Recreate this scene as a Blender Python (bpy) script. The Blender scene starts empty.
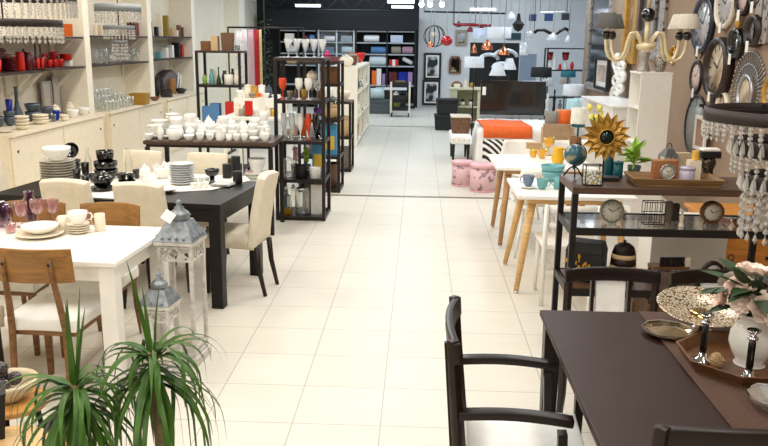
import bpy, bmesh, math, random
from math import sin, cos, pi, radians as rad
from mathutils import Vector, Matrix, Euler
random.seed(7)
SC = bpy.context.scene
COL = SC.collection
# ---------------------------------------------------------------- camera model (pixels of a 768x446 frame)
F, CX, CY, H = 790.0, 384.0, 223.0, 1.85
_a = Vector((36, 182, -790)).normalized()
_u = Vector((.012, 1, 0)); _u.z = -(_a.x*_u.x + _a.y*_u.y)/_a.z; _u.normalize()
_x = _a.cross(_u)
ROT = Matrix((_x, _a, _u))
EYE = Vector((0, 0, H))
FWD = ROT @ Vector((0, 0, -1))
def ray(px, py): return ROT @ Vector((px-CX, CY-py, -F))
def gz(px, py, z):
    d = ray(px, py); return EYE + d*((z-H)/d.z)
def gy(px, py, Y):
    d = ray(px, py); return EYE + d*(Y/d.y)
def gx(px, py, X):
    d = ray(px, py); return EYE + d*(X/d.x)
def mpp(p): return (p-EYE).dot(FWD)/F          # metres per pixel at p
# ---------------------------------------------------------------- materials
MATS = {}
def mat(name, col, rough=.5, metal=0, var=.08, scale=18, bump=0, spec=.5, coat=0, stretch=None, emit=0, alpha=1, trans=0):
    if name in MATS: return MATS[name]
    m = bpy.data.materials.new(name); m.use_nodes = True
    nt = m.node_tree; b = nt.nodes['Principled BSDF']
    c = tuple((x/255)**2.2 for x in col) if max(col) > 1 else col
    b.inputs['Roughness'].default_value = rough
    b.inputs['Metallic'].default_value = metal
    b.inputs['Specular IOR Level'].default_value = spec
    b.inputs['Coat Weight'].default_value = coat
    b.inputs['Base Color'].default_value = (*c, 1)
    if alpha < 1: b.inputs['Alpha'].default_value = alpha
    if trans: b.inputs['Transmission Weight'].default_value = trans
    if var:
        tc = nt.nodes.new('ShaderNodeTexCoord'); mp = nt.nodes.new('ShaderNodeMapping')
        nz = nt.nodes.new('ShaderNodeTexNoise'); mx = nt.nodes.new('ShaderNodeMix'); mx.data_type = 'RGBA'
        nz.inputs['Scale'].default_value = scale; nz.inputs['Detail'].default_value = 3
        if stretch: mp.inputs['Scale'].default_value = stretch
        nt.links.new(tc.outputs['Object'], mp.inputs['Vector']); nt.links.new(mp.outputs['Vector'], nz.inputs['Vector'])
        mx.inputs['A'].default_value = tuple(min(1, x*(1-var)) for x in c) + (1,)
        mx.inputs['B'].default_value = tuple(min(1, x*(1+var)) for x in c) + (1,)
        rp = nt.nodes.new('ShaderNodeMapRange'); rp.inputs['From Min'].default_value = .35; rp.inputs['From Max'].default_value = .65
        nt.links.new(nz.outputs['Fac'], rp.inputs['Value'])
        nt.links.new(rp.outputs['Result'], mx.inputs['Factor']); nt.links.new(mx.outputs['Result'], b.inputs['Base Color'])
        if bump:
            bp = nt.nodes.new('ShaderNodeBump'); bp.inputs['Strength'].default_value = bump; bp.inputs['Distance'].default_value = .01
            nt.links.new(nz.outputs['Fac'], bp.inputs['Height']); nt.links.new(bp.outputs['Normal'], b.inputs['Normal'])
    if emit:
        b.inputs['Emission Color'].default_value = (*c, 1); b.inputs['Emission Strength'].default_value = emit
    MATS[name] = m; return m
def wood(name, col, rough=.4, var=.28, sc=(1, 14, 14), coat=0):
    return mat(name, col, rough, 0, var, 4, .02, .5, coat, sc)
def glass(name, tint=(1, 1, 1), refl=1.0, body=.06, milk=(1, 1, 1)):
    if name in MATS: return MATS[name]
    m = bpy.data.materials.new(name); m.use_nodes = True; nt = m.node_tree
    for n in list(nt.nodes):
        if n.type == 'BSDF_PRINCIPLED': nt.nodes.remove(n)
    out = nt.nodes['Material Output']
    tr = nt.nodes.new('ShaderNodeBsdfTransparent'); tr.inputs['Color'].default_value = (*tint, 1)
    gl = nt.nodes.new('ShaderNodeBsdfGlossy'); gl.inputs['Roughness'].default_value = .06
    df = nt.nodes.new('ShaderNodeBsdfDiffuse'); df.inputs['Color'].default_value = (*milk, 1)
    lw = nt.nodes.new('ShaderNodeLayerWeight'); lw.inputs['Blend'].default_value = .45
    mu = nt.nodes.new('ShaderNodeMath'); mu.operation = 'MULTIPLY'; mu.inputs[1].default_value = refl*.7
    m1 = nt.nodes.new('ShaderNodeMixShader'); m2 = nt.nodes.new('ShaderNodeMixShader'); m1.inputs[0].default_value = body
    nt.links.new(tr.outputs[0], m1.inputs[1]); nt.links.new(df.outputs[0], m1.inputs[2])
    nt.links.new(lw.outputs['Facing'], mu.inputs[0]); nt.links.new(mu.outputs[0], m2.inputs[0])
    nt.links.new(m1.outputs[0], m2.inputs[1]); nt.links.new(gl.outputs[0], m2.inputs[2])
    nt.links.new(m2.outputs[0], out.inputs['Surface'])
    MATS[name] = m; return m
def pattern(name, c1, c2, kind='voronoi', scale=20, rough=.5, metal=0, thr=.5, soft=.02, c3=None):
    "two-colour printed or woven surface"
    if name in MATS: return MATS[name]
    m = bpy.data.materials.new(name); m.use_nodes = True; nt = m.node_tree; b = nt.nodes['Principled BSDF']
    b.inputs['Roughness'].default_value = rough; b.inputs['Metallic'].default_value = metal
    tc = nt.nodes.new('ShaderNodeTexCoord')
    if kind == 'voronoi':
        t = nt.nodes.new('ShaderNodeTexVoronoi'); o = 'Distance'; t.inputs['Scale'].default_value = scale
    elif kind == 'noise':
        t = nt.nodes.new('ShaderNodeTexNoise'); o = 'Fac'; t.inputs['Scale'].default_value = scale; t.inputs['Detail'].default_value = 1
    elif kind == 'checker':
        t = nt.nodes.new('ShaderNodeTexChecker'); o = 'Fac'; t.inputs['Scale'].default_value = scale
    else:
        t = nt.nodes.new('ShaderNodeTexWave'); o = 'Fac'; t.inputs['Scale'].default_value = scale
        t.bands_direction = {'x': 'X', 'y': 'Y', 'z': 'Z', 'd': 'DIAGONAL'}[kind[-1]]; t.inputs['Distortion'].default_value = .6 if kind[0] == 'w' else 0
    nt.links.new(tc.outputs['Object'], t.inputs['Vector'])
    r = nt.nodes.new('ShaderNodeValToRGB'); e = r.color_ramp.elements
    lin = lambda c: tuple((x/255)**2.2 for x in c) + (1,)
    e[0].position = max(0, thr-soft); e[0].color = lin(c1); e[1].position = min(1, thr+soft); e[1].color = lin(c2)
    if c3: q = e.new(min(1, thr+.25)); q.color = lin(c3)
    nt.links.new(t.outputs[o], r.inputs['Fac']); nt.links.new(r.outputs['Color'], b.inputs['Base Color'])
    MATS[name] = m; return m
# ---------------------------------------------------------------- mesh builder
class MB:
    def __init__(s): s.v = []; s.f = []; s.s = []
    def add(s, vs, fs, smooth=False, M=None):
        o = len(s.v)
        for p in vs:
            p = Vector(p); s.v.append(M @ p if M else p)
        for f in fs: s.f.append([o+i for i in f]); s.s.append(smooth)
        return s
    def box(s, x0, y0, z0, x1, y1, z1, M=None):
        v = [(x0,y0,z0),(x1,y0,z0),(x1,y1,z0),(x0,y1,z0),(x0,y0,z1),(x1,y0,z1),(x1,y1,z1),(x0,y1,z1)]
        return s.add(v, [(0,3,2,1),(4,5,6,7),(0,1,5,4),(1,2,6,5),(2,3,7,6),(3,0,4,7)], False, M)
    def cbox(s, c, d, M=None):
        x, y, z = c; a, b, h = d[0]/2, d[1]/2, d[2]/2
        return s.box(x-a, y-b, z-h, x+a, y+b, z+h, M)
    def hexa(s, bot, top, M=None):
        "two quads, bottom and top, counter-clockwise from above"
        return s.add(list(bot)+list(top), [(3,2,1,0),(4,5,6,7),(0,1,5,4),(1,2,6,5),(2,3,7,6),(3,0,4,7)], False, M)
    def lathe(s, prof, seg=20, M=None, smooth=True, a0=0, a1=2*pi):
        full = abs(a1-a0-2*pi) < 1e-6
        n = seg if full else seg+1; vs = []; idx = []
        for r, z in prof:
            if r < 1e-6: idx.append([len(vs)]*n); vs.append((0, 0, z))
            else:
                idx.append(list(range(len(vs), len(vs)+n)))
                for k in range(n):
                    a = a0+(a1-a0)*k/seg; vs.append((r*cos(a), r*sin(a), z))
        fs = []
        for i in range(len(prof)-1):
            A, B = idx[i], idx[i+1]
            for k in range(seg):
                j = (k+1) % n
                q = [A[k], A[j], B[j], B[k]]; q2 = []
                for t in q:
                    if t not in q2: q2.append(t)
                if len(q2) > 2: fs.append(q2)
        return s.add(vs, fs, smooth, M)
    def cyl(s, r, z0, z1, seg=16, c=(0, 0), M=None, r2=None):
        T = Matrix.Translation((c[0], c[1], 0))
        r2 = r if r2 is None else r2
        s.lathe([(0, z0), (r, z0)], seg, (M @ T) if M else T, False)
        s.lathe([(r, z0), (r2, z1)], seg, (M @ T) if M else T, True)
        return s.lathe([(r2, z1), (0, z1)], seg, (M @ T) if M else T, False)
    def sphere(s, r, c=(0, 0, 0), seg=16, rings=10, sc=(1, 1, 1), M=None):
        T = Matrix.Translation(c) @ Matrix.Diagonal((sc[0], sc[1], sc[2], 1))
        return s.lathe([(r*sin(pi*i/rings), -r*cos(pi*i/rings)) for i in range(rings+1)], seg, (M @ T) if M else T)
    def tube(s, pts, r, seg=8, M=None, closed=False, cap=True, flat=None):
        pts = [Vector(p) for p in pts]; n = len(pts)
        rs = r if isinstance(r, (list, tuple)) else [r]*n
        vs = []; up = Vector((0, 0, 1)); pn = None
        for i, p in enumerate(pts):
            t = (pts[(i+1) % n]-pts[i-1]) if closed else (pts[min(i+1, n-1)]-pts[max(i-1, 0)])
            t.normalize()
            if pn is None:
                q = up if abs(t.z) < .9 else Vector((1, 0, 0)); pn = (q - t*q.dot(t)).normalized()
            else:
                pn = pn - t*pn.dot(t); pn = pn.normalized() if pn.length > 1e-6 else t.orthogonal().normalized()
            bn = t.cross(pn)
            for k in range(seg):
                a = 2*pi*k/seg
                vs.append(p + pn*(cos(a)*rs[i]*(flat or 1)) + bn*(sin(a)*rs[i]))
        fs = []
        for i in range(n if closed else n-1):
            j = (i+1) % n
            for k in range(seg):
                l = (k+1) % seg; fs.append((i*seg+k, i*seg+l, j*seg+l, j*seg+k))
        if not closed and cap: fs += [tuple(range(seg))[::-1], tuple((n-1)*seg+k for k in range(seg))]
        return s.add(vs, fs, True, M)
    def bar(s, a, b, w, h=None, M=None):
        "rectangular bar between two points"
        a, b = Vector(a), Vector(b); t = (b-a).normalized(); h = h or w
        q = Vector((0, 0, 1)) if abs(t.z) < .95 else Vector((1, 0, 0)) if abs(t.x) < .5 else Vector((0, 1, 0))
        sd = t.cross(q).normalized()*(w/2); upv = sd.cross(t).normalized()*(h/2)
        vs = [a-sd-upv, a+sd-upv, a+sd+upv, a-sd+upv, b-sd-upv, b+sd-upv, b+sd+upv, b-sd+upv]
        return s.add(vs, [(0,1,2,3)[::-1],(4,5,6,7)[::1],(0,1,5,4),(1,2,6,5),(2,3,7,6),(3,0,4,7)], False, M)
    def prism(s, poly, z0, z1, M=None):
        n = len(poly)
        return s.add([(x, y, z0) for x, y in poly]+[(x, y, z1) for x, y in poly],
            [tuple(range(n))[::-1], tuple(range(n, 2*n))]+[(i, (i+1) % n, n+(i+1) % n, n+i) for i in range(n)], False, M)
    def grid(s, fn, nu, nv, th=0, smooth=True, M=None):
        "surface fn(u,v); with th, a closed sheet thickened along its normals"
        pt = [[Vector(fn(i/nu, j/nv)) for j in range(nv+1)] for i in range(nu+1)]
        if not th:
            return s.add([p for r in pt for p in r], [(i*(nv+1)+j, (i+1)*(nv+1)+j, (i+1)*(nv+1)+j+1, i*(nv+1)+j+1) for i in range(nu) for j in range(nv)], smooth, M)
        N = []
        for i in range(nu+1):
            for j in range(nv+1):
                du = pt[min(i+1, nu)][j]-pt[max(i-1, 0)][j]; dv = pt[i][min(j+1, nv)]-pt[i][max(j-1, 0)]
                N.append(du.cross(dv).normalized())
        A = [p for r in pt for p in r]; B = [p-q*th for p, q in zip(A, N)]; k = len(A); w = nv+1
        fs = []
        for i in range(nu):
            for j in range(nv):
                q = (i*w+j, (i+1)*w+j, (i+1)*w+j+1, i*w+j+1); fs.append(q); fs.append(tuple(k+t for t in q[::-1]))
        rim = [(i*w, (i+1)*w) for i in range(nu)][::-1]
        for i in range(nu): fs.append((i*w, k+i*w, k+(i+1)*w, (i+1)*w)); fs.append(((i+1)*w+nv, k+(i+1)*w+nv, k+i*w+nv, i*w+nv))
        for j in range(nv): fs.append((j+1, k+j+1, k+j, j)); fs.append((nu*w+j, k+nu*w+j, k+nu*w+j+1, nu*w+j+1))
        return s.add(A+B, fs, smooth, M)
    def mesh(s, name, bevel=0, seg=2):
        me = bpy.data.meshes.new(name); me.from_pydata([tuple(p) for p in s.v], [], s.f)
        me.polygons.foreach_set('use_smooth', s.s)
        bm = bmesh.new(); bm.from_mesh(me)
        if bevel:
            es = [e for e in bm.edges if len(e.link_faces) == 2 and e.calc_face_angle(0) > .6]
            bmesh.ops.bevel(bm, geom=es, offset=bevel, segments=seg, affect='EDGES', profile=.5, clamp_overlap=True)
            if seg > 1:
                for f in bm.faces: f.smooth = f.smooth or f.calc_area() < bevel*bevel*40
        bmesh.ops.recalc_face_normals(bm, faces=bm.faces)
        bm.to_mesh(me); bm.free(); me.update(); return me
# ---------------------------------------------------------------- objects
LABELS = {}
def tag(o, label, cat, group=None):
    o['label'] = label; o['category'] = cat
    if group: o['group'] = group
    LABELS.setdefault(label.lower(), []).append((o.name, group))
def thing(name, label, cat, loc=(0, 0, 0), rz=0, group=None):
    o = bpy.data.objects.new(name, None); COL.objects.link(o); o.empty_display_size = .05
    o.location = loc; o.rotation_euler = (0, 0, rz); tag(o, label, cat, group); return o
def raw(name, me, m, parent=None, omat=False):
    o = bpy.data.objects.new(name, me); COL.objects.link(o)
    if m:
        if not me.materials: me.materials.append(m)
        if omat or me.materials[0] != m:
            o.material_slots[0].link = 'OBJECT'; o.material_slots[0].material = m
    if parent: o.parent = parent
    return o
def part(name, mb, m, parent, bevel=0, label=None, seg=2):
    o = raw(name, mb.mesh(name, bevel, seg), m, parent)
    if label: o['label'] = label
    return o
def single(name, mb, m, label, cat, loc=(0, 0, 0), rz=0, group=None, bevel=0):
    o = raw(name, mb.mesh(name, bevel), m); o.location = loc; o.rotation_euler = (0, 0, rz); tag(o, label, cat, group); return o
def struct(name, mb, m, bevel=0, parent=None):
    o = raw(name, mb.mesh(name, bevel), m, parent)
    if not parent: o['kind'] = 'structure'
    return o
def dup(root, loc, rz, label, group=None):
    r = root.copy(); COL.objects.link(r); r.location = loc; r.rotation_euler = (0, 0, rz)
    if group: r['group'] = group
    tag(r, label, r['category'], group)
    for ch in list(root.children):
        c = ch.copy(); COL.objects.link(c); c.parent = r
        for g in ch.children:
            d = g.copy(); COL.objects.link(d); d.parent = c
    return r
ORD = 'first second third fourth fifth sixth seventh eighth ninth tenth eleventh twelfth thirteenth fourteenth fifteenth sixteenth seventeenth eighteenth nineteenth twentieth'.split()
# ---------------------------------------------------------------- shop ware: unit shapes (diameter 1, height 1), scaled to size
def L(*prof, seg=20): return MB().lathe(list(prof), seg)
BOWL = [(0,0),(.24,0),(.25,.05),(.4,.36),(.48,.75),(.5,1),(.465,1),(.44,.75),(.36,.4),(.2,.14),(0,.12)]
def k_handle(x0=.44, z0=.25, z1=.8, out=.28, r=.045):
    return MB().tube([(x0, 0, z1), (x0+out*.7, 0, z1+.02), (x0+out, 0, (z0+z1)/2+.08), (x0+out*.7, 0, z0+.05), (x0-.04, 0, z0)], r, 6)
def kinds():
    K = {}
    K['bowl'] = lambda: [('bowl', L(*BOWL))]
    K['deep_bowl'] = lambda: [('bowl', L((0,0),(.34,0),(.36,.05),(.47,.3),(.5,.7),(.5,1),(.46,1),(.46,.7),(.43,.34),(.3,.12),(0,.1), seg=26))]
    K['plate'] = lambda: [('plate', L((0,0),(.3,0),(.33,.2),(.5,.85),(.5,1),(.33,.45),(0,.4), seg=28))]
    K['square_plate'] = lambda: [('plate', MB().hexa([(-.3,-.3,0),(.3,-.3,0),(.3,.3,0),(-.3,.3,0)], [(-.5,-.5,1),(.5,-.5,1),(.5,.5,1),(-.5,.5,1)]))]
    K['cup'] = lambda: [('body', L((0,0),(.24,0),(.27,.06),(.42,.4),(.48,.8),(.5,1),(.46,1),(.44,.8),(.37,.42),(.2,.12),(0,.1))), ('handle', k_handle())]
    K['mug'] = lambda: [('body', L((0,0),(.46,0),(.5,.06),(.5,1),(.45,1),(.44,.1),(0,.08))), ('handle', k_handle(.48))]
    K['tumbler'] = lambda: [('tumbler', L((0,0),(.38,0),(.42,.3),(.5,1),(.45,1),(.37,.3),(.33,.06),(0,.06)))]
    K['goblet'] = lambda: [('goblet', L((0,0),(.36,0),(.36,.02),(.06,.06),(.045,.38),(.12,.43),(.38,.55),(.5,.75),(.46,1),(.43,1),(.46,.75),(.35,.57),(.1,.47),(0,.46)))]
    K['goblet_parts'] = lambda: [('bowl', L((.05,.4),(.14,.43),(.4,.52),(.5,.72),(.5,1),(.46,1),(.46,.74),(.37,.56),(.1,.47),(0,.46))), ('stem', L((0,.05),(.09,.05),(.05,.12),(.07,.2),(.05,.28),(.08,.34),(.05,.4),(0,.41), seg=12)), ('foot', L((0,0),(.38,0),(.38,.02),(.09,.055),(0,.055)))]
    K['flute'] = lambda: [('flute', L((0,0),(.42,0),(.42,.015),(.08,.04),(.07,.28),(.3,.4),(.48,.65),(.42,1),(.38,1),(.43,.65),(.26,.43),(0,.34)))]
    K['coupe'] = lambda: [('coupe', L((0,0),(.3,0),(.3,.03),(.05,.08),(.05,.3),(.14,.36),(.32,.6),(.5,1),(.47,1),(.29,.62),(.1,.42),(0,.4)))]
    K['bottle'] = lambda: [('bottle', L((0,0),(.45,0),(.5,.04),(.5,.56),(.36,.68),(.24,.78),(.22,.94),(.28,.95),(.28,1),(0,1)))]
    K['slim_vase'] = lambda: [('vase', L((0,0),(.46,0),(.5,.05),(.42,.28),(.2,.5),(.13,.65),(.13,.94),(.2,1),(.15,1),(.1,.94),(0,.9)))]
    K['vase'] = lambda: [('vase', L((0,0),(.28,0),(.34,.08),(.5,.45),(.42,.72),(.26,.85),(.34,1),(.3,1),(.22,.86),(0,.8)))]
    K['canister'] = lambda: [('body', L((0,0),(.48,0),(.5,.03),(.5,.8),(0,.8))), ('lid', L((0,.8),(.52,.8),(.52,.9),(.46,.94),(.1,.95),(.09,1),(0,1)))]
    K['jar'] = lambda: [('body', L((0,0),(.36,0),(.48,.18),(.5,.45),(.4,.7),(0,.7))), ('lid', L((0,.7),(.42,.7),(.36,.82),(.12,.88),(.12,.93),(.15,.97),(0,1)))]
    K['sugar_bowl'] = lambda: [('body', L((0,0),(.3,0),(.36,.08),(.5,.4),(.47,.66),(.36,.78),(0,.78), seg=24)), ('lid', L((0,.78),(.37,.78),(.28,.88),(.08,.91),(.09,.97),(0,1)))]
    K['teapot'] = lambda: [('body', L((0,0),(.26,0),(.34,.08),(.5,.4),(.44,.66),(.26,.78),(0,.78))), ('lid', L((0,.78),(.27,.78),(.2,.87),(.06,.9),(.08,.96),(0,1))), ('spout', MB().tube([(-.44,0,.32),(-.6,0,.42),(-.7,0,.7)], [.1,.07,.045], 8)), ('handle', k_handle(.43,.25,.7,.26,.045))]
    K['pitcher'] = lambda: [('body', L((0,0),(.36,0),(.42,.06),(.5,.3),(.38,.68),(.36,.9),(.44,1),(.4,1),(.32,.9),(0,.85))), ('handle', k_handle(.36,.25,.88,.3,.05))]
    K['cylinder'] = lambda: [('cylinder', L((0,0),(.48,0),(.5,.02),(.5,.98),(.48,1),(0,1)))]
    K['candle'] = lambda: [('candle', L((0,0),(.5,0),(.5,.98),(.42,1),(.3,.96),(0,.95)))]
    K['box'] = lambda: [('box', MB().box(-.5,-.5,0,.5,.5,1))]
    K['lidded_box'] = lambda: [('body', MB().box(-.48,-.48,0,.48,.48,.72)), ('lid', MB().box(-.5,-.5,.72,.5,.5,1))]
    K['book'] = lambda: [('cover', MB().box(-.5,-.5,0,.5,.5,.1).box(-.5,-.5,.9,.5,.5,1).box(-.5,-.5,.1,.5,-.4,.9)), ('pages', MB().box(-.48,-.4,.1,.46,.48,.9))]
    K['upbook'] = lambda: [('cover', MB().box(-.5,-.5,0,-.38,.5,1).box(.38,-.5,0,.5,.5,1).box(-.38,-.5,0,.38,-.4,1)), ('pages', MB().box(-.38,-.4,.02,.38,.48,.96))]
    K['cushion'] = lambda: [('cushion', MB().grid(lambda u, v: (u-.5, -(.06+.44*(max(0, sin(pi*u)*sin(pi*v)))**.5), v), 10, 10).grid(lambda u, v: (u-.5, (.06+.44*(max(0, sin(pi*u)*sin(pi*v)))**.5), v), 10, 10))]
    K['fold'] = lambda: [('linen', MB().lathe([(0,-.5),(.42,-.5),(.5,-.42),(.5,.42),(.42,.5),(0,.5)], 12, Matrix.Translation((0,0,.5)) @ Matrix.Rotation(pi/2, 4, 'Y')))]
    K['drum_shade'] = lambda: [('shade', L((.46,0),(.5,0),(.5,1),(.46,1),(.46,0), seg=24)), ('spider', MB().box(-.46,-.02,.88,.46,.02,.9).box(-.02,-.46,.88,.02,.46,.9))]
    K['cone_shade'] = lambda: [('shade', L((.5,0),(.22,1),(.19,1),(.47,0),(.5,0), seg=24)), ('cap', L((0,.95),(.2,.95),(.06,1.08),(0,1.08), seg=12))]
    K['bell_shade'] = lambda: [('shade', L((.5,0),(.45,.25),(.3,.6),(.14,.8),(.12,1),(0,1),seg=20)), ('bulb', MB().sphere(.17, (0,0,.18), 10, 6))]
    K['figurine'] = lambda: [('figurine', L((0,0),(.5,0),(.46,.08),(.3,.3),(.34,.5),(.42,.62),(.2,.74),(.16,.78),(.26,.88),(.18,.98),(0,1), seg=14))]
    K['basket'] = lambda: [('basket', L((0,0),(.42,0),(.5,.95),(.5,1),(.45,1),(.38,.06),(0,.06), seg=24))]
    K['square_basket'] = lambda: [('basket', MB().hexa([(-.44,-.44,0),(.44,-.44,0),(.44,.44,0),(-.44,.44,0)], [(-.5,-.5,1),(.5,-.5,1),(.5,.5,1),(-.5,.5,1)]).box(-.46,-.46,1,.46,.46,1.02))]
    K['ball'] = lambda: [('ball', MB().sphere(.5, (0,0,.5)))]
    K['pot'] = lambda: [('body', L((0,0),(.46,0),(.5,.05),(.5,.95),(.53,1),(.46,1),(.45,.1),(0,.1))), ('handle', MB().tube([(-.5,0,.75),(-.62,-.06,.78),(-.62,.06,.78),(-.5,.08,.75)], .03, 6)), ('handle', MB().tube([(.5,0,.75),(.62,-.06,.78),(.62,.06,.78),(.5,.08,.75)], .03, 6))]
    K['cloche'] = lambda: [('dome', L((.46,.08),(.5,.1),(.5,.6),(.4,.82),(.15,.92),(.05,.93),(.09,.97),(0,1))), ('base', L((0,0),(.55,0),(.55,.07),(0,.08)))]
    return K
KIND = kinds(); CACHE = {}
def ware(kind, loc, size, mats, name, label, cat, group=None, rz=0, tilt=0, bevel=0):
    "one piece of shop ware: shared unit meshes at its own size; several parts hang under an Empty"
    if kind not in CACHE: CACHE[kind] = [(n, b.mesh(kind+'_'+n, bevel if kind in ('box', 'lidded_box') else 0)) for n, b in KIND[kind]()]
    ps = CACHE[kind]; mats = mats if isinstance(mats, (list, tuple)) else [mats]
    if len(ps) == 1: o = raw(name, ps[0][1], mats[0], None, True); tag(o, label, cat, group)
    else:
        o = thing(name, label, cat, (0, 0, 0), 0, group)
        for i, (n, me) in enumerate(ps): raw(n, me, mats[min(i, len(mats)-1)], o, True)
    o.location = loc; o.scale = size; o.rotation_euler = (tilt, 0, rz); return o
LIFT = .0015
def spot(surf, px, py):
    "surface: ('z', z), ('x', X, z) or ('y', Y, z)"
    p = gz(px, py, surf[1]) if surf[0] == 'z' else gx(px, py, surf[1]) if surf[0] == 'x' else gy(px, py, surf[1])
    p.z = surf[-1]+LIFT; return p
def put(surf, kind, px, py, w, h, mats, name, label, cat=None, group=None, rz=0, d=None, dy=0, tilt=0, lift=0):
    p = spot(surf, px, py); k = mpp(p); p.y += dy; p.z += lift
    return ware(kind, p, (w*k, (d if d is not None else w)*k, h*k), mats, name, label, cat or name.split('_')[-1], group, rz, tilt)
def stack(surf, px, py, w, n, dz, h, m, what, where, group, kind='plate', name='plate', cat='plate', lift=0):
    "n plates one on another, each its own thing; dz and h in px"
    p = spot(surf, px, py); k = mpp(p); top = p.z+lift
    for i in range(n):
        j = n-1-i
        q = 'topmost' if j == 0 else 'lowest' if i == 0 else ORD[j]+' from the top'
        ware(kind, (p.x, p.y, top+i*(dz*k)), (w*k, w*k, h*k), m, name, f'{what}, {q} in {where}', cat, group, rz=i*.05 if kind == 'square_plate' else 0)
    return top+(n-1)*dz*k+h*k*.45
# ================================================================ materials used throughout
CREAM = mat('cream_laminate', (238, 225, 200), .45, var=.03)
WALLC = mat('cream_wall', (236, 226, 206), .8, var=.03, scale=3)
GREYW = mat('pale_grey_wall', (206, 208, 210), .8, var=.04, scale=2)
BLACKW = mat('black_wall', (22, 24, 30), .7, var=.1)
BROWNW = mat('taupe_wall', (146, 124, 104), .8, var=.05, scale=3)
SHELFD = wood('dark_shelf_board', (52, 40, 34), .35)
METALD = mat('dark_metal', (36, 31, 29), .45, .3, var=.1)
WHITE = mat('white_glaze', (244, 243, 238), .15, var=.01)
WHITEP = mat('white_paint', (243, 240, 232), .35, var=.02)
OFFW = mat('off_white_glaze', (240, 228, 205), .25, var=.02)
BLACKG = mat('black_glaze', (14, 13, 14), .12, var=.1, coat=.5)
BLACKM = mat('matt_black', (24, 23, 24), .6, var=.1)
GLASS = glass('clear_glass', (.97, .98, .97), 1.0, .10, (.9, .92, .9))
GLASSW = glass('milky_glass', (.95, .96, .97), 1.0, .45, (.9, .91, .93))
CRYS = glass('cut_crystal', (.92, .91, .89), 1.4, .3, (.97, .95, .92))
PURPG = glass('purple_glass', (.42, .22, .36), 1.0, .12, (.2, .08, .16))
PINKG = glass('rose_glass', (.9, .72, .72), 1.0, .12, (.75, .5, .5))
GREYG = glass('smoke_glass', (.6, .65, .66), 1.0, .2, (.35, .4, .42))
RED = mat('red_glaze', (205, 38, 30), .25, var=.05)
MAROON = mat('maroon_glaze', (92, 26, 34), .25, var=.08)
PLUM = mat('plum_glaze', (120, 70, 78), .3, var=.08)
ORANGE = mat('orange_enamel', (236, 108, 30), .4, var=.06)
SLATE = mat('slate_glaze', (72, 82, 92), .35, var=.12)
BLUE = mat('cobalt_glass_blue', (28, 50, 150), .15, var=.1)
TEAL = mat('teal_glaze', (104, 164, 168), .25, var=.1)
TEALD = mat('deep_teal_glaze', (24, 92, 104), .25, var=.12)
YELLOWG = glass('amber_glass', (.98, .78, .2), 1.0, .35, (.95, .66, .08))
BEIGE = mat('beige_card', (202, 170, 128), .7, var=.06)
BROWNC = mat('brown_card', (120, 78, 48), .7, var=.1)
GOLD = mat('brass_gold', (190, 140, 50), .3, .9, var=.12)
GOLDP = mat('gilded_plaster', (182, 140, 62), .45, .4, var=.18, bump=.3)
CHROME = mat('polished_chrome', (225, 225, 225), .1, 1, var=.02)
SILVER = mat('brushed_silver', (175, 176, 178), .3, .8, var=.08)
COPPER = mat('copper', (214, 130, 96), .25, .8, var=.06)
DKWOOD = wood('espresso_wood', (36, 24, 20), .38, .2)
OAK = wood('oak_wood', (150, 107, 57), .4, .2)
PINE = wood('pale_beech', (214, 172, 112), .4, .14)
WALNUT = wood('walnut_wood', (122, 84, 48), .45, .3)
GREYWOOD = wood('weathered_wood', (120, 110, 98), .6, .25)
CREAML = mat('cream_leather', (226, 215, 192), .5, var=.04, bump=.05)
WFAB = mat('white_upholstery', (247, 245, 240), .8, var=.03, bump=.1)
PINK = mat('pink_enamel', (228, 176, 182), .4, var=.05)
MAGENTA = mat('magenta_satin', (196, 36, 112), .4, var=.1)
NAVY = mat('navy_fabric', (44, 66, 108), .7, var=.1)
BLUEF = mat('blue_bedlinen', (86, 132, 184), .8, var=.08)
LILAC = mat('lilac_print', (150, 120, 170), .6, var=.15)
GREEN = mat('leaf_green', (66, 100, 36), .42, spec=.3, var=.25, scale=9)
LGREEN = mat('lime_leaf', (136, 176, 62), .5, var=.2)
DGREEN = mat('dark_leaf', (44, 66, 36), .5, var=.25)
MIRROR = mat('mirror_glass', (200, 205, 208), .04, 1, var=0)
WICKER = pattern('dark_wicker', (58, 38, 28), (122, 90, 66), 'voronoi', 60, .7, thr=.4, soft=.15)
FLORAL = pattern('flower_print', (226, 222, 220), (168, 96, 110), 'voronoi', 30, .6, thr=.32, soft=.04, c3=(110, 130, 96))
DOTTED = pattern('dotted_voile', (70, 66, 70), (232, 230, 232), 'voronoi', 22, .8, thr=.22, soft=.04)
STRIPE = pattern('zebra_stripe', (30, 30, 34), (240, 238, 232), 'wd', 6, .8, thr=.5, soft=.03)
YBLK = pattern('yellow_and_black_print', (40, 36, 30), (224, 186, 60), 'noise', 22, .5, thr=.52)
# ================================================================ the setting
T = .236*H
pC = gz(387.7, 354, 0); pR = gz(387.6, 356.9, 0)
fm = bpy.data.materials.new('cream_floor_tile'); fm.use_nodes = True
nt = fm.node_tree; b = nt.nodes['Principled BSDF']
tc = nt.nodes.new('ShaderNodeTexCoord'); mp = nt.nodes.new('ShaderNodeMapping'); bk = nt.nodes.new('ShaderNodeTexBrick')
mp.inputs['Location'].default_value = (-(pC.x % T)+20*T, -(pR.y % T)+20*T, 0)
bk.offset = 0; bk.squash = 1
for k, v in (('Scale', 1), ('Mortar Size', .0032), ('Mortar Smooth', .3), ('Brick Width', T), ('Row Height', T), ('Bias', 0)): bk.inputs[k].default_value = v
lin = lambda c: tuple((x/255)**2.2 for x in c) + (1,)
bk.inputs['Color1'].default_value = lin((232, 226, 213)); bk.inputs['Color2'].default_value = lin((229, 223, 209)); bk.inputs['Mortar'].default_value = lin((178, 173, 163))
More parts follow.
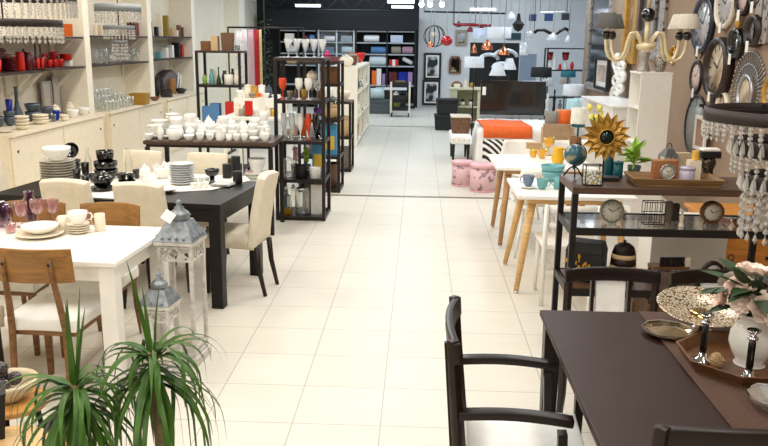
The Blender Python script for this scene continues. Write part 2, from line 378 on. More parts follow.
n1 = nt.nodes.new('ShaderNodeTexNoise'); n1.inputs['Scale'].default_value = 1; n1.inputs['Detail'].default_value = 5
mp2 = nt.nodes.new('ShaderNodeMapping'); mp2.inputs['Scale'].default_value = (2.5, 40, 1)
mx = nt.nodes.new('ShaderNodeMix'); mx.data_type = 'RGBA'; mx.blend_type = 'MULTIPLY'; mx.inputs['Factor'].default_value = .16
nt.links.new(tc.outputs['Object'], mp.inputs['Vector']); nt.links.new(mp.outputs['Vector'], bk.inputs['Vector'])
nt.links.new(tc.outputs['Object'], mp2.inputs['Vector']); nt.links.new(mp2.outputs['Vector'], n1.inputs['Vector'])
nt.links.new(bk.outputs['Color'], mx.inputs['A']); nt.links.new(n1.outputs['Fac'], mx.inputs['B']); nt.links.new(mx.outputs['Result'], b.inputs['Base Color'])
b.inputs['Roughness'].default_value = .42; b.inputs['Specular IOR Level'].default_value = .4
struct('floor', MB().box(-4.8, -2.5, -.1, 5, 23.2, 0), fm)
struct('wall_left', MB().box(-4.8, -2.5, 0, -4.6, 23, 3.5), WALLC)
struct('wall_right', MB().box(3.05, -2.5, 0, 3.3, 15.2, 3.5), BROWNW)
struct('wall_recess', MB().box(4.75, 15.3, 0, 4.95, 23, 3.5).box(3.3, 15.0, 0, 4.95, 15.2, 3.5), mat('cool_white_wall', (206, 210, 222), .8, var=.03))
struct('wall_back', MB().box(-.04, 22.8, 0, 4.9, 23, 3.5), GREYW)
struct('wall_dark_back', MB().box(-4.7, 22.8, 0, -.04, 23, 3.5), BLACKW)
struct('ceiling', MB().box(-4.8, -2.5, 3.5, 5, 23.2, 3.6), mat('grey_ceiling', (120, 122, 126), .9, var=.05))
struct('beam_fascia', MB().box(-4.25, 22.2, 2.13, -.05, 22.5, 2.62), BLACKW)
struct('trim_threshold', MB().box(-1.1, 9.42, .0, 1.9, 9.49, .006), mat('steel_strip', (140, 134, 124), .4, .5))
struct('trim_far_threshold', MB().box(-1.7, 17.5, .0, .6, 17.56, .006), MATS['steel_strip'])
PILW = mat('white_divider', (246, 238, 220), .5, var=.02)
for i, (y0, y1) in enumerate(((9.98, 10.15), (12.37, 12.56), (14.8, 15.0))):
    struct('trim_%d' % (i+1), MB().box(-4.6, y0, 0, -4.2, y1, 3.5), PILW)
struct('pillar_left', MB().box(-4.6, 19.0, 0, -4.25, 19.6, 3.5), PILW)
# roof truss over the dark back wall
tr = MB().tube([(-4.3, 21.6, 2.95), (-.1, 21.6, 2.95)], .03, 8).tube([(-4.3, 21.6, 2.62), (-.1, 21.6, 2.62)], .03, 8)
for i in range(12): tr.bar((-4.2+i*.34, 21.6, 2.62 if i % 2 else 2.95), (-3.86+i*.34, 21.6, 2.95 if i % 2 else 2.62), .02)
struct('trim_truss', tr, mat('truss_steel', (44, 47, 52), .5, .4))
# ================================================================ left wall: cupboards and shelves
def cupboard(y0, y1, label, n=2):
    t = thing('base_cupboard', label, 'cupboard', (-4.3, (y0+y1)/2, 0), 0, 'cream base cupboards along the wall'); h = (y1-y0)/2
    part('body', MB().box(-.29, -h, .0, .27, h, .87), CREAM, t, .003)
    part('top', MB().box(-.29, -h, .87, .31, h, .9), CREAM, t, .003)
    for i in range(n):
        a = -h+.02+i*(2*h-.04)/n; bq = a+(2*h-.04)/n-.02
        d = part('door', MB().box(.272, a, .05, .292, bq, .86), CREAM, t, .002)
        part('finger_hole', MB().lathe([(0, 0), (.016, 0), (.016, .004), (0, .004)], 14, Matrix.Translation((.292, bq-.1 if i else a+.1, .72)) @ Matrix.Rotation(pi/2, 4, 'Y')), BLACKM, d)
    return t
cupboard(7.6, 9.97, 'cream base cupboard nearest the red shelf, blue crockery on top')
cupboard(10.16, 12.36, 'cream base cupboard holding clear glasses and a gold basket')
cupboard(12.57, 14.79, 'farthest cream base cupboard, black kitchenware on top')
def wshelf(y0, y1, z, label, x0=-4.59, x1=-4.2, nb=2):
    t = thing('wall_shelf', label, 'shelf', (x0, (y0+y1)/2, z), 0, 'dark boards on the cream wall'); h = (y1-y0)/2
    part('board', MB().box(0, -h, -.025, x1-x0, h, 0), SHELFD, t, .003)
    for i in range(nb):
        y = -h+.12+i*(2*h-.24)/max(1, nb-1)
        part('bracket', MB().bar((.02, y, -.3), (.3, y, -.03), .018, .03).box(0, y-.012, -.32, .02, y+.012, -.026), PILW, t)
wshelf(6.6, 8.82, 1.483, 'nearer dark wall shelf carrying the red crockery')
wshelf(8.86, 9.96, 1.495, 'dark wall shelf with the stacked red pots by the divider')
wshelf(7.4, 9.96, 1.853, 'dark wall shelf with the orange box above the red pots')
wshelf(10.17, 12.35, 1.497, 'dark wall shelf crowded with clear stemware')
wshelf(10.17, 12.35, 1.872, 'dark wall shelf with striped books behind grey crystal chandelier')
wshelf(12.58, 14.78, 1.515, 'dark wall shelf with white boxes and magenta figure')
wshelf(12.58, 14.78, 1.878, 'dark wall shelf under the yellow and black tower box')
# --- red shelf
S1 = ('x', -4.38, 1.483); S1b = ('x', -4.38, 1.495); g = 'red and maroon ware on the wall shelf'
zt = stack(S1, 9, 70, 15, 6, 2.1, 2.2, MAROON, 'maroon plate', 'the pile on the red crockery shelf', g)
ware('bowl', (gx(9, 60, -4.38).x, gx(9, 60, -4.38).y, zt+.004), (.13, .13, .05), PINKG, 'glass_bowl', 'pink glass bowl crowning the maroon plate pile', 'bowl', g)
put(S1, 'tumbler', -2, 71, 8, 12, RED, 'tumbler', 'bright red tumbler before the maroon plate pile', 'cup', g)
put(S1, 'cylinder', 21, 69, 8, 18, RED, 'canister', 'tall bright red canister without lid', 'canister', g)
put(S1, 'mug', 29, 69, 7, 17, MAROON, 'mug', 'tall maroon mug beside bright red canister', 'mug', g)
for i, (x, h) in enumerate(((33.6, 10), (38.2, 11), (42.6, 11))):
    put(S1 if x < 40 else S1, 'tumbler', x, 69, 4.2, h, MAROON if i == 0 else RED, 'tumbler', ['dark red tumbler left of two red ones', 'red tumbler under the nearer red bottle', 'red tumbler under the farther red bottle'][i], 'cup', g)
for i, x in enumerate((36, 41)):
    p = spot(('x', -4.52, 1.483), x, 60); k = mpp(p)
    ware('slim_vase', p, (6*k, 6*k, 26*k), MAROON, 'bottle_vase', ['wine-red gourd bottle, nearer of two', 'wine-red gourd bottle, farther of two'][i], 'vase', g)
for i, (x, w) in enumerate(((50, 5.5), (55.5, 5.5), (61, 5.5))):
    put(S1b, 'cup', x, 67.5, w, 7, RED, 'cup', f'{ORD[i]} red cup along the shelf edge beside red bottles', 'cup', g)
p = put(S1b, 'box', 68, 67, 8, 6, WHITEP, 'carton', 'white carton under the large red casserole', 'box', g, d=7)
put(S1b, 'pot', 66, 60.4, 11, 6, RED, 'casserole', 'large red casserole sitting on the white carton', 'pot', g, lift=.072)
put(('x', -4.5, 1.495), 'bowl', 54, 64, 9, 14, RED, 'bowl', 'deep red bowl behind the red cups', 'bowl', g)
put(S1b, 'tumbler', 76.5, 66.3, 5, 9, RED, 'tumbler', 'red and glass tumbler nearest the wall divider', 'cup', g)
SR = ('x', -4.52, 1.483)
for i, (x, k_, w, h, m_, nm, l) in enumerate(((2, 'pitcher', 9, 22, PLUM, 'pitcher', 'plum pitcher behind the bright red tumbler'), (16, 'bowl', 9, 13, RED, 'bowl', 'red bowl behind the tall red canister'), (25, 'jar', 8, 20, MAROON, 'jar', 'maroon lidded jar behind red canister'), (44.5, 'mug', 6, 14, RED, 'mug', 'red mug behind the wine-red bottles'))): put(SR, k_, x, 68, w, h, m_, nm, l, nm, g)
put(('x', -4.4, 1.853), 'lidded_box', 70, 36, 10, 12, ORANGE, 'storage_box', 'bright orange box on shelf above red pots', 'box', d=8)
put(('x', -4.4, 1.853), 'bowl', 77, 36, 5.5, 6, ORANGE, 'bowl', 'small orange bowl beside orange box', 'bowl')
# --- silver boards leaning on the wall
for i, (x0, x1, y0, y1) in enumerate(((45, 54, 82, 108), (55, 63, 77, 105))):
    a = gx(x0, y1, -4.5); c = gx(x1, y1, -4.5); z1 = gx(x0, y0, -4.5).z
    t = thing('framed_mirror', ['silver framed board leaning behind blue bowls, nearer one', 'silver framed board leaning on wall, farther and higher one'][i], 'mirror', (-4.52, (a.y+c.y)/2, .905), 0, 'silver boards leaning on the wall')
    h = (c.y-a.y)/2; H2 = z1-.9
    part('frame', MB().box(-.012, -h, 0, .012, -h+.03, H2).box(-.012, h-.03, 0, .012, h, H2).box(-.012, -h+.03, 0, .012, h-.03, .03).box(-.012, -h+.03, H2-.03, .012, h-.03, H2), SILVER, t)
    part('panel', MB().box(-.01, -h+.03, .03, .006, h-.03, H2-.03), mat('pale_silver', (196, 190, 184), .35, .3), t)
# --- blue and cream crockery on the near cupboard
C1 = ('z', .9); g = 'blue and cream crockery on the cupboard'
put(C1, 'bowl', -1.5, 127, 13, 10, SLATE, 'bowl', 'slate blue bowl at the near cupboard corner', 'bowl', g)
XB = ('x', -4.42, .9)
stack(XB, 10, 124, 11, 2, 6, 9, SLATE, 'slate bowl', 'the pair under the cobalt tumbler', g, 'bowl', 'bowl', 'bowl')
put(C1, 'plate', 5, 132.5, 17, 2, OFFW, 'plate', 'cream plate near slate bowls at cupboard corner', 'plate', g)
put(XB, 'tumbler', 10, 115.5, 7, 15, BLUE, 'tumbler', 'cobalt blue tumbler beside tall slate vase', 'cup', g, lift=.122)
put(XB, 'slim_vase', 18, 116.5, 12, 37, SLATE, 'bottle_vase', 'tall slim-necked slate vase on cupboard', 'vase', g)
stack(C1, 23, 129.5, 14, 4, 3.2, 4, OFFW, 'cream bowl', 'the cream pile in front of slate vase', g, 'bowl', 'bowl', 'bowl')
stack(C1, 41, 124, 16, 3, 2.8, 4, OFFW, 'cream bowl', 'the cream pile by cupboard door gap', g, 'bowl', 'bowl', 'bowl')
stack(XB, 33, 114, 15, 2, 8, 9.5, SLATE, 'broad slate bowl', 'the pair behind the cream piles', g, 'bowl', 'bowl', 'bowl')
put(('x', -4.38, .9), 'bowl', 47.5, 115.5, 13, 12, SLATE, 'bowl', 'shallow slate blue bowl beside cobalt cup row', 'bowl', g)
put(C1, 'tumbler', 53.5, 121.8, 6, 8, GREYG, 'tumbler', 'smoky blue glass between cream piles', 'cup', g)
put(('x', -4.2, .9), 'cup', 56.5, 115.5, 7, 10, BLUE, 'cup', 'cobalt blue cup on cupboard near plate domes', 'cup', g)
stack(C1, 65, 121, 9, 2, 2.5, 3.6, OFFW, 'cream bowl', 'the small pair below the cobalt cup', g, 'bowl', 'bowl', 'bowl')
put(C1, 'bowl', 73, 117.6, 12, 8, WHITE, 'bowl', 'white bowl at the far cupboard end', 'bowl', g)
put(C1, 'bowl', 84, 114.5, 12, 7, WHITE, 'bowl', 'second white bowl nearest the wall divider', 'bowl', g)
for i, (x, y, w) in enumerate(((55, 108, 13), (70, 109, 11), (79, 108, 12))):
    p = put(('x', -4.42, .9), 'plate', x, y, w*1.25, 2.5, OFFW, 'platter', f'{ORD[i]} cream platter under a lidded dish', 'plate', g)
    put(('x', -4.42, .9), 'jar', x, y, w*.75, 10, OFFW, 'lidded_dish', f'{ORD[i]} cream dish with domed lid by the wall', 'dish', g, lift=.03)
# --- stemware shelf, glasses and gold basket in the second bay
G2 = ('x', -4.34, 1.497); G2b = ('x', -4.47, 1.497)
for i in range(11):
    put(G2, ['goblet', 'coupe', 'goblet', 'tumbler'][i % 4], 97+i*4.6, 63, 4.4, [13, 10, 14, 8][i % 4], GLASS, ['wine_glass', 'coupe_glass', 'wine_glass', 'tumbler'][i % 4], f'clear glass, {ORD[i]} from the white divider in front shelf row', 'glass', 'clear stemware on the wall shelf')
for i in range(9):
    put(G2b, ['coupe', 'goblet'][i % 2], 100+i*5, 60, 4.6, 15, GLASS, ['coupe_glass', 'wine_glass'][i % 2], f'clear glass, {ORD[i]} from the white divider in rear shelf row', 'glass', 'clear stemware on the wall shelf')
for r, (X, n, nm) in enumerate(((-4.08, 8, 'nearest'), (-4.2, 8, 'middle'), (-4.33, 7, 'rearmost'))):
    for i in range(n):
        Yq = 10.27+i*.125; ware(['tumbler', 'flute'][r % 2], (X, Yq, .9+LIFT), (.085, .085, [.14, .2, .26][r]), GLASS, 'drinking_glass', f'clear glass, {ORD[i]} from divider in {nm} cupboard row', 'glass', 'rows of clear glasses on the cupboard')
put(C1, 'square_basket', 140, 104.5, 17, 11, GOLDP, 'basket', 'square gold woven basket among clear glasses', 'basket', d=14)
put(C1, 'bowl', 155, 100.5, 10, 3.5, WALNUT, 'bowl', 'small shallow brown bowl beside gold basket', 'bowl')
U2 = ('x', -4.4, 1.872)
cs = [MAROON, PLUM, WHITEP, LILAC, MAGENTA, WHITEP, LILAC, MAROON]
for i in range(8):
    put(U2, 'upbook', 132.5+i*2.15, 36, 4.6, 13+(i % 3), [cs[i], WHITEP], 'book', f'upright book, {ORD[i]} along the shelf beyond grey chandelier', 'book', 'striped books on the upper shelf', d=9, rz=pi/2)
for i in range(3):
    put(U2, 'box', 95.5+i*3.2, 35, 3, 10, [OFFW, BEIGE, WHITEP][i], 'carton', f'pale carton, {ORD[i]} from divider behind grey chandelier', 'box', 'cartons behind the grey chandelier', d=6)
# --- third bay
U3 = ('x', -4.38, 1.878); M3 = ('x', -4.38, 1.515)
put(U3, 'box', 160, 36, 5, 22, OFFW, 'carton', 'tall cream carton beside yellow and black tower', 'box', d=5)
put(U3, 'box', 166, 36, 5.5, 20, YBLK, 'gift_box', 'tall yellow and black patterned tower box', 'box', d=5)
for i, (x, w, h, m_, l) in enumerate(((171.5, 4.5, 8, BEIGE, 'small beige box next to yellow tower'), (176, 4, 6, OFFW, 'low cream box on upper far shelf'), (179, 3, 11, BROWNC, 'dark brown book box on upper far shelf'), (182.5, 3, 9, PLUM, 'plum coloured box on upper far shelf'), (186, 3, 9, WHITEP, 'white box at the far end of upper shelf'), (156.5, 3, 9, BLACKM, 'slim black box beside the cream carton'))):
    put(U3, 'lidded_box', x, 36, w, h, m_, 'box', l, 'box', d=6)
for i, (k_, x, w, h, m_, nm, l) in enumerate((('box', 158.5, 5, 6, TEAL, 'carton', 'mint green carton on lower far shelf'), ('lidded_box', 165, 6, 10, WHITEP, 'box', 'white lidded box on lower far shelf'), ('box', 171, 5, 12, WHITEP, 'carton', 'tall white carton beside the black box'), ('box', 176.5, 7, 14, BLACKM, 'gift_box', 'black gift box below plum box'), ('box', 182, 3, 12, RED, 'carton', 'red carton beside magenta figure'), ('figurine', 186.5, 6, 19, MAGENTA, 'figurine', 'magenta satin figure on lower far shelf'))):
    put(M3, k_, x, 57, w, h, m_, nm, l, nm.split('_')[-1], d=6 if k_ != 'figurine' else None)
for i, (k_, x, y, w, h, m_, nm, l) in enumerate((('bottle', 157, 97, 4.5, 17, BLACKM, 'bottle', 'tall black bottle with white label patch'), ('bottle', 162.5, 95.5, 5, 16, BLACKM, 'bottle', 'black bottle beside round wooden board'), ('pot', 167, 97, 12, 7, BLACKG, 'casserole', 'black casserole in front of wooden board'), ('cylinder', 172.5, 94, 7, 15, OAK, 'bread_bin', 'round-topped oak canister among black pots'), ('bowl', 181, 93.5, 12, 5, BLACKG, 'bowl', 'shallow black dish on far cupboard'))):
    put(C1, k_, x, y, w, h, m_, nm, l, nm.split('_')[-1], 'black kitchenware on the cupboard')
p = gx(184, 80, -4.35)
t = thing('handbag', 'large black round-topped bag on far cupboard', 'bag', (-4.48, 14.1, .9+LIFT))
part('body', MB().lathe([(0,-.1),(.36,-.1),(.4,-.06),(.4,.06),(.36,.1),(0,.1)], 28, Matrix.Diagonal((1,1.3,1,1)) @ Matrix.Rotation(pi/2,4,'Y'), a0=pi/2, a1=1.5*pi).box(-.1,-.47,0,.1,.47,.02), pattern('black_leaf_print', (34,28,30), (96,84,82), 'voronoi', 9, .6, thr=.12, soft=.05), t)
part('strap', MB().tube([(.12,.15,.02),(.13,.2,.2),(.12,.28,.34)], .014, 6), WHITEP, t)
part('strap', MB().tube([(.12,.3,.02),(.13,.34,.18),(.12,.4,.3)], .014, 6), WHITEP, t)
# ================================================================ crystal chandeliers
def strand(n, ln, r):
    "beads one under another on a pin, ending in a pear drop"
    m = MB(); m.tube([(0,0,0),(0,0,-ln)], r*.12, 4)
    for i in range(n):
        z = -ln*(i+.5)/(n+1.2); m.lathe([(0,z-r),(r*.8,z-r*.35),(r*.8,z+r*.35),(0,z+r)], 6, smooth=False)
    z0 = -ln*(n+.2)/(n+1.2); m.lathe([(0,-ln),(r*.75,-ln+r*1.1),(r*.3,z0),(0,z0)], 6, smooth=False)
    return m
def teardrop(ln, r): return MB().lathe([(0,-ln),(r,-ln*.72),(r*.6,-ln*.3),(0,0)], 6, smooth=False)
def chandelier(c, tiers, label, bandm, group=None, top=3.5):
    t = thing('crystal_chandelier', label, 'chandelier', c, 0, group)
    zt = tiers[0][1]
    part('suspension', MB().tube([(0,0,zt),(0,0,top-c[2])], .006, 6), METALD, t)
    part('canopy', MB().lathe([(0,top-c[2]-.03),(.05,top-c[2]-.03),(.06,top-c[2]),(0,top-c[2])], 16), METALD, t)
    prev = None
    for (r, z1, bh, n, nb, ln, br, tear) in tiers:
        bd = part('band', MB().lathe([(r,z1-bh),(r+.004,z1-bh),(r+.004,z1),(r-.012,z1),(r-.012,z1-bh),(r,z1-bh)], 48), bandm, t)
        part('band_frame', MB().box(-r,-.006,z1-.012,r,.006,z1-.004).box(-.006,-r,z1-.012,.006,r,z1-.004), METALD, bd)
        me = strand(nb, ln, br).mesh('crystal_strand')
        for i in range(n):
            a = 2*pi*i/n; o = raw('crystal_strand', me, CRYS, t); o.location = ((r-.003)*cos(a), (r-.003)*sin(a), z1-bh)
        if tear:
            me = teardrop(tear, br*1.05).mesh('crystal_drop')
            for i in range(n):
                a = 2*pi*(i+.5)/n; o = raw('crystal_drop', me, CRYS, t); o.location = ((r+.016)*cos(a), (r+.016)*sin(a), z1+.004)
    part('frame_stem', MB().tube([(0,0,zt-.01),(0,0,tiers[-1][1]-.01)], .008, 6), METALD, t)
    return t
DKBAND = mat('dark_brown_ribbon', (44, 34, 32), .6, var=.06)
GREYBAND = mat('grey_organza', (132, 138, 142), .6, var=.06)
pc = gy(800, 120, 3.62)
chandelier((pc.x, 3.62, 0), [(.40, 1.572, .055, 56, 3, .085, .0145, 0), (.262, 1.435, .07, 34, 3, .09, .0145, .08), (.20, 1.275, .058, 26, 5, .245, .016, .08)], 'dark-banded three-tier crystal chandelier above tray and alarm clocks', DKBAND)
pc = gy(4, 30, 6.6)
chandelier((pc.x, 6.6, 0), [(.58, 2.19, .05, 60, 4, .14, .0175, 0), (.455, 1.985, .055, 50, 3, .14, .0185, 0)], 'large dark-banded crystal chandelier in front of red crockery shelf', DKBAND)
pc = gy(119, 30, 9.6)
chandelier((pc.x, 9.6, 0), [(.265, 2.235, .08, 34, 3, .14, .0175, 0), (.18, 1.99, .045, 26, 3, .12, .017, 0), (.09, 1.815, .03, 12, 4, .2, .015, 0)], 'grey-banded crystal chandelier in front of clear stemware shelf', GREYBAND)
# ================================================================ metal racks
def rack(name, label, x0, x1, y0, y1, levels, post=.035, group=None, th=.03, boardm=None, glassy=()):
    "open rack: four posts, a framed board at each level"
    t = thing(name, label, 'shelf', ((x0+x1)/2, (y0+y1)/2, 0), 0, group); a, b_ = (x1-x0)/2, (y1-y0)/2; top = max(levels)
    for sx in (-1, 1):
        for sy in (-1, 1):
            cx, cy = sx*(a-post/2), sy*(b_-post/2)
            part('post', MB().box(cx-post/2, cy-post/2, 0, cx+post/2, cy+post/2, top-th), METALD, t, .002)
    for z in levels:
        e = 0 if z == top else .001
        if z in glassy:
            s = part('glass_shelf', MB().box(-a+post, -b_+post, z-.008, a-post, b_-post, z), GLASS, t)
        else:
            s = part('shelf_board', MB().box(-a+(0 if z == top else post+.001), -b_+(0 if z == top else .012), z-th*.7 if z != top else z-th, a-(0 if z == top else post+.001), b_-(0 if z == top else .012), z), boardm or SHELFD, t, .002)
        if z != top:
            part('shelf_rail', MB().box(-a+post, -b_+.003, z-th, a-post, -b_+.022, z+.004).box(-a+post, b_-.022, z-th, a-post, b_-.003, z+.004).box(-a+.003, -b_+post, z-th, -a+.022, b_-post, z+.004).box(a-.022, -b_+post, z-th, a-.003, b_-post, z+.004), METALD, t)
    return t
# rack behind the porcelain table
rack('display_rack', 'dark metal rack behind the white porcelain, bags on top', -3.04, -2.42, 10.8, 11.25, (.08, .62, 1.23, 1.69))
RT = ('y', 10.98, 1.69); RM = ('y', 10.98, 1.23); RL = ('y', 10.98, .62)
g = 'goods on the rack behind the porcelain'
for kind, px, w, h, m_, nm, l in (('box', 206.5, 9, 9, BROWNC, 'carton', 'brown carton at the rack top end'), ('box', 215.5, 7, 14, BEIGE, 'carton', 'tall tan carton on rack beside striped basket'), ('square_basket', 228, 12, 17, WICKER, 'basket', 'dark striped tall basket on the rack top')): put(RT, kind, px, 53, w, h, m_, nm, l, None, g, d=9)
put(RT, 'ball', 237.5, 53, 6, 6, GREYG, 'ball', 'grey glass ball beside striped basket')
for kind, px, w, h, m_, nm, l in (('vase', 205, 5, 9, LGREEN, 'vase', 'small lime vase on the middle rack board'), ('bottle', 212, 5, 15, TEAL, 'bottle', 'pale teal bottle on middle rack board'), ('slim_vase', 219, 5, 17, DGREEN, 'bottle_vase', 'dark green slim vase on middle rack board'), ('cylinder', 229, 9, 10, WHITEP, 'canister', 'white canister on middle rack board')):
    put(RM, kind, px, 86, w, h, m_, nm, l, nm.split('_')[-1], g)
put(RM, 'jar', 236.5, 86, 5, 13, OFFW, 'jar', 'cream jar at the middle rack board end', 'jar', g, dy=.0)
for kind, px, w, h, m_, nm, l in (('box', 208, 8, 22, BLUEF, 'linen_pack', 'nearer pale blue linen pack on low rack board'), ('box', 216.5, 9, 25, BLUEF, 'linen_pack', 'taller pale blue linen pack on low rack board'), ('box', 231, 8, 27, RED, 'linen_pack', 'rose red linen pack on low rack board')): put(RL, kind, px, 130, w, h, m_, nm, l, 'linen', g, d=10)
# fabric lengths on a hanging rail
t = thing('fabric_rail', 'metal hanging rail carrying lengths of curtain fabric', 'rail', (-2.5, 13.0, 0))
part('bar', MB().tube([(-.6,0,2.03),(.62,0,2.03)], .014, 8), METALD, t)
for x in (-.6, .62): part('upright', MB().tube([(x,0,.03),(x,0,2.03)], .014, 8), METALD, t)
for x in (-.6, .62): part('foot', MB().box(x-.02,-.25,0,x+.02,.25,.03), METALD, t)
def drape(x, w, m, label, ztop=2.0, zb=.35, Y=13.0, folds=3):
    n = 24
    o = single('curtain_length', MB().grid(lambda u, v: ((u-.5)*w*(1+.15*(1-v)), .018*sin(u*folds*2*pi), (1-v)*(zb-ztop)), n, 8, .006), m, label, 'fabric', (x, Y, ztop), 0, 'curtain lengths on the rail'); return o
for px, w, m_, l in ((240, .11, DOTTED, 'white curtain length with dark dots on rail'), (246, .055, mat('white_voile', (232, 228, 232), .8, var=.03), 'plain white curtain length beside dotted one'), (251.5, .08, mat('lilac_pink_voile', (214, 184, 196), .8, var=.05), 'pink lilac curtain length on the rail'), (257, .065, mat('red_voile', (190, 54, 62), .8, var=.06), 'red curtain length on the rail'), (261, .035, mat('yellow_voile', (222, 200, 150), .8), 'narrow buff curtain length beside the red one')):
    drape(gy(px, 60, 13.0).x, w, m_, l)
t = thing('hanging_garland', 'dark green leafy garland hanging beside red curtain length', 'garland', (gy(265, 60, 14).x, 14.0, 0))
part('cord', MB().tube([(0,0,.6),(0,0,3.49)], .008, 6), DGREEN, t)
gm = MB()
for i in range(150):
    z = .7+1.5*random.random(); a = random.random()*2*pi; r = .02+.08*random.random()
    M = Matrix.Translation((r*cos(a), r*sin(a), z)) @ Matrix.Rotation(a, 4, 'Z') @ Matrix.Rotation(random.uniform(-.9, .6), 4, 'Y')
    gm.add([(0,0,0),(.03,.018,.004),(.08,0,-.01),(.03,-.018,.004)], [(0,1,2,3)], False, M)
part('foliage', gm, DGREEN, t)
# crockery display between the rack and the tall aisle racks
t = thing('display_table', 'white display table of mixed crockery behind the porcelain', 'table', (-2.0, 10.25, 0))
part('top', MB().box(-.45,-.45,.86,.35,.45,.9), WHITEP, t, .004)
for sx in (-.42, .32):
    for sy in (-.42, .42): part('leg', MB().box(sx-.02,sy-.02,0,sx+.02,sy+.02,.86), WHITEP, t)
part('riser', MB().box(-.4,0,.9,.3,.42,1.1), WHITEP, t, .004)
D1 = ('y', 10.0, .9); D2 = ('y', 10.42, 1.1); g = 'mixed crockery on the white display table'
for i, (x, k_, w, h, m_, nm, l) in enumerate(((238,'jar',7,14,OFFW,'jar','cream lidded jar at display table end'),(246,'sugar_bowl',7,12,FLORAL,'sugar_bowl','flower-printed sugar bowl beside cream jar'),(255,'bowl',8,8,WHITE,'bowl','white bowl behind orange sign card'),(264,'jar',6,12,OFFW,'jar','round cream jar before the slate jar'),(272,'cup',6,8,FLORAL,'cup','flower-printed cup nearest tall aisle rack'))): put(D1, k_, x, 113, w, h, m_, nm, l, nm.split('_')[-1], g)
for i, (x, k_, w, h, m_, nm, l) in enumerate(((240,'bowl',8,7,WHITE,'bowl','white bowl on the riser near dotted curtain'),(248,'canister',7,13,OFFW,'canister','cream canister on the riser with yellow label'),(255,'canister',6,12,YELLOWG,'canister','yellow canister on the riser'),(262,'canister',7,13,WHITE,'canister','white canister on riser beside dark tin'),(269,'jar',7,13,SLATE,'jar','slate jar on the riser'),(276,'plate',10,3,WHITE,'plate','white plate on riser beside aisle rack'))): put(D2, k_, x, 97, w, h, m_, nm, l, nm.split('_')[-1], g)
# extra crockery
D3 = ('y', 9.93, .9)
for i, (x, k_, w, h, m_, nm, l) in enumerate(((242,'mug',6,7,FLORAL,'mug','flower-printed mug at the front of display table'),(256,'cup',6,6,WHITE,'cup','white cup between the two sign cards'),(268,'jar',6,10,OFFW,'jar','small cream jar at display table corner'),(273.5,'tumbler',5,7,YELLOWG,'tumbler','amber tumbler nearest tall aisle rack'))): put(D3, k_, x, 113, w, h, m_, nm, l, nm, g)
D4 = ('y', 10.3, 1.1)
for i, (x, k_, w, h, m_, nm, l) in enumerate(((244,'cup',5,5,WHITE,'cup','white cup on riser before cream canister'),(252,'bowl',7,5,FLORAL,'bowl','flower-printed bowl on the riser'),(259,'cup',5,5,ORANGE,'cup','orange cup on the riser'),(266,'bowl',7,5,WHITE,'bowl','small white bowl on riser before slate jar'))): put(D4, k_, x, 97, w, h, m_, nm, l, nm, g)
for i, (x, k_, w, h, m_, nm, l) in enumerate(((214,'cone_shade',11,13,OFFW,'cone_lampshade','cream cone lampshade on the rack'),(225,'vase',6,13,DGREEN,'vase','dark green vase behind the white canister'),(233,'bottle',5,15,BLACKM,'bottle','black bottle behind the white canister'))): put(('y', 11.14, 1.23), k_, x, 86, w, h, m_, nm, l, nm.split('_')[-1], 'goods on the rack behind the porcelain')
for i, (x, w, h, m_, l) in enumerate(((249, 8, 14, RED, 'small orange-red sign card above white porcelain'), (262, 7, 18, WHITEP, 'white sign card beside the orange-red one'))):
    p = gy(x, 116, 9.86); k = mpp(p); s = thing('sign_card', l, 'sign', (p.x, 9.86, .9015), 0, 'sign cards over the porcelain')
    part('card', MB().box(-w*k/2, 0, .02, w*k/2, .004, .02+h*k), m_, s); part('stand', MB().box(-.04,-.015,0,.04,.03,.02), CHROME, s)
# ================================================================ porcelain table
t = thing('display_table', 'dark metal display table covered in white porcelain', 'table', (-1.98, 7.67, 0)); a, b_ = .62, .32
part('top', MB().box(-a,-b_,.865,a,b_,.9), wood('smoked_oak', (74, 56, 46), .4, .2), t, .004)
part('apron', MB().box(-a+.02,-b_+.02,.84,a-.02,-b_+.05,.865).box(-a+.02,b_-.05,.84,a-.02,b_-.02,.865).box(-a+.02,-b_+.05,.84,-a+.05,b_-.05,.865).box(a-.05,-b_+.05,.84,a-.02,b_-.05,.865), METALD, t)
for sx in (-1, 1):
    for sy in (-1, 1): part('leg', MB().cbox((sx*(a-.03), sy*(b_-.03), .42), (.04, .04, .84)), METALD, t, .002)
part('lower_shelf', MB().box(-a+.055,-b_+.02,.42,a-.055,b_-.02,.445), MATS['smoked_oak'], t, .003)
g = 'white porcelain on the dark table'
PT = ('y', 7.42, .9); PM = ('y', 7.57, .9); PB = ('y', 7.73, .9); PR = ('y', 7.9, .9)
def porc(surf, row, items, base):
    for i, (x, k_, w, h) in enumerate(items):
        nm = {'bowl':'bowl','vase':'vase','sugar_bowl':'sugar_bowl','cup':'cup','pitcher':'pitcher','teapot':'teapot','plate':'plate','jar':'jar','tumbler':'tumbler','mug':'mug','canister':'canister','coupe':'egg_cup'}[k_]
        put(surf, k_, x, base, w, h, WHITE, nm, f'white porcelain {nm.replace("_"," ")}, {ORD[i]} from the left in {row} on dark table', nm.split('_')[-1], g, rz={'cup': -.85, 'pitcher': -.8, 'teapot': 1.3, 'mug': -.85}.get(k_, 0))
porc(PT, 'front row', ((149,'bowl',8,6.5),(160.5,'vase',7,15),(174.5,'sugar_bowl',16,15.5),(189,'bowl',11,6),(200,'cup',8.5,8),(210,'cup',8,7.5),(220,'pitcher',9,14),(229,'tumbler',6.5,7),(236.5,'cup',7,7.5),(244.5,'cup',7,7.5),(254,'bowl',10,4.5),(265,'cup',8.5,9)), 138)
stack(PM, 155, 136, 15, 5, 2.5, 3, WHITE, 'white porcelain plate', 'the front corner pile behind small bowl', g)
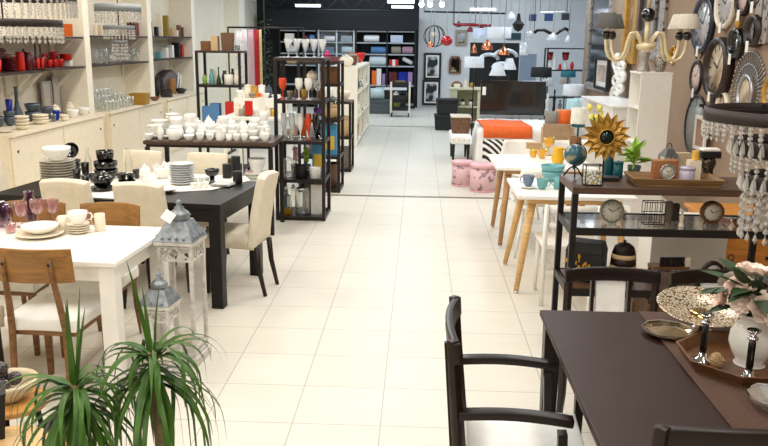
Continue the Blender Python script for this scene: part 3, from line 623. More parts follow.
porc(PM, 'second row', ((168.5,'plate',12,2.5),(179.5,'jar',9,13),(190,'teapot',9.5,13),(201,'cup',8,9),(211,'bowl',11,9),(222,'sugar_bowl',10,13),(233,'bowl',10,9),(243,'cup',8,9),(253,'bowl',10,10),(263,'pitcher',8,13)), 136)
stack(PB, 160, 133, 17, 6, 2.6, 3.2, WHITE, 'white porcelain plate', 'the tall pile behind round sugar bowl', g)
porc(PB, 'third row', ((177,'bowl',14,12),(191,'bowl',12,14),(203,'teapot',10,15),(214,'jar',9,16),(224,'bowl',11,13),(235,'cup',9,13),(245,'mug',8,12),(255.5,'bowl',11,12),(266.5,'jar',9,15)), 133)
stack(PR, 173, 131, 13, 7, 2.9, 3.2, WHITE, 'white porcelain bowl', 'the tallest pile by the cream cupboards', g, 'bowl', 'bowl', 'bowl')
porc(PR, 'rear row', ((187,'canister',10,17),(198,'jar',10,17),(209,'teapot',10,20),(221,'jar',10,19),(232,'teapot',10,20),(243,'sugar_bowl',10,16),(253.5,'jar',10,17),(264,'bowl',10,15)), 131)
for surf, px, base, w, h, row, o_ in ((PM, 211, 136, 11, 9, 'second', 'fifth'), (PM, 233, 136, 10, 9, 'second', 'seventh'), (PM, 253, 136, 10, 10, 'second', 'ninth'), (PB, 177, 133, 14, 12, 'third', 'first'), (PB, 191, 133, 12, 14, 'third', 'second'), (PB, 224, 133, 11, 13, 'third', 'fifth'), (PB, 255.5, 133, 11, 12, 'third', 'eighth'), (PR, 264, 131, 10, 15, 'rear', 'eighth')):
    k = mpp(spot(surf, px, base)); put(surf, 'bowl', px, base, w, h, WHITE, 'bowl', f'white porcelain bowl nested in the {o_} piece of the {row} row', 'bowl', g, lift=h*k*.6)
LS = ('y', 7.62, .445); g = 'goods on the porcelain table lower shelf'
for i, (x, w, h, m_, l) in enumerate(((188, 22, 20, GREYWOOD, 'grey box on the shelf under porcelain'), (204, 8, 26, YBLK, 'yellow and black print box under porcelain'), (214, 9, 22, BLACKM, 'black box standing under porcelain'), (225, 10, 25, YBLK, 'second yellow print box under porcelain, wider'), (236, 9, 20, BROWNC, 'brown box under porcelain beside black canisters'))): put(LS, 'lidded_box', x, 185, w, h, m_, 'box', l, 'box', g, d=20)
LF = ('y', 7.50, .445)
zt = stack(LF, 257, 187, 22, 5, 3.1, 3, WHITE, 'white square plate', 'the pile under the porcelain table end', g, 'square_plate')
p = gy(257, 170, 7.5); k = mpp(p); ware('bowl', (p.x, 7.5, zt+.013), (17*k, 17*k, 14*k), WHITE, 'bowl', 'white bowl topping square plate pile under porcelain', 'bowl', g)
# ================================================================ chairs
def slipper_chair(loc, rz, label, group='cream leather dining chairs'):
    "upholstered parsons chair, front towards +y"
    t = thing('upholstered_chair', label, 'chair', loc, rz, group)
    part('seat', MB().grid(lambda u, v: (-.185+.37*u, -.19+.40*v, .465+.018*sin(pi*u)*sin(pi*v)), 6, 6, .11), CREAML, t, 0)
    def bk(u, v):
        z = .37+.52*v; y = -.205-.085*v**1.4+.02*sin(pi*u); return (-.185*(1-.09*v)+.37*(1-.09*v)*u, y, z - .012*(2*u-1)**2*v)
    part('backrest', MB().grid(bk, 8, 10, .065), CREAML, t, .012)
    for sx in (-1, 1):
        part('leg', MB().hexa([(sx*.155-.015,.18-.015,0),(sx*.155+.015,.18-.015,0),(sx*.155+.015,.18+.015,0),(sx*.155-.015,.18+.015,0)], [(sx*.155-.02,.16-.02,.365),(sx*.155+.02,.16-.02,.365),(sx*.155+.02,.16+.02,.365),(sx*.155-.02,.16+.02,.365)]), DKWOOD, t, .002)
        part('leg', MB().tube([(sx*.15,-.2,.37),(sx*.15,-.215,.2),(sx*.15,-.26,0)], [.022,.02,.015], 8), DKWOOD, t)
    return t
def wooden_chair(loc, rz, label, group='wooden chairs at the white table'):
    t = thing('wooden_dining_chair', label, 'chair', loc, rz, group)
    part('seat', MB().grid(lambda u, v: ((-.2-.025*v)+(.4+.05*v)*u, -.2+.42*v, .47+.02*sin(pi*u)*sin(pi*v)), 6, 6, .07), WFAB, t, .01)
    part('seat_frame', MB().box(-.19,-.18,.375,.19,.20,.40), WALNUT, t)
    part('backrest', MB().grid(lambda u, v: (-.225+.45*u, -.265-.02*v+.06*(2*u-1)**2, .675+.175*v-.006*(2*u-1)**2), 12, 4, .014), OAK, t, .003)
    for sx in (-1, 1):
        l = part('leg', MB().tube([(sx*.125,-.262,.80),(sx*.13,-.255,.70),(sx*.14,-.225,.55),(sx*.15,-.205,.42),(sx*.155,-.215,.2),(sx*.16,-.26,0)], [.014,.017,.02,.022,.02,.016], 8, flat=.8), WALNUT, t)
        part('bolt', MB().lathe([(0,0),(.008,0),(.006,.004),(0,.005)], 10, Matrix.Translation((sx*.125,-.279,.775)) @ Matrix.Rotation(pi/2, 4, 'X')), DKWOOD, l)
        part('leg', MB().hexa([(sx*.18-.014,.18-.014,0),(sx*.18+.014,.18-.014,0),(sx*.18+.014,.18+.014,0),(sx*.18-.014,.18+.014,0)], [(sx*.18-.02,.18-.02,.40),(sx*.18+.02,.18-.02,.40),(sx*.18+.02,.18+.02,.40),(sx*.18-.02,.18+.02,.40)]), WALNUT, t, .003)
    return t
# ================================================================ black dining table with its setting
R7 = -.12
t = thing('dining_table', 'black dining table under white runner and stacked crockery', 'table', (-2.13, 5.76, 0), R7); a, b_ = .86, .46
BT = mat('black_table', (30, 27, 26), .42, var=.08, spec=.3)
part('top', MB().box(-a,-b_,.715,a,b_,.75), BT, t, .003)
part('apron', MB().box(-a+.02,-b_+.02,.62,a-.02,-b_+.045,.715).box(-a+.02,b_-.045,.62,a-.02,b_-.02,.715).box(-a+.02,-b_+.045,.62,-a+.045,b_-.045,.715).box(a-.045,-b_+.045,.62,a-.02,b_-.045,.715), BT, t)
for sx in (-1, 1):
    for sy in (-1, 1): part('leg', MB().cbox((sx*(a-.05), sy*(b_-.05), .357), (.085, .085, .714)), BT, t, .003)
rp = [(60,196),(135,200),(168,192.5),(212,190),(250.5,180.6),(245,176.2),(150,173),(75,172)]
pts = [gz(x, y, .75) for x, y in rp]
single('table_runner', MB().prism([(p.x, p.y) for p in pts], .7505, .7535), mat('white_linen', (240, 236, 226), .8, var=.03, bump=.1), 'white runner lying crosswise on the black dining table', 'runner')
B = ('z', .754); g = 'tableware on the black dining table'
zt = stack(B, 59, 181, 34, 8, 2.6, 3.2, mat('cream_plate', (206, 200, 186), .25, var=.05), 'rimmed plate', 'the tall plate pile below the white bowl', g)
p = spot(B, 59, 181); k = mpp(p); ware('bowl', (p.x, p.y, zt+.012), (27*k, 27*k, 13*k), WHITE, 'bowl', 'large white bowl crowning the tall plate pile', 'bowl', g)
for i, (x, y, w, h, l) in enumerate(((77.5, 184, 8, 15, 'black tumbler in front, right beside the plate pile'), (86, 178.5, 8, 16, 'black tumbler behind, beside black bowls'), (86, 187, 8, 12, 'short black tumbler nearest the black dish'))): put(B, 'tumbler', x, y, w, h, BLACKG, 'tumbler', l, 'cup', g)
zt = stack(B, 73, 177, 17, 3, 4.6, 8, BLACKG, 'black bowl', 'the pile behind the tall plate pile', g, 'bowl', 'bowl', 'bowl')
p = spot(B, 73, 177); k = mpp(p); ware('bowl', (p.x, p.y+.03, zt+.085), (17*k, 17*k, 7*k), BLACKG, 'bowl', 'black bowl leaning on edge atop black bowl pile', 'bowl', g, 0, tilt=1.0)
for x, y, l in ((89, 177, 'clear glass bottle beside black bowl pile'), (129.3, 177.5, 'clear glass bottle between black bowls and white owl jar')): put(B, 'bottle', x, y, 7, 29, GLASS, 'bottle', l, 'bottle', g)
zt = stack(B, 106.5, 178, 23, 2, 8, 9, BLACKG, 'wide black bowl', 'the tower of black bowls', g, 'deep_bowl', 'bowl', 'bowl')
p = spot(B, 106.5, 178); k = mpp(p); ware('deep_bowl', (p.x, p.y, zt+.036), (17*k, 17*k, 11*k), BLACKG, 'bowl', 'upper narrow bowl on the tower of black bowls', 'bowl', g)
put(B, 'plate', 102, 190, 27, 3, BLACKG, 'plate', 'black saucer plate under the big black teapot', 'plate', g)
put(B, 'teapot', 103, 189, 21, 16, BLACKG, 'teapot', 'big black teapot on its black saucer plate', 'teapot', g, rz=2.6, lift=.016)
for x, y, w, h, l in ((94, 182.5, 10, 9, 'black cup before the clear bottle'), (122, 181, 10, 8, 'black cup right of the big teapot'), (131, 181.5, 8, 8, 'small black cup beside bowl tower'), (137, 178.5, 8, 9, 'small black cup behind white owl jar')): put(B, 'cup', x, y, w, h, BLACKG, 'cup', l, 'cup', g, rz=x)
for x, y, w, l in ((127, 183, 17, 'black saucer on runner between teapot and owl jar'), (124, 190, 13, 'small black saucer at runner edge')): put(B, 'plate', x, y, w, 2.5, BLACKG, 'saucer', l, 'plate', g)
put(B, 'teapot', 145.5, 182, 12, 19, WHITE, 'teapot', 'white speckled teapot near chair back', 'teapot', g, rz=1.4)
put(B, 'bowl', 163, 178, 19, 11, WHITE, 'bowl', 'wide white bowl of folded napkins', 'bowl', g)
p = spot(B, 163, 178); k = mpp(p)
t = thing('folded_napkin', 'white folded napkin standing in the wide bowl', 'napkin', (p.x, p.y, p.z+.045))
nm_ = MB()
for i in range(5): nm_.add([(0,0,0),(.085*cos(i*1.26),.085*sin(i*1.26),.06),(.06*cos(i*1.26+.5),.06*sin(i*1.26+.5),.085),(.02*cos(i*1.26+.9),.02*sin(i*1.26+.9),.05)], [(0,1,2,3)], True)
part('cloth', nm_, WFAB, t)
zt = stack(B, 182.5, 184, 25, 9, 2.3, 2.8, mat('grey_white_plate', (214, 216, 218), .25, var=.03), 'grey-white plate', 'the plate pile near white coffee cups', g)
put(B, 'plate', 164, 191.5, 27, 3.4, WHITE, 'plate', 'large white plate alone at the runner edge', 'plate', g)
for i, (x, y) in enumerate(((195, 183.5), (201, 183), (207, 182.8), (193.5, 188.5), (200, 188), (206.5, 187.6))): put(B, 'cup', x, y, 5.6, 5.5, WHITE, 'coffee_cup', f'tiny white cup, {ORD[i % 3]} in {"rear" if i < 3 else "front"} row beside the black compote', 'cup', g, rz=i)
t = thing('goblet_bowl', 'black footed compote bowl among white cups', 'bowl', spot(B, 212.5, 184), 0, g); p = t.location; k = mpp(p)
part('bowl', L((.0,.055),(.02,.055),(.05,.075),(.056,.10),(.06,.115),(.056,.115),(.05,.1),(.04,.08),(0,.07)), BLACKG, t); part('foot', L((0,0),(.04,0),(.038,.008),(.018,.02),(.02,.055),(0,.056)), BLACKG, t)
p = spot(B, 223, 185.5)
for i in range(2): ware('square_plate', (p.x, p.y, p.z+i*.009), (.155-.01*i, .155-.01*i, .009), WHITE, 'square_plate', ['lower of two square white plates before black canisters', 'upper of two square white plates before black canisters'][i], 'plate', g, rz=R7)
for x, y, w, h, l in ((227.3, 178, 9, 14, 'black cylinder canister left of the tallest one'), (236.3, 176.2, 9, 20, 'tallest black cylinder canister at table end'), (237.8, 183.2, 9.5, 12, 'short black cylinder canister nearest table edge')): put(B, 'cylinder', x, y, w, h, BLACKM, 'canister', l, 'canister', g)
# chairs of the black table
slipper_chair((-1.34, 5.70, 0), 1.45, 'cream leather chair at the aisle end of the black table')
slipper_chair((-1.85, 5.41, 0), -.12, 'cream leather chair behind the tall lantern, back to us')
slipper_chair((-2.385, 5.48, 0), -.12, 'cream leather chair in front of the tall plate pile')
slipper_chair((-1.83, 6.42, 0), pi-.12, 'cream leather chair across black table, behind plate pile')
slipper_chair((-2.42, 6.5, 0), pi-.12, 'cream leather chair across black table behind clear bottles')
slipper_chair((-3.12, 5.92, 0), -1.69, 'cream leather chair at the cupboard end of black table')
# ================================================================ white dining table
RW = -.05
t = thing('dining_table', 'white painted dining table set with cream plates', 'table', (-2.16, 4.17, 0), RW); a, b_ = .68, .39
part('top', MB().box(-a,-b_,.722,a,b_,.75), WHITEP, t, .005)
part('apron', MB().box(-a+.03,-b_+.03,.64,a-.03,-b_+.055,.722).box(-a+.03,b_-.055,.64,a-.03,b_-.03,.722).box(-a+.03,-b_+.055,.64,-a+.055,b_-.055,.722).box(a-.055,-b_+.055,.64,a-.03,b_-.055,.722), WHITEP, t)
for sx in (-1, 1):
    for sy in (-1, 1): part('leg', MB().cbox((sx*(a-.06), sy*(b_-.06), .361), (.085, .085, .721)), WHITEP, t, .004)
W = ('z', .75); g = 'tableware on the white dining table'
put(W, 'plate', 40, 236, 46, 3.5, OFFW, 'plate', 'wide cream dinner plate beneath deep white plate', 'plate', g)
put(W, 'bowl', 40.5, 234.6, 36, 8, WHITE, 'soup_plate', 'deep white soup plate on wide cream plate', 'plate', g, lift=.012)
zt = stack(W, 79, 233, 22, 4, 2.4, 3, OFFW, 'small cream saucer', 'the saucer pile beside cream mug', g)
p = spot(W, 79, 233); k = mpp(p); ware('cup', (p.x, p.y, zt+.006), (19*k, 19*k, 12.5*k), WHITE, 'teacup', 'white teacup on the small saucer pile', 'cup', g, rz=.3)
put(W, 'mug', 65, 231, 12.5, 15, OFFW, 'mug', 'cream mug between plates and teacup', 'mug', g, rz=pi-.2)
put(W, 'mug', 100.5, 230.5, 10.5, 17, OFFW, 'mug', 'tall cream mug nearest the table corner', 'mug', g, rz=pi+.2)
put(W, 'cup', 73, 223, 10, 7, PLUM, 'cup', 'small dusty pink cup behind cream mug', 'cup', g, rz=1.5)
for x, y, w, h, m_, l in ((22, 227, 13.5, 25, PINKG, 'tall cut rose goblet nearest the purple carafe'), (39, 225, 14, 26, PINKG, 'middle cut rose goblet behind soup plate'), (54, 224, 12.5, 25, PINKG, 'farthest cut rose goblet beside cream mug')): put(W, 'goblet_parts', x, y, w, h, m_, 'goblet', l, 'glass', g)
put(W, 'ball', 3, 227, 21, 27, PURPG, 'globe_vase', 'round dark purple glass vase at table edge', 'vase', g)
put(W, 'vase', 31, 221, 15, 30, PURPG, 'vase', 'tall dark purple glass vase behind goblets', 'vase', g)
put(W, 'tumbler', 11, 233, 11, 10, PINKG, 'tumbler', 'low pale rose tumbler before purple vase', 'cup', g)
wooden_chair((-1.872, 3.87, 0), -.04, 'wooden chair with curved oak back pulled to white table, nearest us').scale = (.93, 1, 1)
wooden_chair((-1.90, 4.47, 0), pi-.05, 'wooden chair across white table, behind the tall cream mug').scale = (.86, 1, 1)
wooden_chair((-2.38, 4.50, 0), pi-.05, 'wooden chair across white table, behind rose goblets').scale = (.86, 1, 1)
slipper_chair((-2.37, 3.68, 0), -.12, 'cream leather chair beside the nearest oak-backed chair')
# ================================================================ lanterns
def lantern(x, y, w, hbody, hroof, rz, label, tagm=None):
    t = thing('lantern', label, 'lantern', (x, y, 0), rz, 'white wooden lanterns'); a = w/2; p = w*.09
    WL = mat('whitewashed_wood', (206, 202, 194), .6, var=.16, scale=30); ZR = mat('zinc_roof', (138, 144, 150), .45, .5, var=.25, scale=30)
    part('plinth', MB().box(-a,-a,0,a,a,.05).box(-a*.88,-a*.88,.05,a*.88,a*.88,.075), WL, t, .004)
    for sx in (-1, 1):
        for sy in (-1, 1): part('post', MB().cbox((sx*(a*.9-p/2), sy*(a*.9-p/2), (.075+hbody)/2), (p, p, hbody-.075)), WL, t, .002)
    z1, z2 = hbody-.095*w/.25, hbody-.012
    for k in range(4):
        M = Matrix.Rotation(k*pi/2, 4, 'Z'); q = a*.9-p/2
        s = part('fretwork', MB().bar((-q,q,z1),(q,q,z1),p*.6,p*.6,M).bar((-q,q,z2),(q,q,z2),p*.6,p*.6,M).bar((-q,q,z1),(0,q,z2),p*.4,p*.45,M).bar((0,q,z2),(q,q,z1),p*.4,p*.45,M).bar((-q,q,z2),(0,q,z1),p*.4,p*.45,M).bar((0,q,z1),(q,q,z2),p*.4,p*.45,M), WL, t)
        part('pane', MB().box(-q,q-.002,.08,q,q+.001,hbody-.01, M), glass('lantern_pane', (.99,.99,.99), .25, .0), t)
        part('rail', MB().bar((-q,q,.10),(q,q,.10),p*.7,p*.8,M), WL, t)
    part('cornice', MB().box(-a,-a,hbody,a,a,hbody+.022), WL, t, .003)
    z = hbody+.022; h = hroof; r = a*1.12
    part('roof', MB().hexa([(-a*1.02,-a*1.02,z),(a*1.02,-a*1.02,z),(a*1.02,a*1.02,z),(-a*1.02,a*1.02,z)], [(-a*.5,-a*.5,z+h*.48),(a*.5,-a*.5,z+h*.48),(a*.5,a*.5,z+h*.48),(-a*.5,a*.5,z+h*.48)]), ZR, t, .003)
    part('finial', MB().lathe([(0,z+h*.48),(a*.52,z+h*.48),(a*.5,z+h*.56),(a*.56,z+h*.6),(a*.45,z+h*.68),(a*.22,z+h*.76),(a*.24,z+h*.8),(a*.1,z+h*.84),(a*.16,z+h*.9),(a*.12,z+h*.96),(0,z+h)], 16), ZR, t)
    rv = MB()
    for k in range(4):
        M = Matrix.Rotation(k*pi/2, 4, 'Z')
        for i in range(4): rv.sphere(a*.07, ((i-1.5)*a*.36, -a*.98, z+h*.1), 8, 5, M=M)
    part('roof_stud', rv, ZR, t)['kind'] = 'stuff'
    if tagm: part('price_tag', MB().box(-.035,-.001,-.06,.035,.001,0, Matrix.Translation((-.01, -a*.72, z+h*.75)) @ Matrix.Rotation(-.5, 4, 'X') @ Matrix.Rotation(.5, 4, 'Y')), WHITEP, t, label='white blank paper tag')
    part('candle', L((0,0),(.035,0),(.035,.08),(.03,.085),(0,.083)), OFFW, t).location = (0, 0, .076)
    return t
lantern(-1.345, 4.33, .232, .715, .225, -.10, 'tall whitewashed wooden lantern with grey roof and paper tag', 1)
lantern(-1.378, 4.02, .175, .435, .165, -.10, 'short whitewashed wooden lantern standing before the tall one')
# ================================================================ nesting stools with bowls
def stool(px, py, z, r, m_, label, tm=None):
    p = gz(px, py, z); t = thing('nesting_table', label, 'table', (p.x, p.y, 0), 0, 'round wooden side tables')
    part('top', L((0,z-.03),(r-.01,z-.03),(r,z-.02),(r,z-.006),(r-.008,z),(0,z), seg=40), m_, t)
    for k in range(3):
        a = k*2.1+.6; part('leg', MB().tube([(r*.6*cos(a), r*.6*sin(a), z-.03), (r*.9*cos(a), r*.9*sin(a), 0)], .011, 8), BLACKM, t)
    return p
p1 = stool(14, 399, .42, .135, wood('honey_oak', (196, 142, 74), .35, .2), 'round honey oak side table carrying ball bowl')
p2 = stool(10, 441, .44, .13, wood('pale_oak', (218, 178, 122), .4, .15), 'round pale oak side table under black cube vase, nearest us')
p3 = stool(57, 437, .27, .10, MATS['honey_oak'], 'low round honey oak side table behind palm leaves')
ware('bowl', (p1.x-.02, p1.y, .42+LIFT), (.23, .23, .085), [wood('bowl_wood', (206, 188, 156), .4, .2)], 'wooden_bowl', 'pale wooden bowl holding dark decorative balls', 'bowl')
ware('bowl', (p3.x, p3.y, .27+LIFT), (.15, .15, .05), [BLACKM], 'wooden_bowl', 'small dark bowl on the low oak side table', 'bowl')
BALLM = pattern('marbled_ball', (30, 24, 28), (150, 140, 136), 'noise', 30, .2, thr=.6, soft=.06)
for i, (dx, dy, dz) in enumerate(((-.055, -.02, .037), (.0, -.035, .034), (.01, .04, .034), (-.05, .05, .037), (-.025, .005, .09))):
    ware('ball', (p1.x-.02+dx, p1.y+dy, .42+dz+.009), (.058, .058, .058), [BALLM], 'decorative_ball', ['dark marbled ball by the bowl edge, nearest table rim', 'dark marbled ball in front of the pale bowl', 'dark marbled ball at the far side of pale bowl', 'dark marbled ball at the rear bowl edge', 'dark marbled ball on top of the others in bowl'][i], 'ball', 'marbled balls in the pale bowl')
t = thing('cube_vase', 'black square vase on the pale oak side table', 'vase', (p2.x-.085, p2.y+.03, .44+LIFT), .5)
part('body', MB().hexa([(-.045,-.045,0),(.045,-.045,0),(.045,.045,0),(-.045,.045,0)], [(-.06,-.06,.17),(.06,-.06,.17),(.06,.06,.17),(-.06,.06,.17)]), BLACKM, t, .003); part('rim', MB().box(-.062,-.062,.17,.062,.062,.176), BLACKM, t)
# ================================================================ dragon palms
def palm(px, py, Y, label, seed, n=82, up=5):
    p = gy(px, py, Y); t = thing('dragon_palm', label, 'plant', (p.x, Y, 0), 0, 'potted dragon palms'); rnd = random.Random(seed); zc = p.z
    part('pot', L((0,0),(.10,0),(.13,.2),(.14,.22),(.125,.22),(.115,.19),(0,.19), seg=28), mat('terracotta', (150, 92, 62), .8), t)
    part('soil', L((0,.186),(.112,.19),(0,.196)), mat('soil', (46, 34, 26), .9), t)
    part('trunk', MB().tube([(0,0,.19),(.008,.004,zc*.6),(0,0,zc)], [.022,.017,.014], 8), mat('palm_bark', (128, 110, 80), .8, var=.3, scale=40), t)
    for i in range(n):
        az = i*2.39996+rnd.uniform(-.25, .25); f = i/n
        if i < up: el, ln, droop = rnd.uniform(1.3, 1.52), rnd.uniform(.22, .34), rnd.uniform(.0, .2)
        elif f < .38: el, ln, droop = rnd.uniform(.35, .95), rnd.uniform(.20, .30), rnd.uniform(1.7, 2.6)
        else: el, ln, droop = rnd.uniform(-.9, .0), rnd.uniform(.28, .44), rnd.uniform(1.0, 1.7)
        pts = []; x = .01; z = zc-.10*f*(i >= up); e = el; w0 = rnd.uniform(.007, .0105); N = 12
        sway = rnd.uniform(-.25, .25)
        for k in range(N+1):
            s = k/N; pts.append((x*cos(az+sway*s), x*sin(az+sway*s), z, az+sway*s))
            e = max(-1.5, el-droop*s**1.1*1.3); x += cos(e)*ln/N; z += sin(e)*ln/N
        vs, fs = [], []
        for k, (X, Yy, Z, aa) in enumerate(pts):
            s = k/N; w = w0*(min(1, .55+s*3))*(1-s**2.2)+.0006; ox, oy = -sin(aa)*w, cos(aa)*w
            vs += [(X+ox, Yy+oy, Z+w*.45), (X, Yy, Z), (X-ox, Yy-oy, Z+w*.45)]
        for k in range(N): o = 3*k; fs += [(o, o+1, o+4, o+3), (o+1, o+2, o+5, o+4)]
        part('leaf', MB().add(vs, fs, True), GREEN, t)
palm(74, 384, 2.2, 'dragon palm with leaves spilling over low oak side table', 3, up=4)
palm(152, 352, 2.3, 'dragon palm with drooping leaves in front of the lanterns', 8, up=3)
# ================================================================ tall racks along the aisle
rack('aisle_rack', 'nearest tall dark rack on the aisle, frosted bowls on top', -1.47, -.95, 8.03, 8.55, (.035, .43, .83, 1.245, 1.672), group='tall dark racks on the aisle')
rack('aisle_rack', 'second tall dark rack on the aisle, brown box on it', -1.47, -.95, 9.60, 10.12, (.035, .45, .9, 1.33, 1.60), group='tall dark racks on the aisle')
rack('aisle_rack', 'third tall dark rack on the aisle, farthest one', -1.47, -.95, 11.2, 11.72, (.035, .5, 1.0), group='tall dark racks on the aisle')
A = lambda z, y=8.2: ('y', y, z+.0)
g = 'glassware on the nearest aisle rack'
for i, (x, y_) in enumerate(((288.5, 8.15), (297, 8.2), (305.5, 8.15), (314, 8.2), (322.5, 8.15))): put(A(1.672, y_), 'coupe', x, 57, 9, 18, GLASSW, 'frosted_coupe', f'frosted conical glass, {ORD[i]} from the left on the nearest rack top', 'glass', g)
S = A(1.245)
for k_, x, w, h, m_, nm, l in (('goblet',283,8,21,mat('orange_glass',(226,74,34),.2,coat=.4),'goblet','orange-red goblet on the nearest aisle rack'),('goblet',299,8,21,WHITE,'goblet','opaque white goblet, first of two on nearest rack'),('goblet',308.5,8,21,WHITE,'goblet','opaque white goblet, second of two on nearest rack'),('goblet',317.5,7,19,GLASS,'goblet','clear goblet at the nearest rack post')): put(S, k_, x, 98, w, h, m_, nm, l, 'glass', g)
S = A(1.245, 8.4)
for i, (x, k_, w, h, m_, nm, l) in enumerate(((290,'cup',6,7,FLORAL,'cup','flower-printed cup behind orange-red goblet'),(297,'jar',6,11,PINKG,'jar','rose glass jar behind white goblets'),(304,'tumbler',6,9,YELLOWG,'tumbler','amber yellow tumbler behind white goblets'),(312,'goblet',6,18,GLASS,'goblet','clear goblet behind the white goblets'),(319.5,'canister',5,14,BROWNC,'canister','brown tin canister at the rear of goblet board'))): put(S, k_, x, 97, w, h, m_, nm, l, nm, g)
S = A(.83)
for i, (x, m_, l) in enumerate(((284, GLASSW, 'clear flute nearest the porcelain on aisle rack'), (292, GLASSW, 'clear flute beside the white flute'), (300.5, WHITE, 'opaque white flute on the aisle rack'), (308.5, MATS['orange_glass'], 'orange-red flute on the aisle rack'), (315.5, BLACKG, 'black flute on the aisle rack'))): put(S, 'flute', x, 139, 6.5, 26, m_, 'flute_glass', l, 'glass', g)
for i, (x, w) in enumerate(((287.5, 8), (296.5, 8), (305, 8), (321, 6))): put(('y', 8.1, .83), 'coupe', x, 140, w*.9, 5, GLASS, 'salt_dish', f'small low glass dish, {ORD[i]} from the left before flutes', 'dish', g)
S = A(.83, 8.42)
for i, (x, k_, w, h, m_, nm, l) in enumerate(((287,'bowl',7.5,9,WHITE,'bowl','white bowl behind the clear flutes'),(294,'jar',8,15,OFFW,'jar','cream jar behind the white flute'),(303,'jar',7,21,ORANGE,'jar','orange jar behind orange-red flute'),(312,'bowl',8,11,GLASSW,'bowl','frosted bowl behind black flute'))): put(S, k_, x, 137, w, h, m_, nm, l, nm, g)
p = spot(A(.83, 8.35), 318.5, 138)
t = thing('artificial_flower', 'purple artificial flower standing behind black flute', 'flower', p)
part('vase', L((0,0),(.025,0),(.03,.1),(.015,.16),(.018,.18),(0,.17)), BLACKG, t); part('stem', MB().tube([(0,0,.17),(0,0,.27)], .004, 6), DGREEN, t)
bl = MB()
for i in range(9): bl.sphere(.024, (.03*cos(i*.7), .03*sin(i*.7), .28+.02*(i % 2)), 8, 5)
part('blossom', bl, mat('purple_petal', (110, 62, 150), .6), t)
S = A(.43); g = 'kitchenware on the nearest aisle rack'
put(S, 'cloche', 288.5, 181, 12, 22, GLASS, 'glass_cloche', 'glass dome jar on low board of nearest rack', 'jar', g)
put(('y', 8.16, .43), 'pot', 301, 181.5, 12, 13, BLACKM, 'pot', 'matt black pot beside the glass dome jar', 'pot', g)
put(('y', 8.16, .43), 'pot', 315, 181, 11.5, 11, WHITE, 'pot', 'white enamel pot beside matt black pot', 'pot', g)
for i, (x, m1, m2, l) in enumerate(((295.5, BLACKM, PINK, 'pink flowering pot plant behind black pot'), (306.5, SLATE, LGREEN, 'green leafy pot plant behind white enamel pot'))):
    p = spot(('y', 8.4, .43), x, 176); t = thing('potted_plant', l, 'plant', p, 0, g)
    part('pot', L((0,0),(.04,0),(.05,.11),(.042,.11),(.034,.02),(0,.02)), m1, t); part('stem', MB().tube([(0,0,.02),(.01,0,.16)], .006, 6), DGREEN, t)
    fb = MB(); rn = random.Random(i)
    for q in range(26): fb.sphere(.02, (rn.uniform(-.018,.018), rn.uniform(-.03,.03), .15+rn.uniform(0,.13)), 6, 4)
    part('foliage', fb, m2, t)
t = thing('gift_box', 'blue and yellow printed box upright behind white enamel pot', 'box', spot(('y', 8.47, .43), 319.2, 176), 0, g)
part('body', MB().box(-.07,-.05,0,.07,.05,.36), mat('sky_blue_card', (76, 156, 206), .5), t); part('print', MB().cbox((0,-.052,.15), (.10,.004,.14)), mat('yellow_print', (232, 196, 70), .5), t)
S = A(.035)
t = thing('spirit_bottle', 'square clear bottle with gold label low on nearest rack', 'bottle', spot(('y', 8.18, .035), 286.8, 216), 0, g); k = mpp(t.location)
part('body', MB().hexa([(-.05,-.05,.07),(.05,-.05,.07),(.05,.05,.07),(-.05,.05,.07)], [(-.04,-.04,.2),(.04,-.04,.2),(.04,.04,.2),(-.04,.04,.2)]), GREYG, t); part('gold_base', MB().box(-.055,-.055,0,.055,.055,.068), GOLD, t, .003); part('neck', L((0,.2),(.03,.2),(.018,.24),(.018,.27),(0,.27)), GREYG, t); part('stopper', MB().sphere(.02, (0,0,.28), 10, 6), WHITE, t)
t = thing('glass_canister', 'large clear glass canister low on nearest aisle rack', 'jar', spot(('y', 8.2, .035), 302.5, 216), 0, g)
part('body', L((0,0),(.075,0),(.08,.01),(.08,.25),(.07,.27),(.066,.27),(.074,.25),(.074,.012),(0,.012), seg=28), GLASS, t); part('lid', L((0,.271),(.072,.271),(.078,.285),(.03,.3),(.02,.33),(0,.335)), CHROME, t)
t = thing('carafe', 'slim clear carafe between bottle and glass canister', 'bottle', spot(('y', 8.38, .035), 293.5, 212), 0, g)
part('body', L((0,0),(.045,0),(.05,.03),(.03,.17),(.025,.22),(.03,.25),(0,.24)), GLASS, t); part('stopper', MB().sphere(.022, (0,0,.262), 10, 6), CHROME, t)
put(('y', 8.24, .035), 'box', 317, 215, 10.5, 30, pattern('white_spotted_card', (70, 84, 110), (226, 224, 218), 'voronoi', 16, .5, thr=.16, soft=.04), 'gift_box', 'white spotted tall box low beside glass canister', 'box', g, d=10)
put(('y', 8.42, .035), 'lidded_box', 309, 210, 12, 33, GREYWOOD, 'box', 'grey wooden box behind the glass canister', 'box', g, d=8)
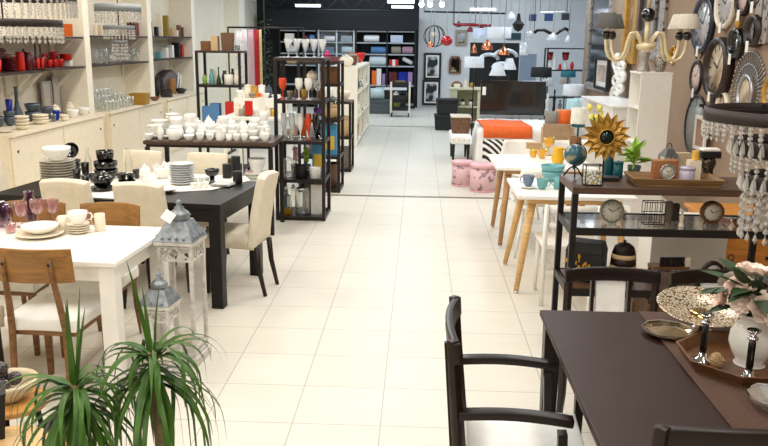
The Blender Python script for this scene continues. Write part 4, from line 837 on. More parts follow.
# second and third racks (only their aisle ends show)
g = 'goods on the second aisle rack'
XR = -1.06
def on2(z, Y, X=-1.1): return (X, Y, z+LIFT)
for X, Y, z, s, k_, m_, nm, l in ((-1.06,9.80,1.6,(.16,.2,.05),'book',PLUM,'photo_album','plum album lying on the second rack top'),(-1.15,10.0,1.6,(.1,.1,.12),'figurine',MAGENTA,'figurine','magenta figurine on the second rack top'),(-1.10,9.86,1.33,(.22,.22,.20),'lidded_box',BROWNC,'box','dark brown box high on the second rack'),(-1.08,9.80,.9,(.2,.2,.2),'jar',BEIGE,'jar','tan patterned jar on the second rack'),(-1.08,10.0,.9,(.16,.16,.26),'canister',GREYG,'canister','grey glass canister on the second rack'),(-1.11,9.82,.45,(.2,.16,.38),'box',None,'gift_box','sky blue box with yellow print on second rack'),(-1.33,9.86,.45,(.16,.16,.2),'pot',SILVER,'pot','steel pot beside the sky blue box'),(-1.09,9.86,.035,(.2,.24,.3),'basket',WICKER,'basket','dark wicker basket low on the second rack'),(-1.3,9.9,.035,(.16,.16,.24),'canister',WHITE,'canister','white canister beside low wicker basket'),(-1.32,9.86,1.33,(.14,.14,.16),'sugar_bowl',OFFW,'sugar_bowl','cream sugar bowl beside dark brown box')):
    if m_ is None:
        t = thing(nm, l, 'box', on2(z, Y, X), 0, g); part('body', MB().box(-.1,-.06,0,.1,.06,.38), MATS['sky_blue_card'], t); part('print', MB().cbox((.01,-.062,.15), (.13,.004,.17)), MATS['yellow_print'], t)
    else: ware(k_, on2(z, Y, X), s, m_, nm, l, nm.split('_')[-1], g)
g = 'goods on the third aisle rack'
for X, Y, z, s, k_, m_, nm, l in ((-1.08,11.4,1.0,(.2,.2,.14),'bowl',OFFW,'bowl','cream bowl on the third rack top'),(-1.3,11.4,1.0,(.16,.16,.26),'vase',WHITE,'vase','white vase on the third rack top'),(-1.08,11.42,.5,(.18,.18,.3),'canister',BEIGE,'canister','beige canister on the third rack'),(-1.3,11.42,.5,(.18,.18,.22),'basket',WICKER,'basket','small wicker basket on the third rack'),(-1.08,11.42,.035,(.2,.2,.3),'lidded_box',GREYWOOD,'box','grey wooden box low on the third rack')):
    ware(k_, (X, Y, z+LIFT), s, m_, nm, l, nm, g)
CBL = mat('cream_block', (240, 232, 214), .5, var=.02)
# tall cream shelf block farther along the aisle
t = thing('display_unit', 'tall cream shelf block at the far left of the aisle', 'shelf', (-1.32, 15.6, 0)); a, b_ = .25, 1.7
part('back_panel', MB().box(-a,-b_,0,-a+.03,b_,1.4), CBL, t)
for y in (-b_, -.6, .55, b_-.04): part('upright', MB().box(-a+.031,y,0,a,y+.04,1.4), CBL, t, .002)
for z in (.05, .48, .92, 1.36):
    for y0, y1 in ((-b_+.04, -.6), (-.56, .55), (.59, b_-.04)): part('shelf_board', MB().box(-a+.031,y0+.001,z,a-.005,y1-.001,z+.035), CBL, t)
g = 'ornaments on the tall cream block'
for i, (Y, z, s, k_, m_, nm, l) in enumerate(((14.2,.515,(.2,.2,.28),'vase',BLACKM,'vase','black vase at the near end of cream block'),(14.2,.955,(.2,.2,.26),'lidded_box',BROWNC,'box','brown box near the top of cream block'),(14.8,.515,(.2,.2,.24),'jar',OFFW,'jar','cream jar inside the cream block'),(14.7,.955,(.2,.2,.22),'teapot',SLATE,'teapot','slate teapot inside the cream block'),(15.6,.955,(.2,.2,.3),'figurine',BLACKM,'figurine','black figurine high inside cream block'),(15.6,.515,(.2,.2,.3),'figurine',WALNUT,'figurine','brown figurine in the middle of cream block'),(16.7,.515,(.2,.2,.32),'figurine',BLACKM,'figurine','black figurine low at far end of cream block'),(16.7,.955,(.2,.2,.26),'vase',GOLDP,'vase','gold vase at the far end of cream block'),(14.3,.085,(.22,.22,.28),'basket',WICKER,'basket','wicker basket at the foot of cream block'),(15.5,.085,(.2,.2,.3),'canister',BEIGE,'canister','beige canister at the foot of cream block'))): ware(k_, (-1.16, Y, z+LIFT), (s[0]*.75, s[1]*.75, s[2]), m_, nm, l, nm, g)
for i, (Y, k_, s, m_, nm, l) in enumerate(((14.3,'sugar_bowl',(.26,.26,.2),OFFW,'sugar_bowl','cream covered dish on cream block top'),(14.9,'basket',(.3,.3,.16),BROWNC,'basket','brown basket on the cream block top'),(15.6,'jar',(.24,.24,.22),FLORAL,'jar','flower-printed jar on cream block top'),(16.7,'bowl',(.36,.36,.2),RED,'bowl','bright red bowl on the cream block top'))): ware(k_, (-1.3, Y, 1.4+LIFT), s, m_, nm, l, nm, g)
# ================================================================ linen shelves on the dark back wall
def linen_unit(x0, x1, y0, levels, cols, top, m_, label, back):
    t = thing('linen_shelf', label, 'shelf', ((x0+x1)/2, y0+.24, 0), 0, 'linen shelves on the back wall'); a = (x1-x0)/2
    part('back_panel', MB().box(-a,.2,.04,a,.22,top-.01), back, t)
    for x in [-a]+[c-(x0+x1)/2 for c in cols]+[a-.04]: part('upright', MB().box(x,-.22,0,x+.04,.199,top), m_, t)
    xs = [-a]+[c-(x0+x1)/2 for c in cols]+[a-.04]
    for z in levels:
        for i in range(len(xs)-1): part('shelf_board', MB().box(xs[i]+.041,-.215,z-.035,xs[i+1]-.001,.199,z), MATS.get('pale_shelf_edge') or mat('pale_shelf_edge', (168, 176, 184), .5), t)
    return t
linen_unit(-1.78, -.11, 22.26, (.12, .64, 1.17, 1.49, 1.80, 2.11), (-.92,), 2.12, BLACKM, 'black linen shelves with bedding beside the framed pictures', BLACKW)
linen_unit(-2.82, -1.80, 22.26, (.12, .64, 1.17, 1.49, 1.80, 2.11), (-2.32,), 2.12, mat('white_shelf', (206, 212, 216), .5), 'white-lined linen shelves left of the black ones', MATS['white_shelf'])
linen_unit(-3.9, -2.84, 22.26, (.12, .64, 1.17, 1.49, 1.80, 2.11), (-3.38,), 2.12, BLACKM, 'dark linen shelves in the far back corner', BLACKW)
g = 'bedding on the back wall shelves'
def bk(px, z, w, h, k_, m_, nm, l, d=.3, cat='linen', yy=22.42):
    p = gy(px, 60, yy); k = mpp(p); ware(k_, (p.x, yy, z+LIFT), (w*k, d, h*k), m_, nm, l, cat, g)
PILL = mat('white_pillow', (228, 230, 232), .8, var=.03)
bk(371.5,1.80,15,7,'fold',PILL,'pillow','white pillow on top black linen shelf'); bk(396.5,1.80,12,7,'box',mat('pale_blue_pack', (190, 200, 226), .5),'bedding_pack','pale blue bedding pack on top black shelf')
bk(378.5,1.49,15,7,'fold',BLUEF,'folded_blanket','folded blue blanket on second black shelf'); bk(396,1.49,9.5,7.5,'fold',FLORAL,'folded_quilt','pale flowered quilt beside blue blanket'); bk(407.5,1.49,11,7.5,'fold',pattern('rose_print', (220,210,216), (160,120,140), 'voronoi', 30, .7, thr=.3, soft=.1),'folded_quilt','rose flowered quilt at second shelf end')
bk(378,1.17,17,9.5,'fold',mat('pale_quilt', (206, 218, 226), .8, var=.05),'folded_quilt','big pale folded quilt on third black shelf')
for i, x in enumerate((391, 394, 397)): bk(x,1.17,2.8,6,'box',[RED,WHITEP,RED][i],'bedding_pack',['nearer red pack','white pack','farther red pack'][i]+' in the red and white row on third shelf')
p = gy(407.5, 63, 22.4); t = thing('fabric_roll', 'white fabric roll slanting on third black shelf', 'roll', (p.x, 22.4, 1.17)); part('fabric', MB().tube([(-.13,0,.20),(.13,0,.075)], .055, 14), PILL, t); part('core', MB().tube([(-.15,0,.21),(.15,0,.065)], .02, 10), BEIGE, t)
for x, w, h, m_, l in ((374.5,4.5,14,ORANGE,'orange pack on the fourth black shelf'),(379.3,4.5,16,WHITEP,'white pack beside the orange pack'),(384,3,11,LILAC,'lilac pack on fourth black shelf'),(393.5,8,13,MAROON,'wine red pack on fourth black shelf'),(403,8,13,BLUE,'bright blue pack on fourth black shelf'),(410.5,4.5,13,LILAC,'violet pack at the fourth shelf end')): bk(x,.64,w,h,'box',m_,'bedding_pack',l,.26)
for i, (x, z, w, h, m_, nm, l) in enumerate(((330,1.80,11,6,PILL,'pillow','white pillow on white-lined shelf top board'),(347,1.80,11,6,mat('pale_grey_pack', (150,158,170), .6),'bedding_pack','grey pack on white-lined shelf top board'),(330,1.49,10,6,mat('steel_blue_pack', (104,128,150), .6),'bedding_pack','steel blue pack on white-lined shelf'),(347.5,1.49,11,7,mat('ice_blue_quilt', (192,214,222), .8),'folded_quilt','ice blue quilt on white-lined shelf'),(330,1.17,11,7,MAROON,'folded_quilt','wine red quilt on the white-lined shelf'),(347.5,1.17,11,6,BLUEF,'folded_quilt','blue quilt on the white-lined shelf'))):
    bk(x,z,w,h,'fold' if 'pack' not in nm else 'box',m_,nm,l)
for i, (x, z, w, h, m_, nm, l) in enumerate(((290.5,1.80,9,7.5,WHITEP,'bedding_pack','white pack in the far corner dark shelf'),(306,1.80,6,7,MAROON,'folded_quilt','dark red quilt in far corner dark shelf'),(312.5,1.80,5.5,7,BLUEF,'folded_quilt','blue quilt in far corner dark shelf'),(292,1.49,10,7.5,PILL,'folded_quilt','white quilt in far corner dark shelf'),(310,1.49,11,7,SLATE,'folded_quilt','slate quilt in far corner dark shelf'),(347,.64,10,7,PLUM,'folded_quilt','plum quilt on the white-lined shelf'),(292,1.17,10,7,BEIGE,'folded_quilt','beige quilt in far corner dark shelf'),(310,1.17,9,7,mat('grey_quilt',(130,136,140),.8),'folded_quilt','grey quilt in far corner dark shelf'))): bk(x,z,w,h,'fold' if 'pack' not in nm else 'box',m_,nm,l)
# trolley, storage chest, boxes on the far floor
p = gz(400, 116.5, 0); t = thing('trolley', 'black three-tier trolley on castors in the far aisle', 'trolley', (p.x, p.y, 0)); a, b_ = .23, .18
for z in (.16, .44, .74): part('tray', MB().box(-a+.03,-b_,z,a-.03,b_,z+.02).box(-a+.03,-b_,z+.021,a-.03,-b_+.015,z+.1).box(-a+.03,b_-.015,z+.021,a-.03,b_,z+.1), BLACKM, t)
for sx in (-1, 1): part('side_frame', MB().box(sx*a-.02,-.17,.1,sx*a+.02,-.13,.85).box(sx*a-.02,.13,.1,sx*a+.02,.17,.85), OFFW, t)
for sx in (-1, 1):
    for sy in (-1, 1): w = part('castor', MB().lathe([(0,-.015),(.045,-.015),(.045,.015),(0,.015)], 14, Matrix.Translation((sx*(a-.02), sy*.15, .045)) @ Matrix.Rotation(pi/2, 4, 'Y')), BLACKM, t)
for dx, z, w, h, k_, m_, nm, l in ((-.1,.46,.16,.17,'jar',WHITE,'jar','white jar on the far trolley'),(.09,.46,.18,.14,'bowl',BLACKG,'bowl','black bowl on the far trolley'),(0,.76,.28,.12,'basket',mat('olive_weave',(120,112,70),.8),'basket','olive basket topping the far trolley'),(-.08,.18,.16,.18,'canister',mat('olive_tin',(120,116,50),.5),'canister','olive canister low on the far trolley')): ware(k_, (p.x+dx, p.y, z+LIFT), (w, min(w,.3), h), m_, nm, l, nm)
p = gz(380, 115, 0); t = thing('storage_chest', 'low grey storage chest left of the far trolley', 'chest', (p.x-.05, p.y+.55, 0)); part('body', MB().box(-.30,-.25,0,.30,.25,.28), mat('grey_felt', (84, 90, 94), .9, var=.1), t, .01); part('lid', MB().box(-.31,-.26,.281,.31,.26,.34), MATS['grey_felt'], t, .01)
ware('cushion', (p.x-.1, p.y+.55, .37), (.36, .24, .3), [mat('ice_cushion', (196, 214, 218), .8)], 'cushion', 'ice blue cushion lying on the grey storage chest', 'cushion', None, 0, .35)
t = thing('glass_cabinet', 'low black cabinet below the linen shelves', 'cabinet', (-.75, 21.75, 0)); part('body', MB().box(-.4,-.2,0,.4,.2,.55), BLACKM, t, .005); part('counter', MB().box(-.42,-.22,.551,.42,.22,.6), PILL, t, .004)
p = gz(446, 130.5, 0)
for i, (dz, l) in enumerate(((0, 'black woven storage box standing on the far floor'), (.36, 'black woven storage box stacked on the other'))):
    t = thing('storage_box', l, 'box', (p.x-.03+.04*i, p.y+.22, dz*.92+.001*i), [.0, .06][i], 'black storage boxes in the aisle'); part('body', MB().hexa([(-.2,-.2,0),(.2,-.2,0),(.2,.2,0),(-.2,.2,0)], [(-.215,-.215,.265),(.215,-.215,.265),(.215,.215,.265),(-.215,.215,.265)]), mat('black_rattan', (30, 30, 33), .6, var=.2, scale=60), t, .008); part('lid', MB().box(-.225,-.225,.2655,.225,.225,.325), MATS['black_rattan'], t, .008)
# ================================================================ back right: framed pictures, mirrors, cream cabinet
BW = pattern('black_and_white_photo', (24, 26, 30), (206, 210, 214), 'noise', 3.2, .5, thr=.52, soft=.05)
def framed(px0, px1, py0, py1, Y, fm_, im, label, nm='framed_picture', fw=.05, cat='picture', depth=.03, mount=0):
    a0 = gy(px0, py1, Y); a1 = gy(px1, py0, Y); w = (a1.x-a0.x)/2; h = a1.z-a0.z
    t = thing(nm, label, cat, ((a0.x+a1.x)/2, Y, a0.z))
    part('frame', MB().box(-w,-depth,0,-w+fw,0,h).box(w-fw,-depth,0,w,0,h).box(-w+fw,-depth,0,w-fw,0,fw).box(-w+fw,-depth,h-fw,w-fw,0,h), fm_, t)
    if mount: part('mount', MB().box(-w+fw,-.018,fw,w-fw,-.012,h-fw), WHITEP, t)
    part('image' if im is not MIRROR else 'mirror_pane', MB().box(-w+fw+mount,-.024 if mount else -.02,fw+mount,w-fw-mount,-.019 if mount else -.004,h-fw-mount), im, t); return t
framed(423.5,441.5,53,79.5,22.78,BLACKM,BW,'upper black-framed black and white photo on back wall',fw=.06,mount=.04)
framed(422,440.5,80,105,22.78,BLACKM,BW,'lower black-framed black and white photo on back wall',fw=.06,mount=.04)
Y = 16.2; a0 = gy(448.5, 74, Y); a1 = gy(460.5, 56.5, Y)
p0 = gz(470, 122, 0)
t = thing('wall_unit', 'pale cream open cabinet holding small plants, left of dark headboard', 'cabinet', (1.05, 17.6, 0)); a, b_ = .36, .26
part('top', MB().box(-a-.03,-b_-.03,.83,a+.03,b_,.87), mat('pale_olive_cream', (214, 212, 178), .5), t, .006); part('back_panel', MB().box(-a,b_-.03,0,a,b_,.829), MATS['pale_olive_cream'], t)
for x in (-a, a-.14): part('upright', MB().box(x,-b_,0,x+.14,b_-.031,.829), MATS['pale_olive_cream'], t, .004)
for z in (.12, .45): part('shelf_board', MB().box(-a+.141,-b_+.02,z,a-.141,b_-.031,z+.03), MATS['pale_olive_cream'], t)
for i, (x, z, s) in enumerate(((.96, .48, .9), (1.14, .48, 1.0), (.96, .15, .8), (1.14, .15, .9))):
    t = thing('potted_plant', ['small green pot plant on upper cream cabinet shelf','second small pot plant on upper cream cabinet shelf','pot plant low in the cream cabinet','second pot plant low in the cream cabinet'][i], 'plant', (x, 17.5, z+LIFT), i, 'pot plants in the cream cabinet')
    part('pot', L((0,0),(.04,0),(.055,.09),(.045,.09),(.04,.02),(0,.02)), WHITE, t); fb = MB(); rn = random.Random(i+50)
    for q in range(30):
        a_ = rn.random()*6.28; M = Matrix.Translation((0,0,.08)) @ Matrix.Rotation(a_, 4, 'Z') @ Matrix.Rotation(-rn.uniform(.2, 1.3), 4, 'Y'); fb.add([(0,0,0),(.04,.014,.004),(.085,0,-.012),(.04,-.014,.004)], [(0,1,2,3)], False, M)
    part('foliage', fb, DGREEN, t)
for i, (px, k_, w, h, m_, nm, l) in enumerate(((457,'box',6,3.5,WHITEP,'box','flat white box on the cream cabinet top'),(465.5,'figurine',6,8,OFFW,'figurine','cream figurine on the cream cabinet top'),(472,'ball',5,5,GOLDP,'ball','gilded ball on the cream cabinet top'))): put(('y', 17.56, .87), k_, px, 86, w, h, m_, nm, l, nm, 'ornaments on the cream cabinet')
t = thing('arched_mirror', 'octagonal dark-framed mirror on the far grey wall', 'mirror', (gy(455, 65, 22.78).x, 22.78, gy(455, 73.5, 22.78).z)); k = 22.2/F
oct_ = [(-6*k,0),(6*k,0),(6*k,13*k),(4*k,17*k),(-4*k,17*k),(-6*k,13*k)]; oi = [(x*.7, 2*k+(z-8.5*k)*.8+6.5*k) for x, z in oct_]; MX = Matrix.Rotation(pi/2, 4, 'X')
part('frame', MB().prism(oct_, 0, .04, MX), BROWNC, t); part('mirror_pane', MB().prism(oi, .041, .05, MX), MIRROR, t)
t = thing('fan_ornament', 'tan fan-shaped wooden ornament below octagonal mirror', 'ornament', (gy(457, 80, 17.7).x, 17.72, .87+LIFT)); part('fan', MB().lathe([(0,0),(.13,0),(.13,.02),(0,.02)], 20, Matrix.Rotation(pi/2, 4, 'X') , False, 0, pi), OAK, t); part('base', MB().box(-.1,-.06,0,.1,.04,.012), WALNUT, t)
# ================================================================ bed corner
t = thing('headboard', 'large dark glossy panel standing behind the bed', 'headboard', (1.63, 13.95, -.05)); HB = wood('dark_gloss_panel', (26, 22, 20), .18, .25, coat=.4)
part('panel', MB().box(-.56,-.02,.66,.56,.02,1.25), HB, t, .006); part('rail', MB().box(-.55,-.025,.60,.55,.03,.652), SILVER, t)
for sx in (-1, 1): part('leg', MB().box(sx*.5-.03,-.03,.05,sx*.5+.03,.03,.6), BLACKM, t)
part('price_tag', MB().box(-.53,-.027,1.0,-.47,-.022,1.14), WHITEP, t)
t = thing('bed', 'low bed made up in white bedding', 'bed', (1.66, 12.82, 0)); t.scale.z = 1.12; a, b_ = .66, .95
part('base', MB().box(-a+.05,-b_+.05,.1,a-.05,b_-.05,.3), BEIGE, t)
for sx in (-1, 1):
    for sy in (-1, 1): part('leg', MB().box(sx*(a-.1)-.03,sy*(b_-.1)-.03,0,sx*(a-.1)+.03,sy*(b_-.1)+.03,.1), BLACKM, t)
part('mattress', MB().box(-a,-b_,.301,a,b_,.5), WFAB, t, .04)
def bedcover(u, v):
    x = -a-.02-.16*max(0, (.12-u)/.12)+(2*a+.04)*u; z = .52; 
    if u < .12: x = -a-.03-.10*(1-u/.12)-.02*sin(v*30); z = .52-.47*(1-u/.12)
    else: x = -a-.03+(2*a+.06)*(u-.12)/.88
    return (x, -b_-.01+(1.5)*v, z+.008*sin(v*14+u*9)) 
part('bedspread', MB().grid(bedcover, 26, 20, .015), WFAB, t)
part('sheet_drop', MB().grid(lambda u, v: (-a-.12+(2*a+.12)*u, -b_-.035-.02*sin(u*26)*v-.03*v, .525-.48*v), 40, 6, .012), WFAB, t)
single('throw_blanket', MB().grid(lambda u, v: (-.36+.72*u-.03*v, -.70+1.1*v, .005*sin(u*7+v*5)-(0.16*max(0, (.06-v)/.06))), 16, 17, .02), mat('orange_throw', (232, 104, 44), .85, var=.06, bump=.1), 'bright orange throw spread over the white bed', 'blanket', (1.33, 12.44, .628))
t = thing('cushion_box', 'flat tan wooden footboard panel before the cushions', 'footboard', (2.02, 11.62, 0)); part('panel', MB().box(-.2,-.02,.50,.2,.02,.70), mat('tan_panel', (176, 144, 112), .6), t, .004)
for sx in (-.17, .17): part('leg', MB().box(sx-.02,-.02,0,sx+.02,.02,.50), BEIGE, t)
part('back_box', MB().box(-.2,.021,.3,.26,.17,.64), BEIGE, t)
for px, py, w, h, m_, l, rz in ((551, 125, 13, 16, mat('grey_linen', (150, 144, 138), .9, var=.12), 'grey linen cushion leaning by the tan panel', .2), (564.5, 125, 12, 17, ORANGE, 'orange cushion beside the grey one', .3), (562, 118, 15, 18, mat('peach_linen', (232, 168, 132), .9), 'peach cushion behind the orange one', .1)):
    Yc = 11.715+.24*('peach' in l); p = gy(px, py, Yc); k = mpp(p); ware('cushion', (p.x, Yc, .6415 if 'peach' not in l else .615), (w*k, .12, h*k), m_, 'cushion', l, 'cushion', 'cushions by the bed', 0, 0)
t = thing('cushion', 'black and white striped cushion standing on the floor before the bed', 'cushion', (1.06, 11.1, .0), -.05)
part('cover', MB().grid(lambda u, v: (-.15+.3*u, -.02-.07*(max(0, sin(pi*u)*sin(pi*v)))**.5, .52*v), 10, 10).grid(lambda u, v: (-.15+.3*u, -.02+.07*(max(0, sin(pi*u)*sin(pi*v)))**.5, .52*v), 10, 10), STRIPE, t)
t.location.z = .0015
p = gz(456, 163, 0); t = thing('tufted_bench', 'cream tufted bench with dark legs beside the bed', 'bench', (p.x+.06, 12.62, 0))
part('seat', MB().box(-.16,-.42,.3,.17,.42,.44), WFAB, t, .03)
for sx in (-.11, .12):
    for sy in (-.36, .36): part('leg', MB().hexa([(sx-.014,sy-.014,0),(sx+.014,sy-.014,0),(sx+.014,sy+.014,0),(sx-.014,sy+.014,0)], [(sx-.026,sy-.026,.3),(sx+.026,sy-.026,.3),(sx+.026,sy+.026,.3),(sx-.026,sy+.026,.3)]), DKWOOD, t)
for i in range(4): part('tuft_button', MB().sphere(.012, (-.11+.08*i, -.423, .37), 8, 5), BEIGE, t)
t = thing('wicker_basket', 'dark square wicker basket standing on the cream bench', 'basket', (p.x+.065, 12.62, .441)); part('body', MB().hexa([(-.13,-.18,0),(.13,-.18,0),(.13,.18,0),(-.13,.18,0)], [(-.155,-.2,.25),(.155,-.2,.25),(.155,.2,.25),(-.155,.2,.25)]), WICKER, t, .005); part('lining', MB().box(-.158,-.203,.2505,.158,.203,.275), OFFW, t, .004)
# pink tins
PT_ = pattern('pink_print', (150, 122, 130), (228, 188, 192), 'noise', 11, .4, thr=.40, soft=.03)
for px, py, w, h, l in ((462.5, 187, 22, 25, 'smaller pink printed tin drum on the floor'), (483.5, 193, 27, 28, 'larger pink printed tin drum with lid on floor')):
    p = gz(px, py, 0); k = mpp(p); r = w*k/2; hh = h*k; t = thing('storage_tin', l, 'tin', (p.x, p.y+r, 0), 0, 'pink tins on the floor')
    part('body', L((0,0),(r*.97,0),(r*.97,hh*.86),(0,hh*.86), seg=36), PT_, t); part('lid', L((0,hh*.861),(r*1.02,hh*.861),(r*1.02,hh*.97),(r*.95,hh),(0,hh), seg=36), PINK, t); part('rim', L((r*.96,0),(r,0),(r,.02),(r*.96,.02), seg=36), PINK, t)
# ================================================================ white-topped tables with splayed wooden legs
def splay_table(x0, x1, y0, y1, label, legm, z=.75, fi=0):
    t = thing('dining_table', label, 'table', ((x0+x1)/2, (y0+y1)/2, 0)); a, b_ = (x1-x0)/2, (y1-y0)/2
    part('top', MB().box(-a,-b_,z-.028,a,b_,z), WHITEP, t, .004); part('apron', MB().box(-a+.09,-b_+.09,z-.075,a-.09,b_-.09,z-.029), legm, t)
    for sx in (-1, 1):
        for sy in (-1, 1):
            l = part('leg', MB().tube([(sx*(a-.13), sy*(b_-.14), z-.03), (sx*(a-.02-fi), sy*(b_+.0-fi), .02)], [.034, .02], 10), legm, t); part('foot_cap', L((0,0),(.016,0),(.018,.02),(0,.02), seg=10), CHROME, l).location = (sx*(a-.02-fi), sy*(b_-fi), 0)
    return t
splay_table(.71, 1.62, 7.08, 7.95, 'white-topped table with amber glassware, farther of the pair', wood('ash_leg', (178, 136, 92), .4, .15), fi=.05)
splay_table(.745, 1.62, 5.74, 6.52, 'white-topped table with teal crockery, nearer of the pair', PINE)
T1 = ('z', .75); g = 'amber glassware on the white table'
for x, y, k_, w, h, nm, l in ((533, 157, 'tumbler', 8, 8, 'tumbler', 'amber tumbler nearest the aisle'), (541.5, 158.5, 'bowl', 11, 9, 'bowl', 'amber bowl beside amber tumbler'), (548, 155.5, 'goblet', 12, 18, 'goblet', 'tall amber goblet behind amber bowl'), (557.5, 163.5, 'pitcher', 13, 16, 'pitcher', 'amber pitcher nearest the teal globe')): put(T1, k_, x, y, w, h, YELLOWG if k_ != 'pitcher' else mat('mustard_glaze', (232, 178, 40), .25), nm, l, nm, g)
put(T1, 'lidded_box', 533, 148.5, 14, 6, BEIGE, 'box', 'small tan box on the white table far edge', 'box', d=10); put(T1, 'sugar_bowl', 546, 149, 8, 8, OFFW, 'sugar_bowl', 'cream pot beside small tan box', 'pot'); put(T1, 'goblet', 574, 163, 12, 26, WALNUT, 'wooden_goblet', 'brown turned wooden cup above the teal globe', 'cup')
T2 = ('z', .75); g = 'teal crockery on the white table'
put(T2, 'plate', 528, 188, 19, 2.5, WHITE, 'saucer', 'white saucer under the blue-grey cup', 'plate', g); put(T2, 'cup', 528, 187.5, 12, 11, mat('blue_grey_glaze', (106, 122, 148), .25, var=.15), 'cup', 'blue-grey cup on its white saucer', 'cup', g, rz=2.6, lift=.010)
put(T2, 'bowl', 552, 181, 22, 10, TEAL, 'bowl', 'lower wide teal bowl of the pair', 'bowl', g)
put(T2, 'bowl', 552, 181, 24, 10, TEAL, 'bowl', 'upper wide teal bowl nested in another', 'bowl', g, lift=.048)
put(T2, 'cup', 542, 189, 12, 10, TEAL, 'cup', 'teal cup before the nested teal bowls', 'cup', g, rz=.2); put(T2, 'mug', 558, 189, 9, 12, TEAL, 'mug', 'tall teal mug nearest the dark display shelf', 'mug', g, rz=2.8)
def ladder_chair(x, y, rz, label):
    t = thing('side_chair', label, 'chair', (x, y, 0), rz, 'white chairs at the white tables')
    part('seat', MB().box(-.2,-.2,.42,.2,.2,.45), WHITEP, t, .006)
    for sx in (-1, 1):
        part('leg', MB().tube([(sx*.185,-.19,.74),(sx*.185,-.185,.45),(sx*.19,-.2,0)], [.016,.018,.016], 8), WHITEP, t); part('leg', MB().tube([(sx*.175,.17,.42),(sx*.18,.185,0)], [.018,.014], 8), WHITEP, t)
    for z, h in ((.70, .07), (.585, .045)): part('back_slat', MB().grid(lambda u, v: (-.172+.344*u, -.2+.02*(2*u-1)**2, z-h/2+h*v), 6, 1, .014), WHITEP, t)
    part('stretcher', MB().bar((-.175,-.19,.25),(.175,-.19,.25),.016), WHITEP, t); part('stretcher', MB().bar((-.165,.178,.2),(.165,.178,.2),.016), WHITEP, t)
ladder_chair(1.10, 5.66, 0, 'white slat-back chair pushed under the teal crockery table')
def shell_chair(x, y, rz, label):
    t = thing('shell_chair', label, 'chair', (x, y, 0), rz, 'white shell chairs')
    def f(u, v):
        if v < .5: s = v/.5; y_ = .22-.38*s; z = .46-.03*sin(pi*s)
        else: s = (v-.5)/.5; y_ = -.16-.07*s-.05*sin(s*1.5); z = .46+.34*s
        w = .22*(1-.35*max(0, v-.72)**1.0*2.2); q = 2*u-1; return (w*q, y_+(.05*q*q if v > .5 else 0), z+(.05*q*q if v < .6 else 0))
    part('shell', MB().grid(f, 10, 16, .014), WHITEP, t)
    for sx in (-1, 1):
        for sy in (-1, 1): part('leg', MB().tube([(sx*.12, sy*.1, .43), (sx*.19, sy*.18, 0)], [.014, .011], 8), WHITEP, t)
shell_chair(1.06, 6.92, 0, 'white shell chair between the two white-topped tables')
shell_chair(1.12, 8.5, pi, 'white shell chair beyond amber glassware, nearest the aisle')
shell_chair(1.60, 8.5, pi, 'white shell chair beyond amber glassware, farther from aisle')
# ================================================================ dark display shelf with clocks
rack('display_shelf', 'dark open display shelf with clocks, behind the espresso table', .895, 2.15, 4.5, 4.96, (.06, .43, .8, 1.045), .035, None, .04, wood('brown_stained_board', (84, 62, 50), .4, .22), (.8,))
ZT = 1.045
Sx = lambda Y: ('y', Y, ZT)
p = spot(Sx(4.84), 573, 181)
t = thing('desk_globe', 'teal desk globe on a three-legged metal stand', 'globe', p); k = mpp(p); r = 10.5*k
part('sphere', MB().sphere(r, (0,0,.075+r), 28, 18), pattern('globe_map', (46, 88, 104), (150, 146, 116), 'noise', 16, .3, thr=.56, soft=.04), t)
part('meridian', MB().tube([((r+.006)*sin(a), 0, .075+r-(r+.006)*cos(a)) for a in [i*pi/14 for i in range(15)]], .004, 6), METALD, t)
for i in range(3): part('leg', MB().tube([(0,0,.07),(.03*cos(i*2.1+.5),.03*sin(i*2.1+.5),.05),(.065*cos(i*2.1+.5),.05*sin(i*2.1+.5),.002)], .005, 6), METALD, t)
part('pivot', MB().cyl(.008,.05,.078,8), METALD, t)
p = gy(606, 137, 4.76); k = mpp(p); q = spot(Sx(4.76), 603, 184)
t = thing('sunburst_mirror', 'gold sunflower mirror on a black slab base', 'mirror', (p.x, 4.76, ZT+LIFT)); zc = p.z-ZT
part('base', MB().box(-.10,-.045,0,.09,.045,.022), BLACKM, t, .003); part('stem', MB().tube([(0,.012,.022),(0,.012,zc)], .006, 8), METALD, t)
MY = Matrix.Translation((0,0,zc)) @ Matrix.Rotation(pi/2, 4, 'X')
for ring, (n, r0, r1, w, dz) in enumerate(((16, 6*k, 25*k, 4.6*k, 0), (12, 6*k, 18*k, 4.2*k, .012))):
    for i in range(n):
        a = 2*pi*i/n+ring*.13; M = MY @ Matrix.Rotation(a, 4, 'Z') @ Matrix.Translation((0,0,dz))
        part('petal', MB().add([(r0,-w*.5,0),((r0+r1)*.5,-w,.012),(r1,0,.0),((r0+r1)*.5,w,.012),(r0,w*.5,0),((r0+r1)*.5,0,-.004)], [(0,1,5),(1,2,5),(2,3,5),(3,4,5),(4,0,5)], False, M), GOLDP, t)
part('rim', MB().lathe([(7.2*k,.01),(8.4*k,.012),(8.4*k,.026),(7.2*k,.03),(7.2*k,.01)], 28, MY), GOLDP, t); part('mirror_pane', MB().lathe([(0,.014),(7.3*k,.014),(7.3*k,.02),(0,.024)], 28, MY), mat('dark_mirror', (60, 72, 74), .08, .9), t)
g = 'decor on the dark display shelf top'
t = thing('glass_lantern', 'square glass box with patterned panes beside sunflower mirror', 'lantern', spot(Sx(4.58), 592, 182), .1, g); k = mpp(t.location); w = 8.5*k; h = 20*k
fr = MB()
for sx in (-1, 1):
    for sy in (-1, 1): fr.cbox((sx*w, sy*w*.6, h/2), (.005, .005, h))
    fr.cbox((0, sx*w*.6, .003), (2*w, .005, .006)).cbox((0, sx*w*.6, h), (2*w+.005, .005, .006)).cbox((sx*w, 0, .003), (.005, 1.2*w, .006)).cbox((sx*w, 0, h), (.005, 1.2*w, .006))
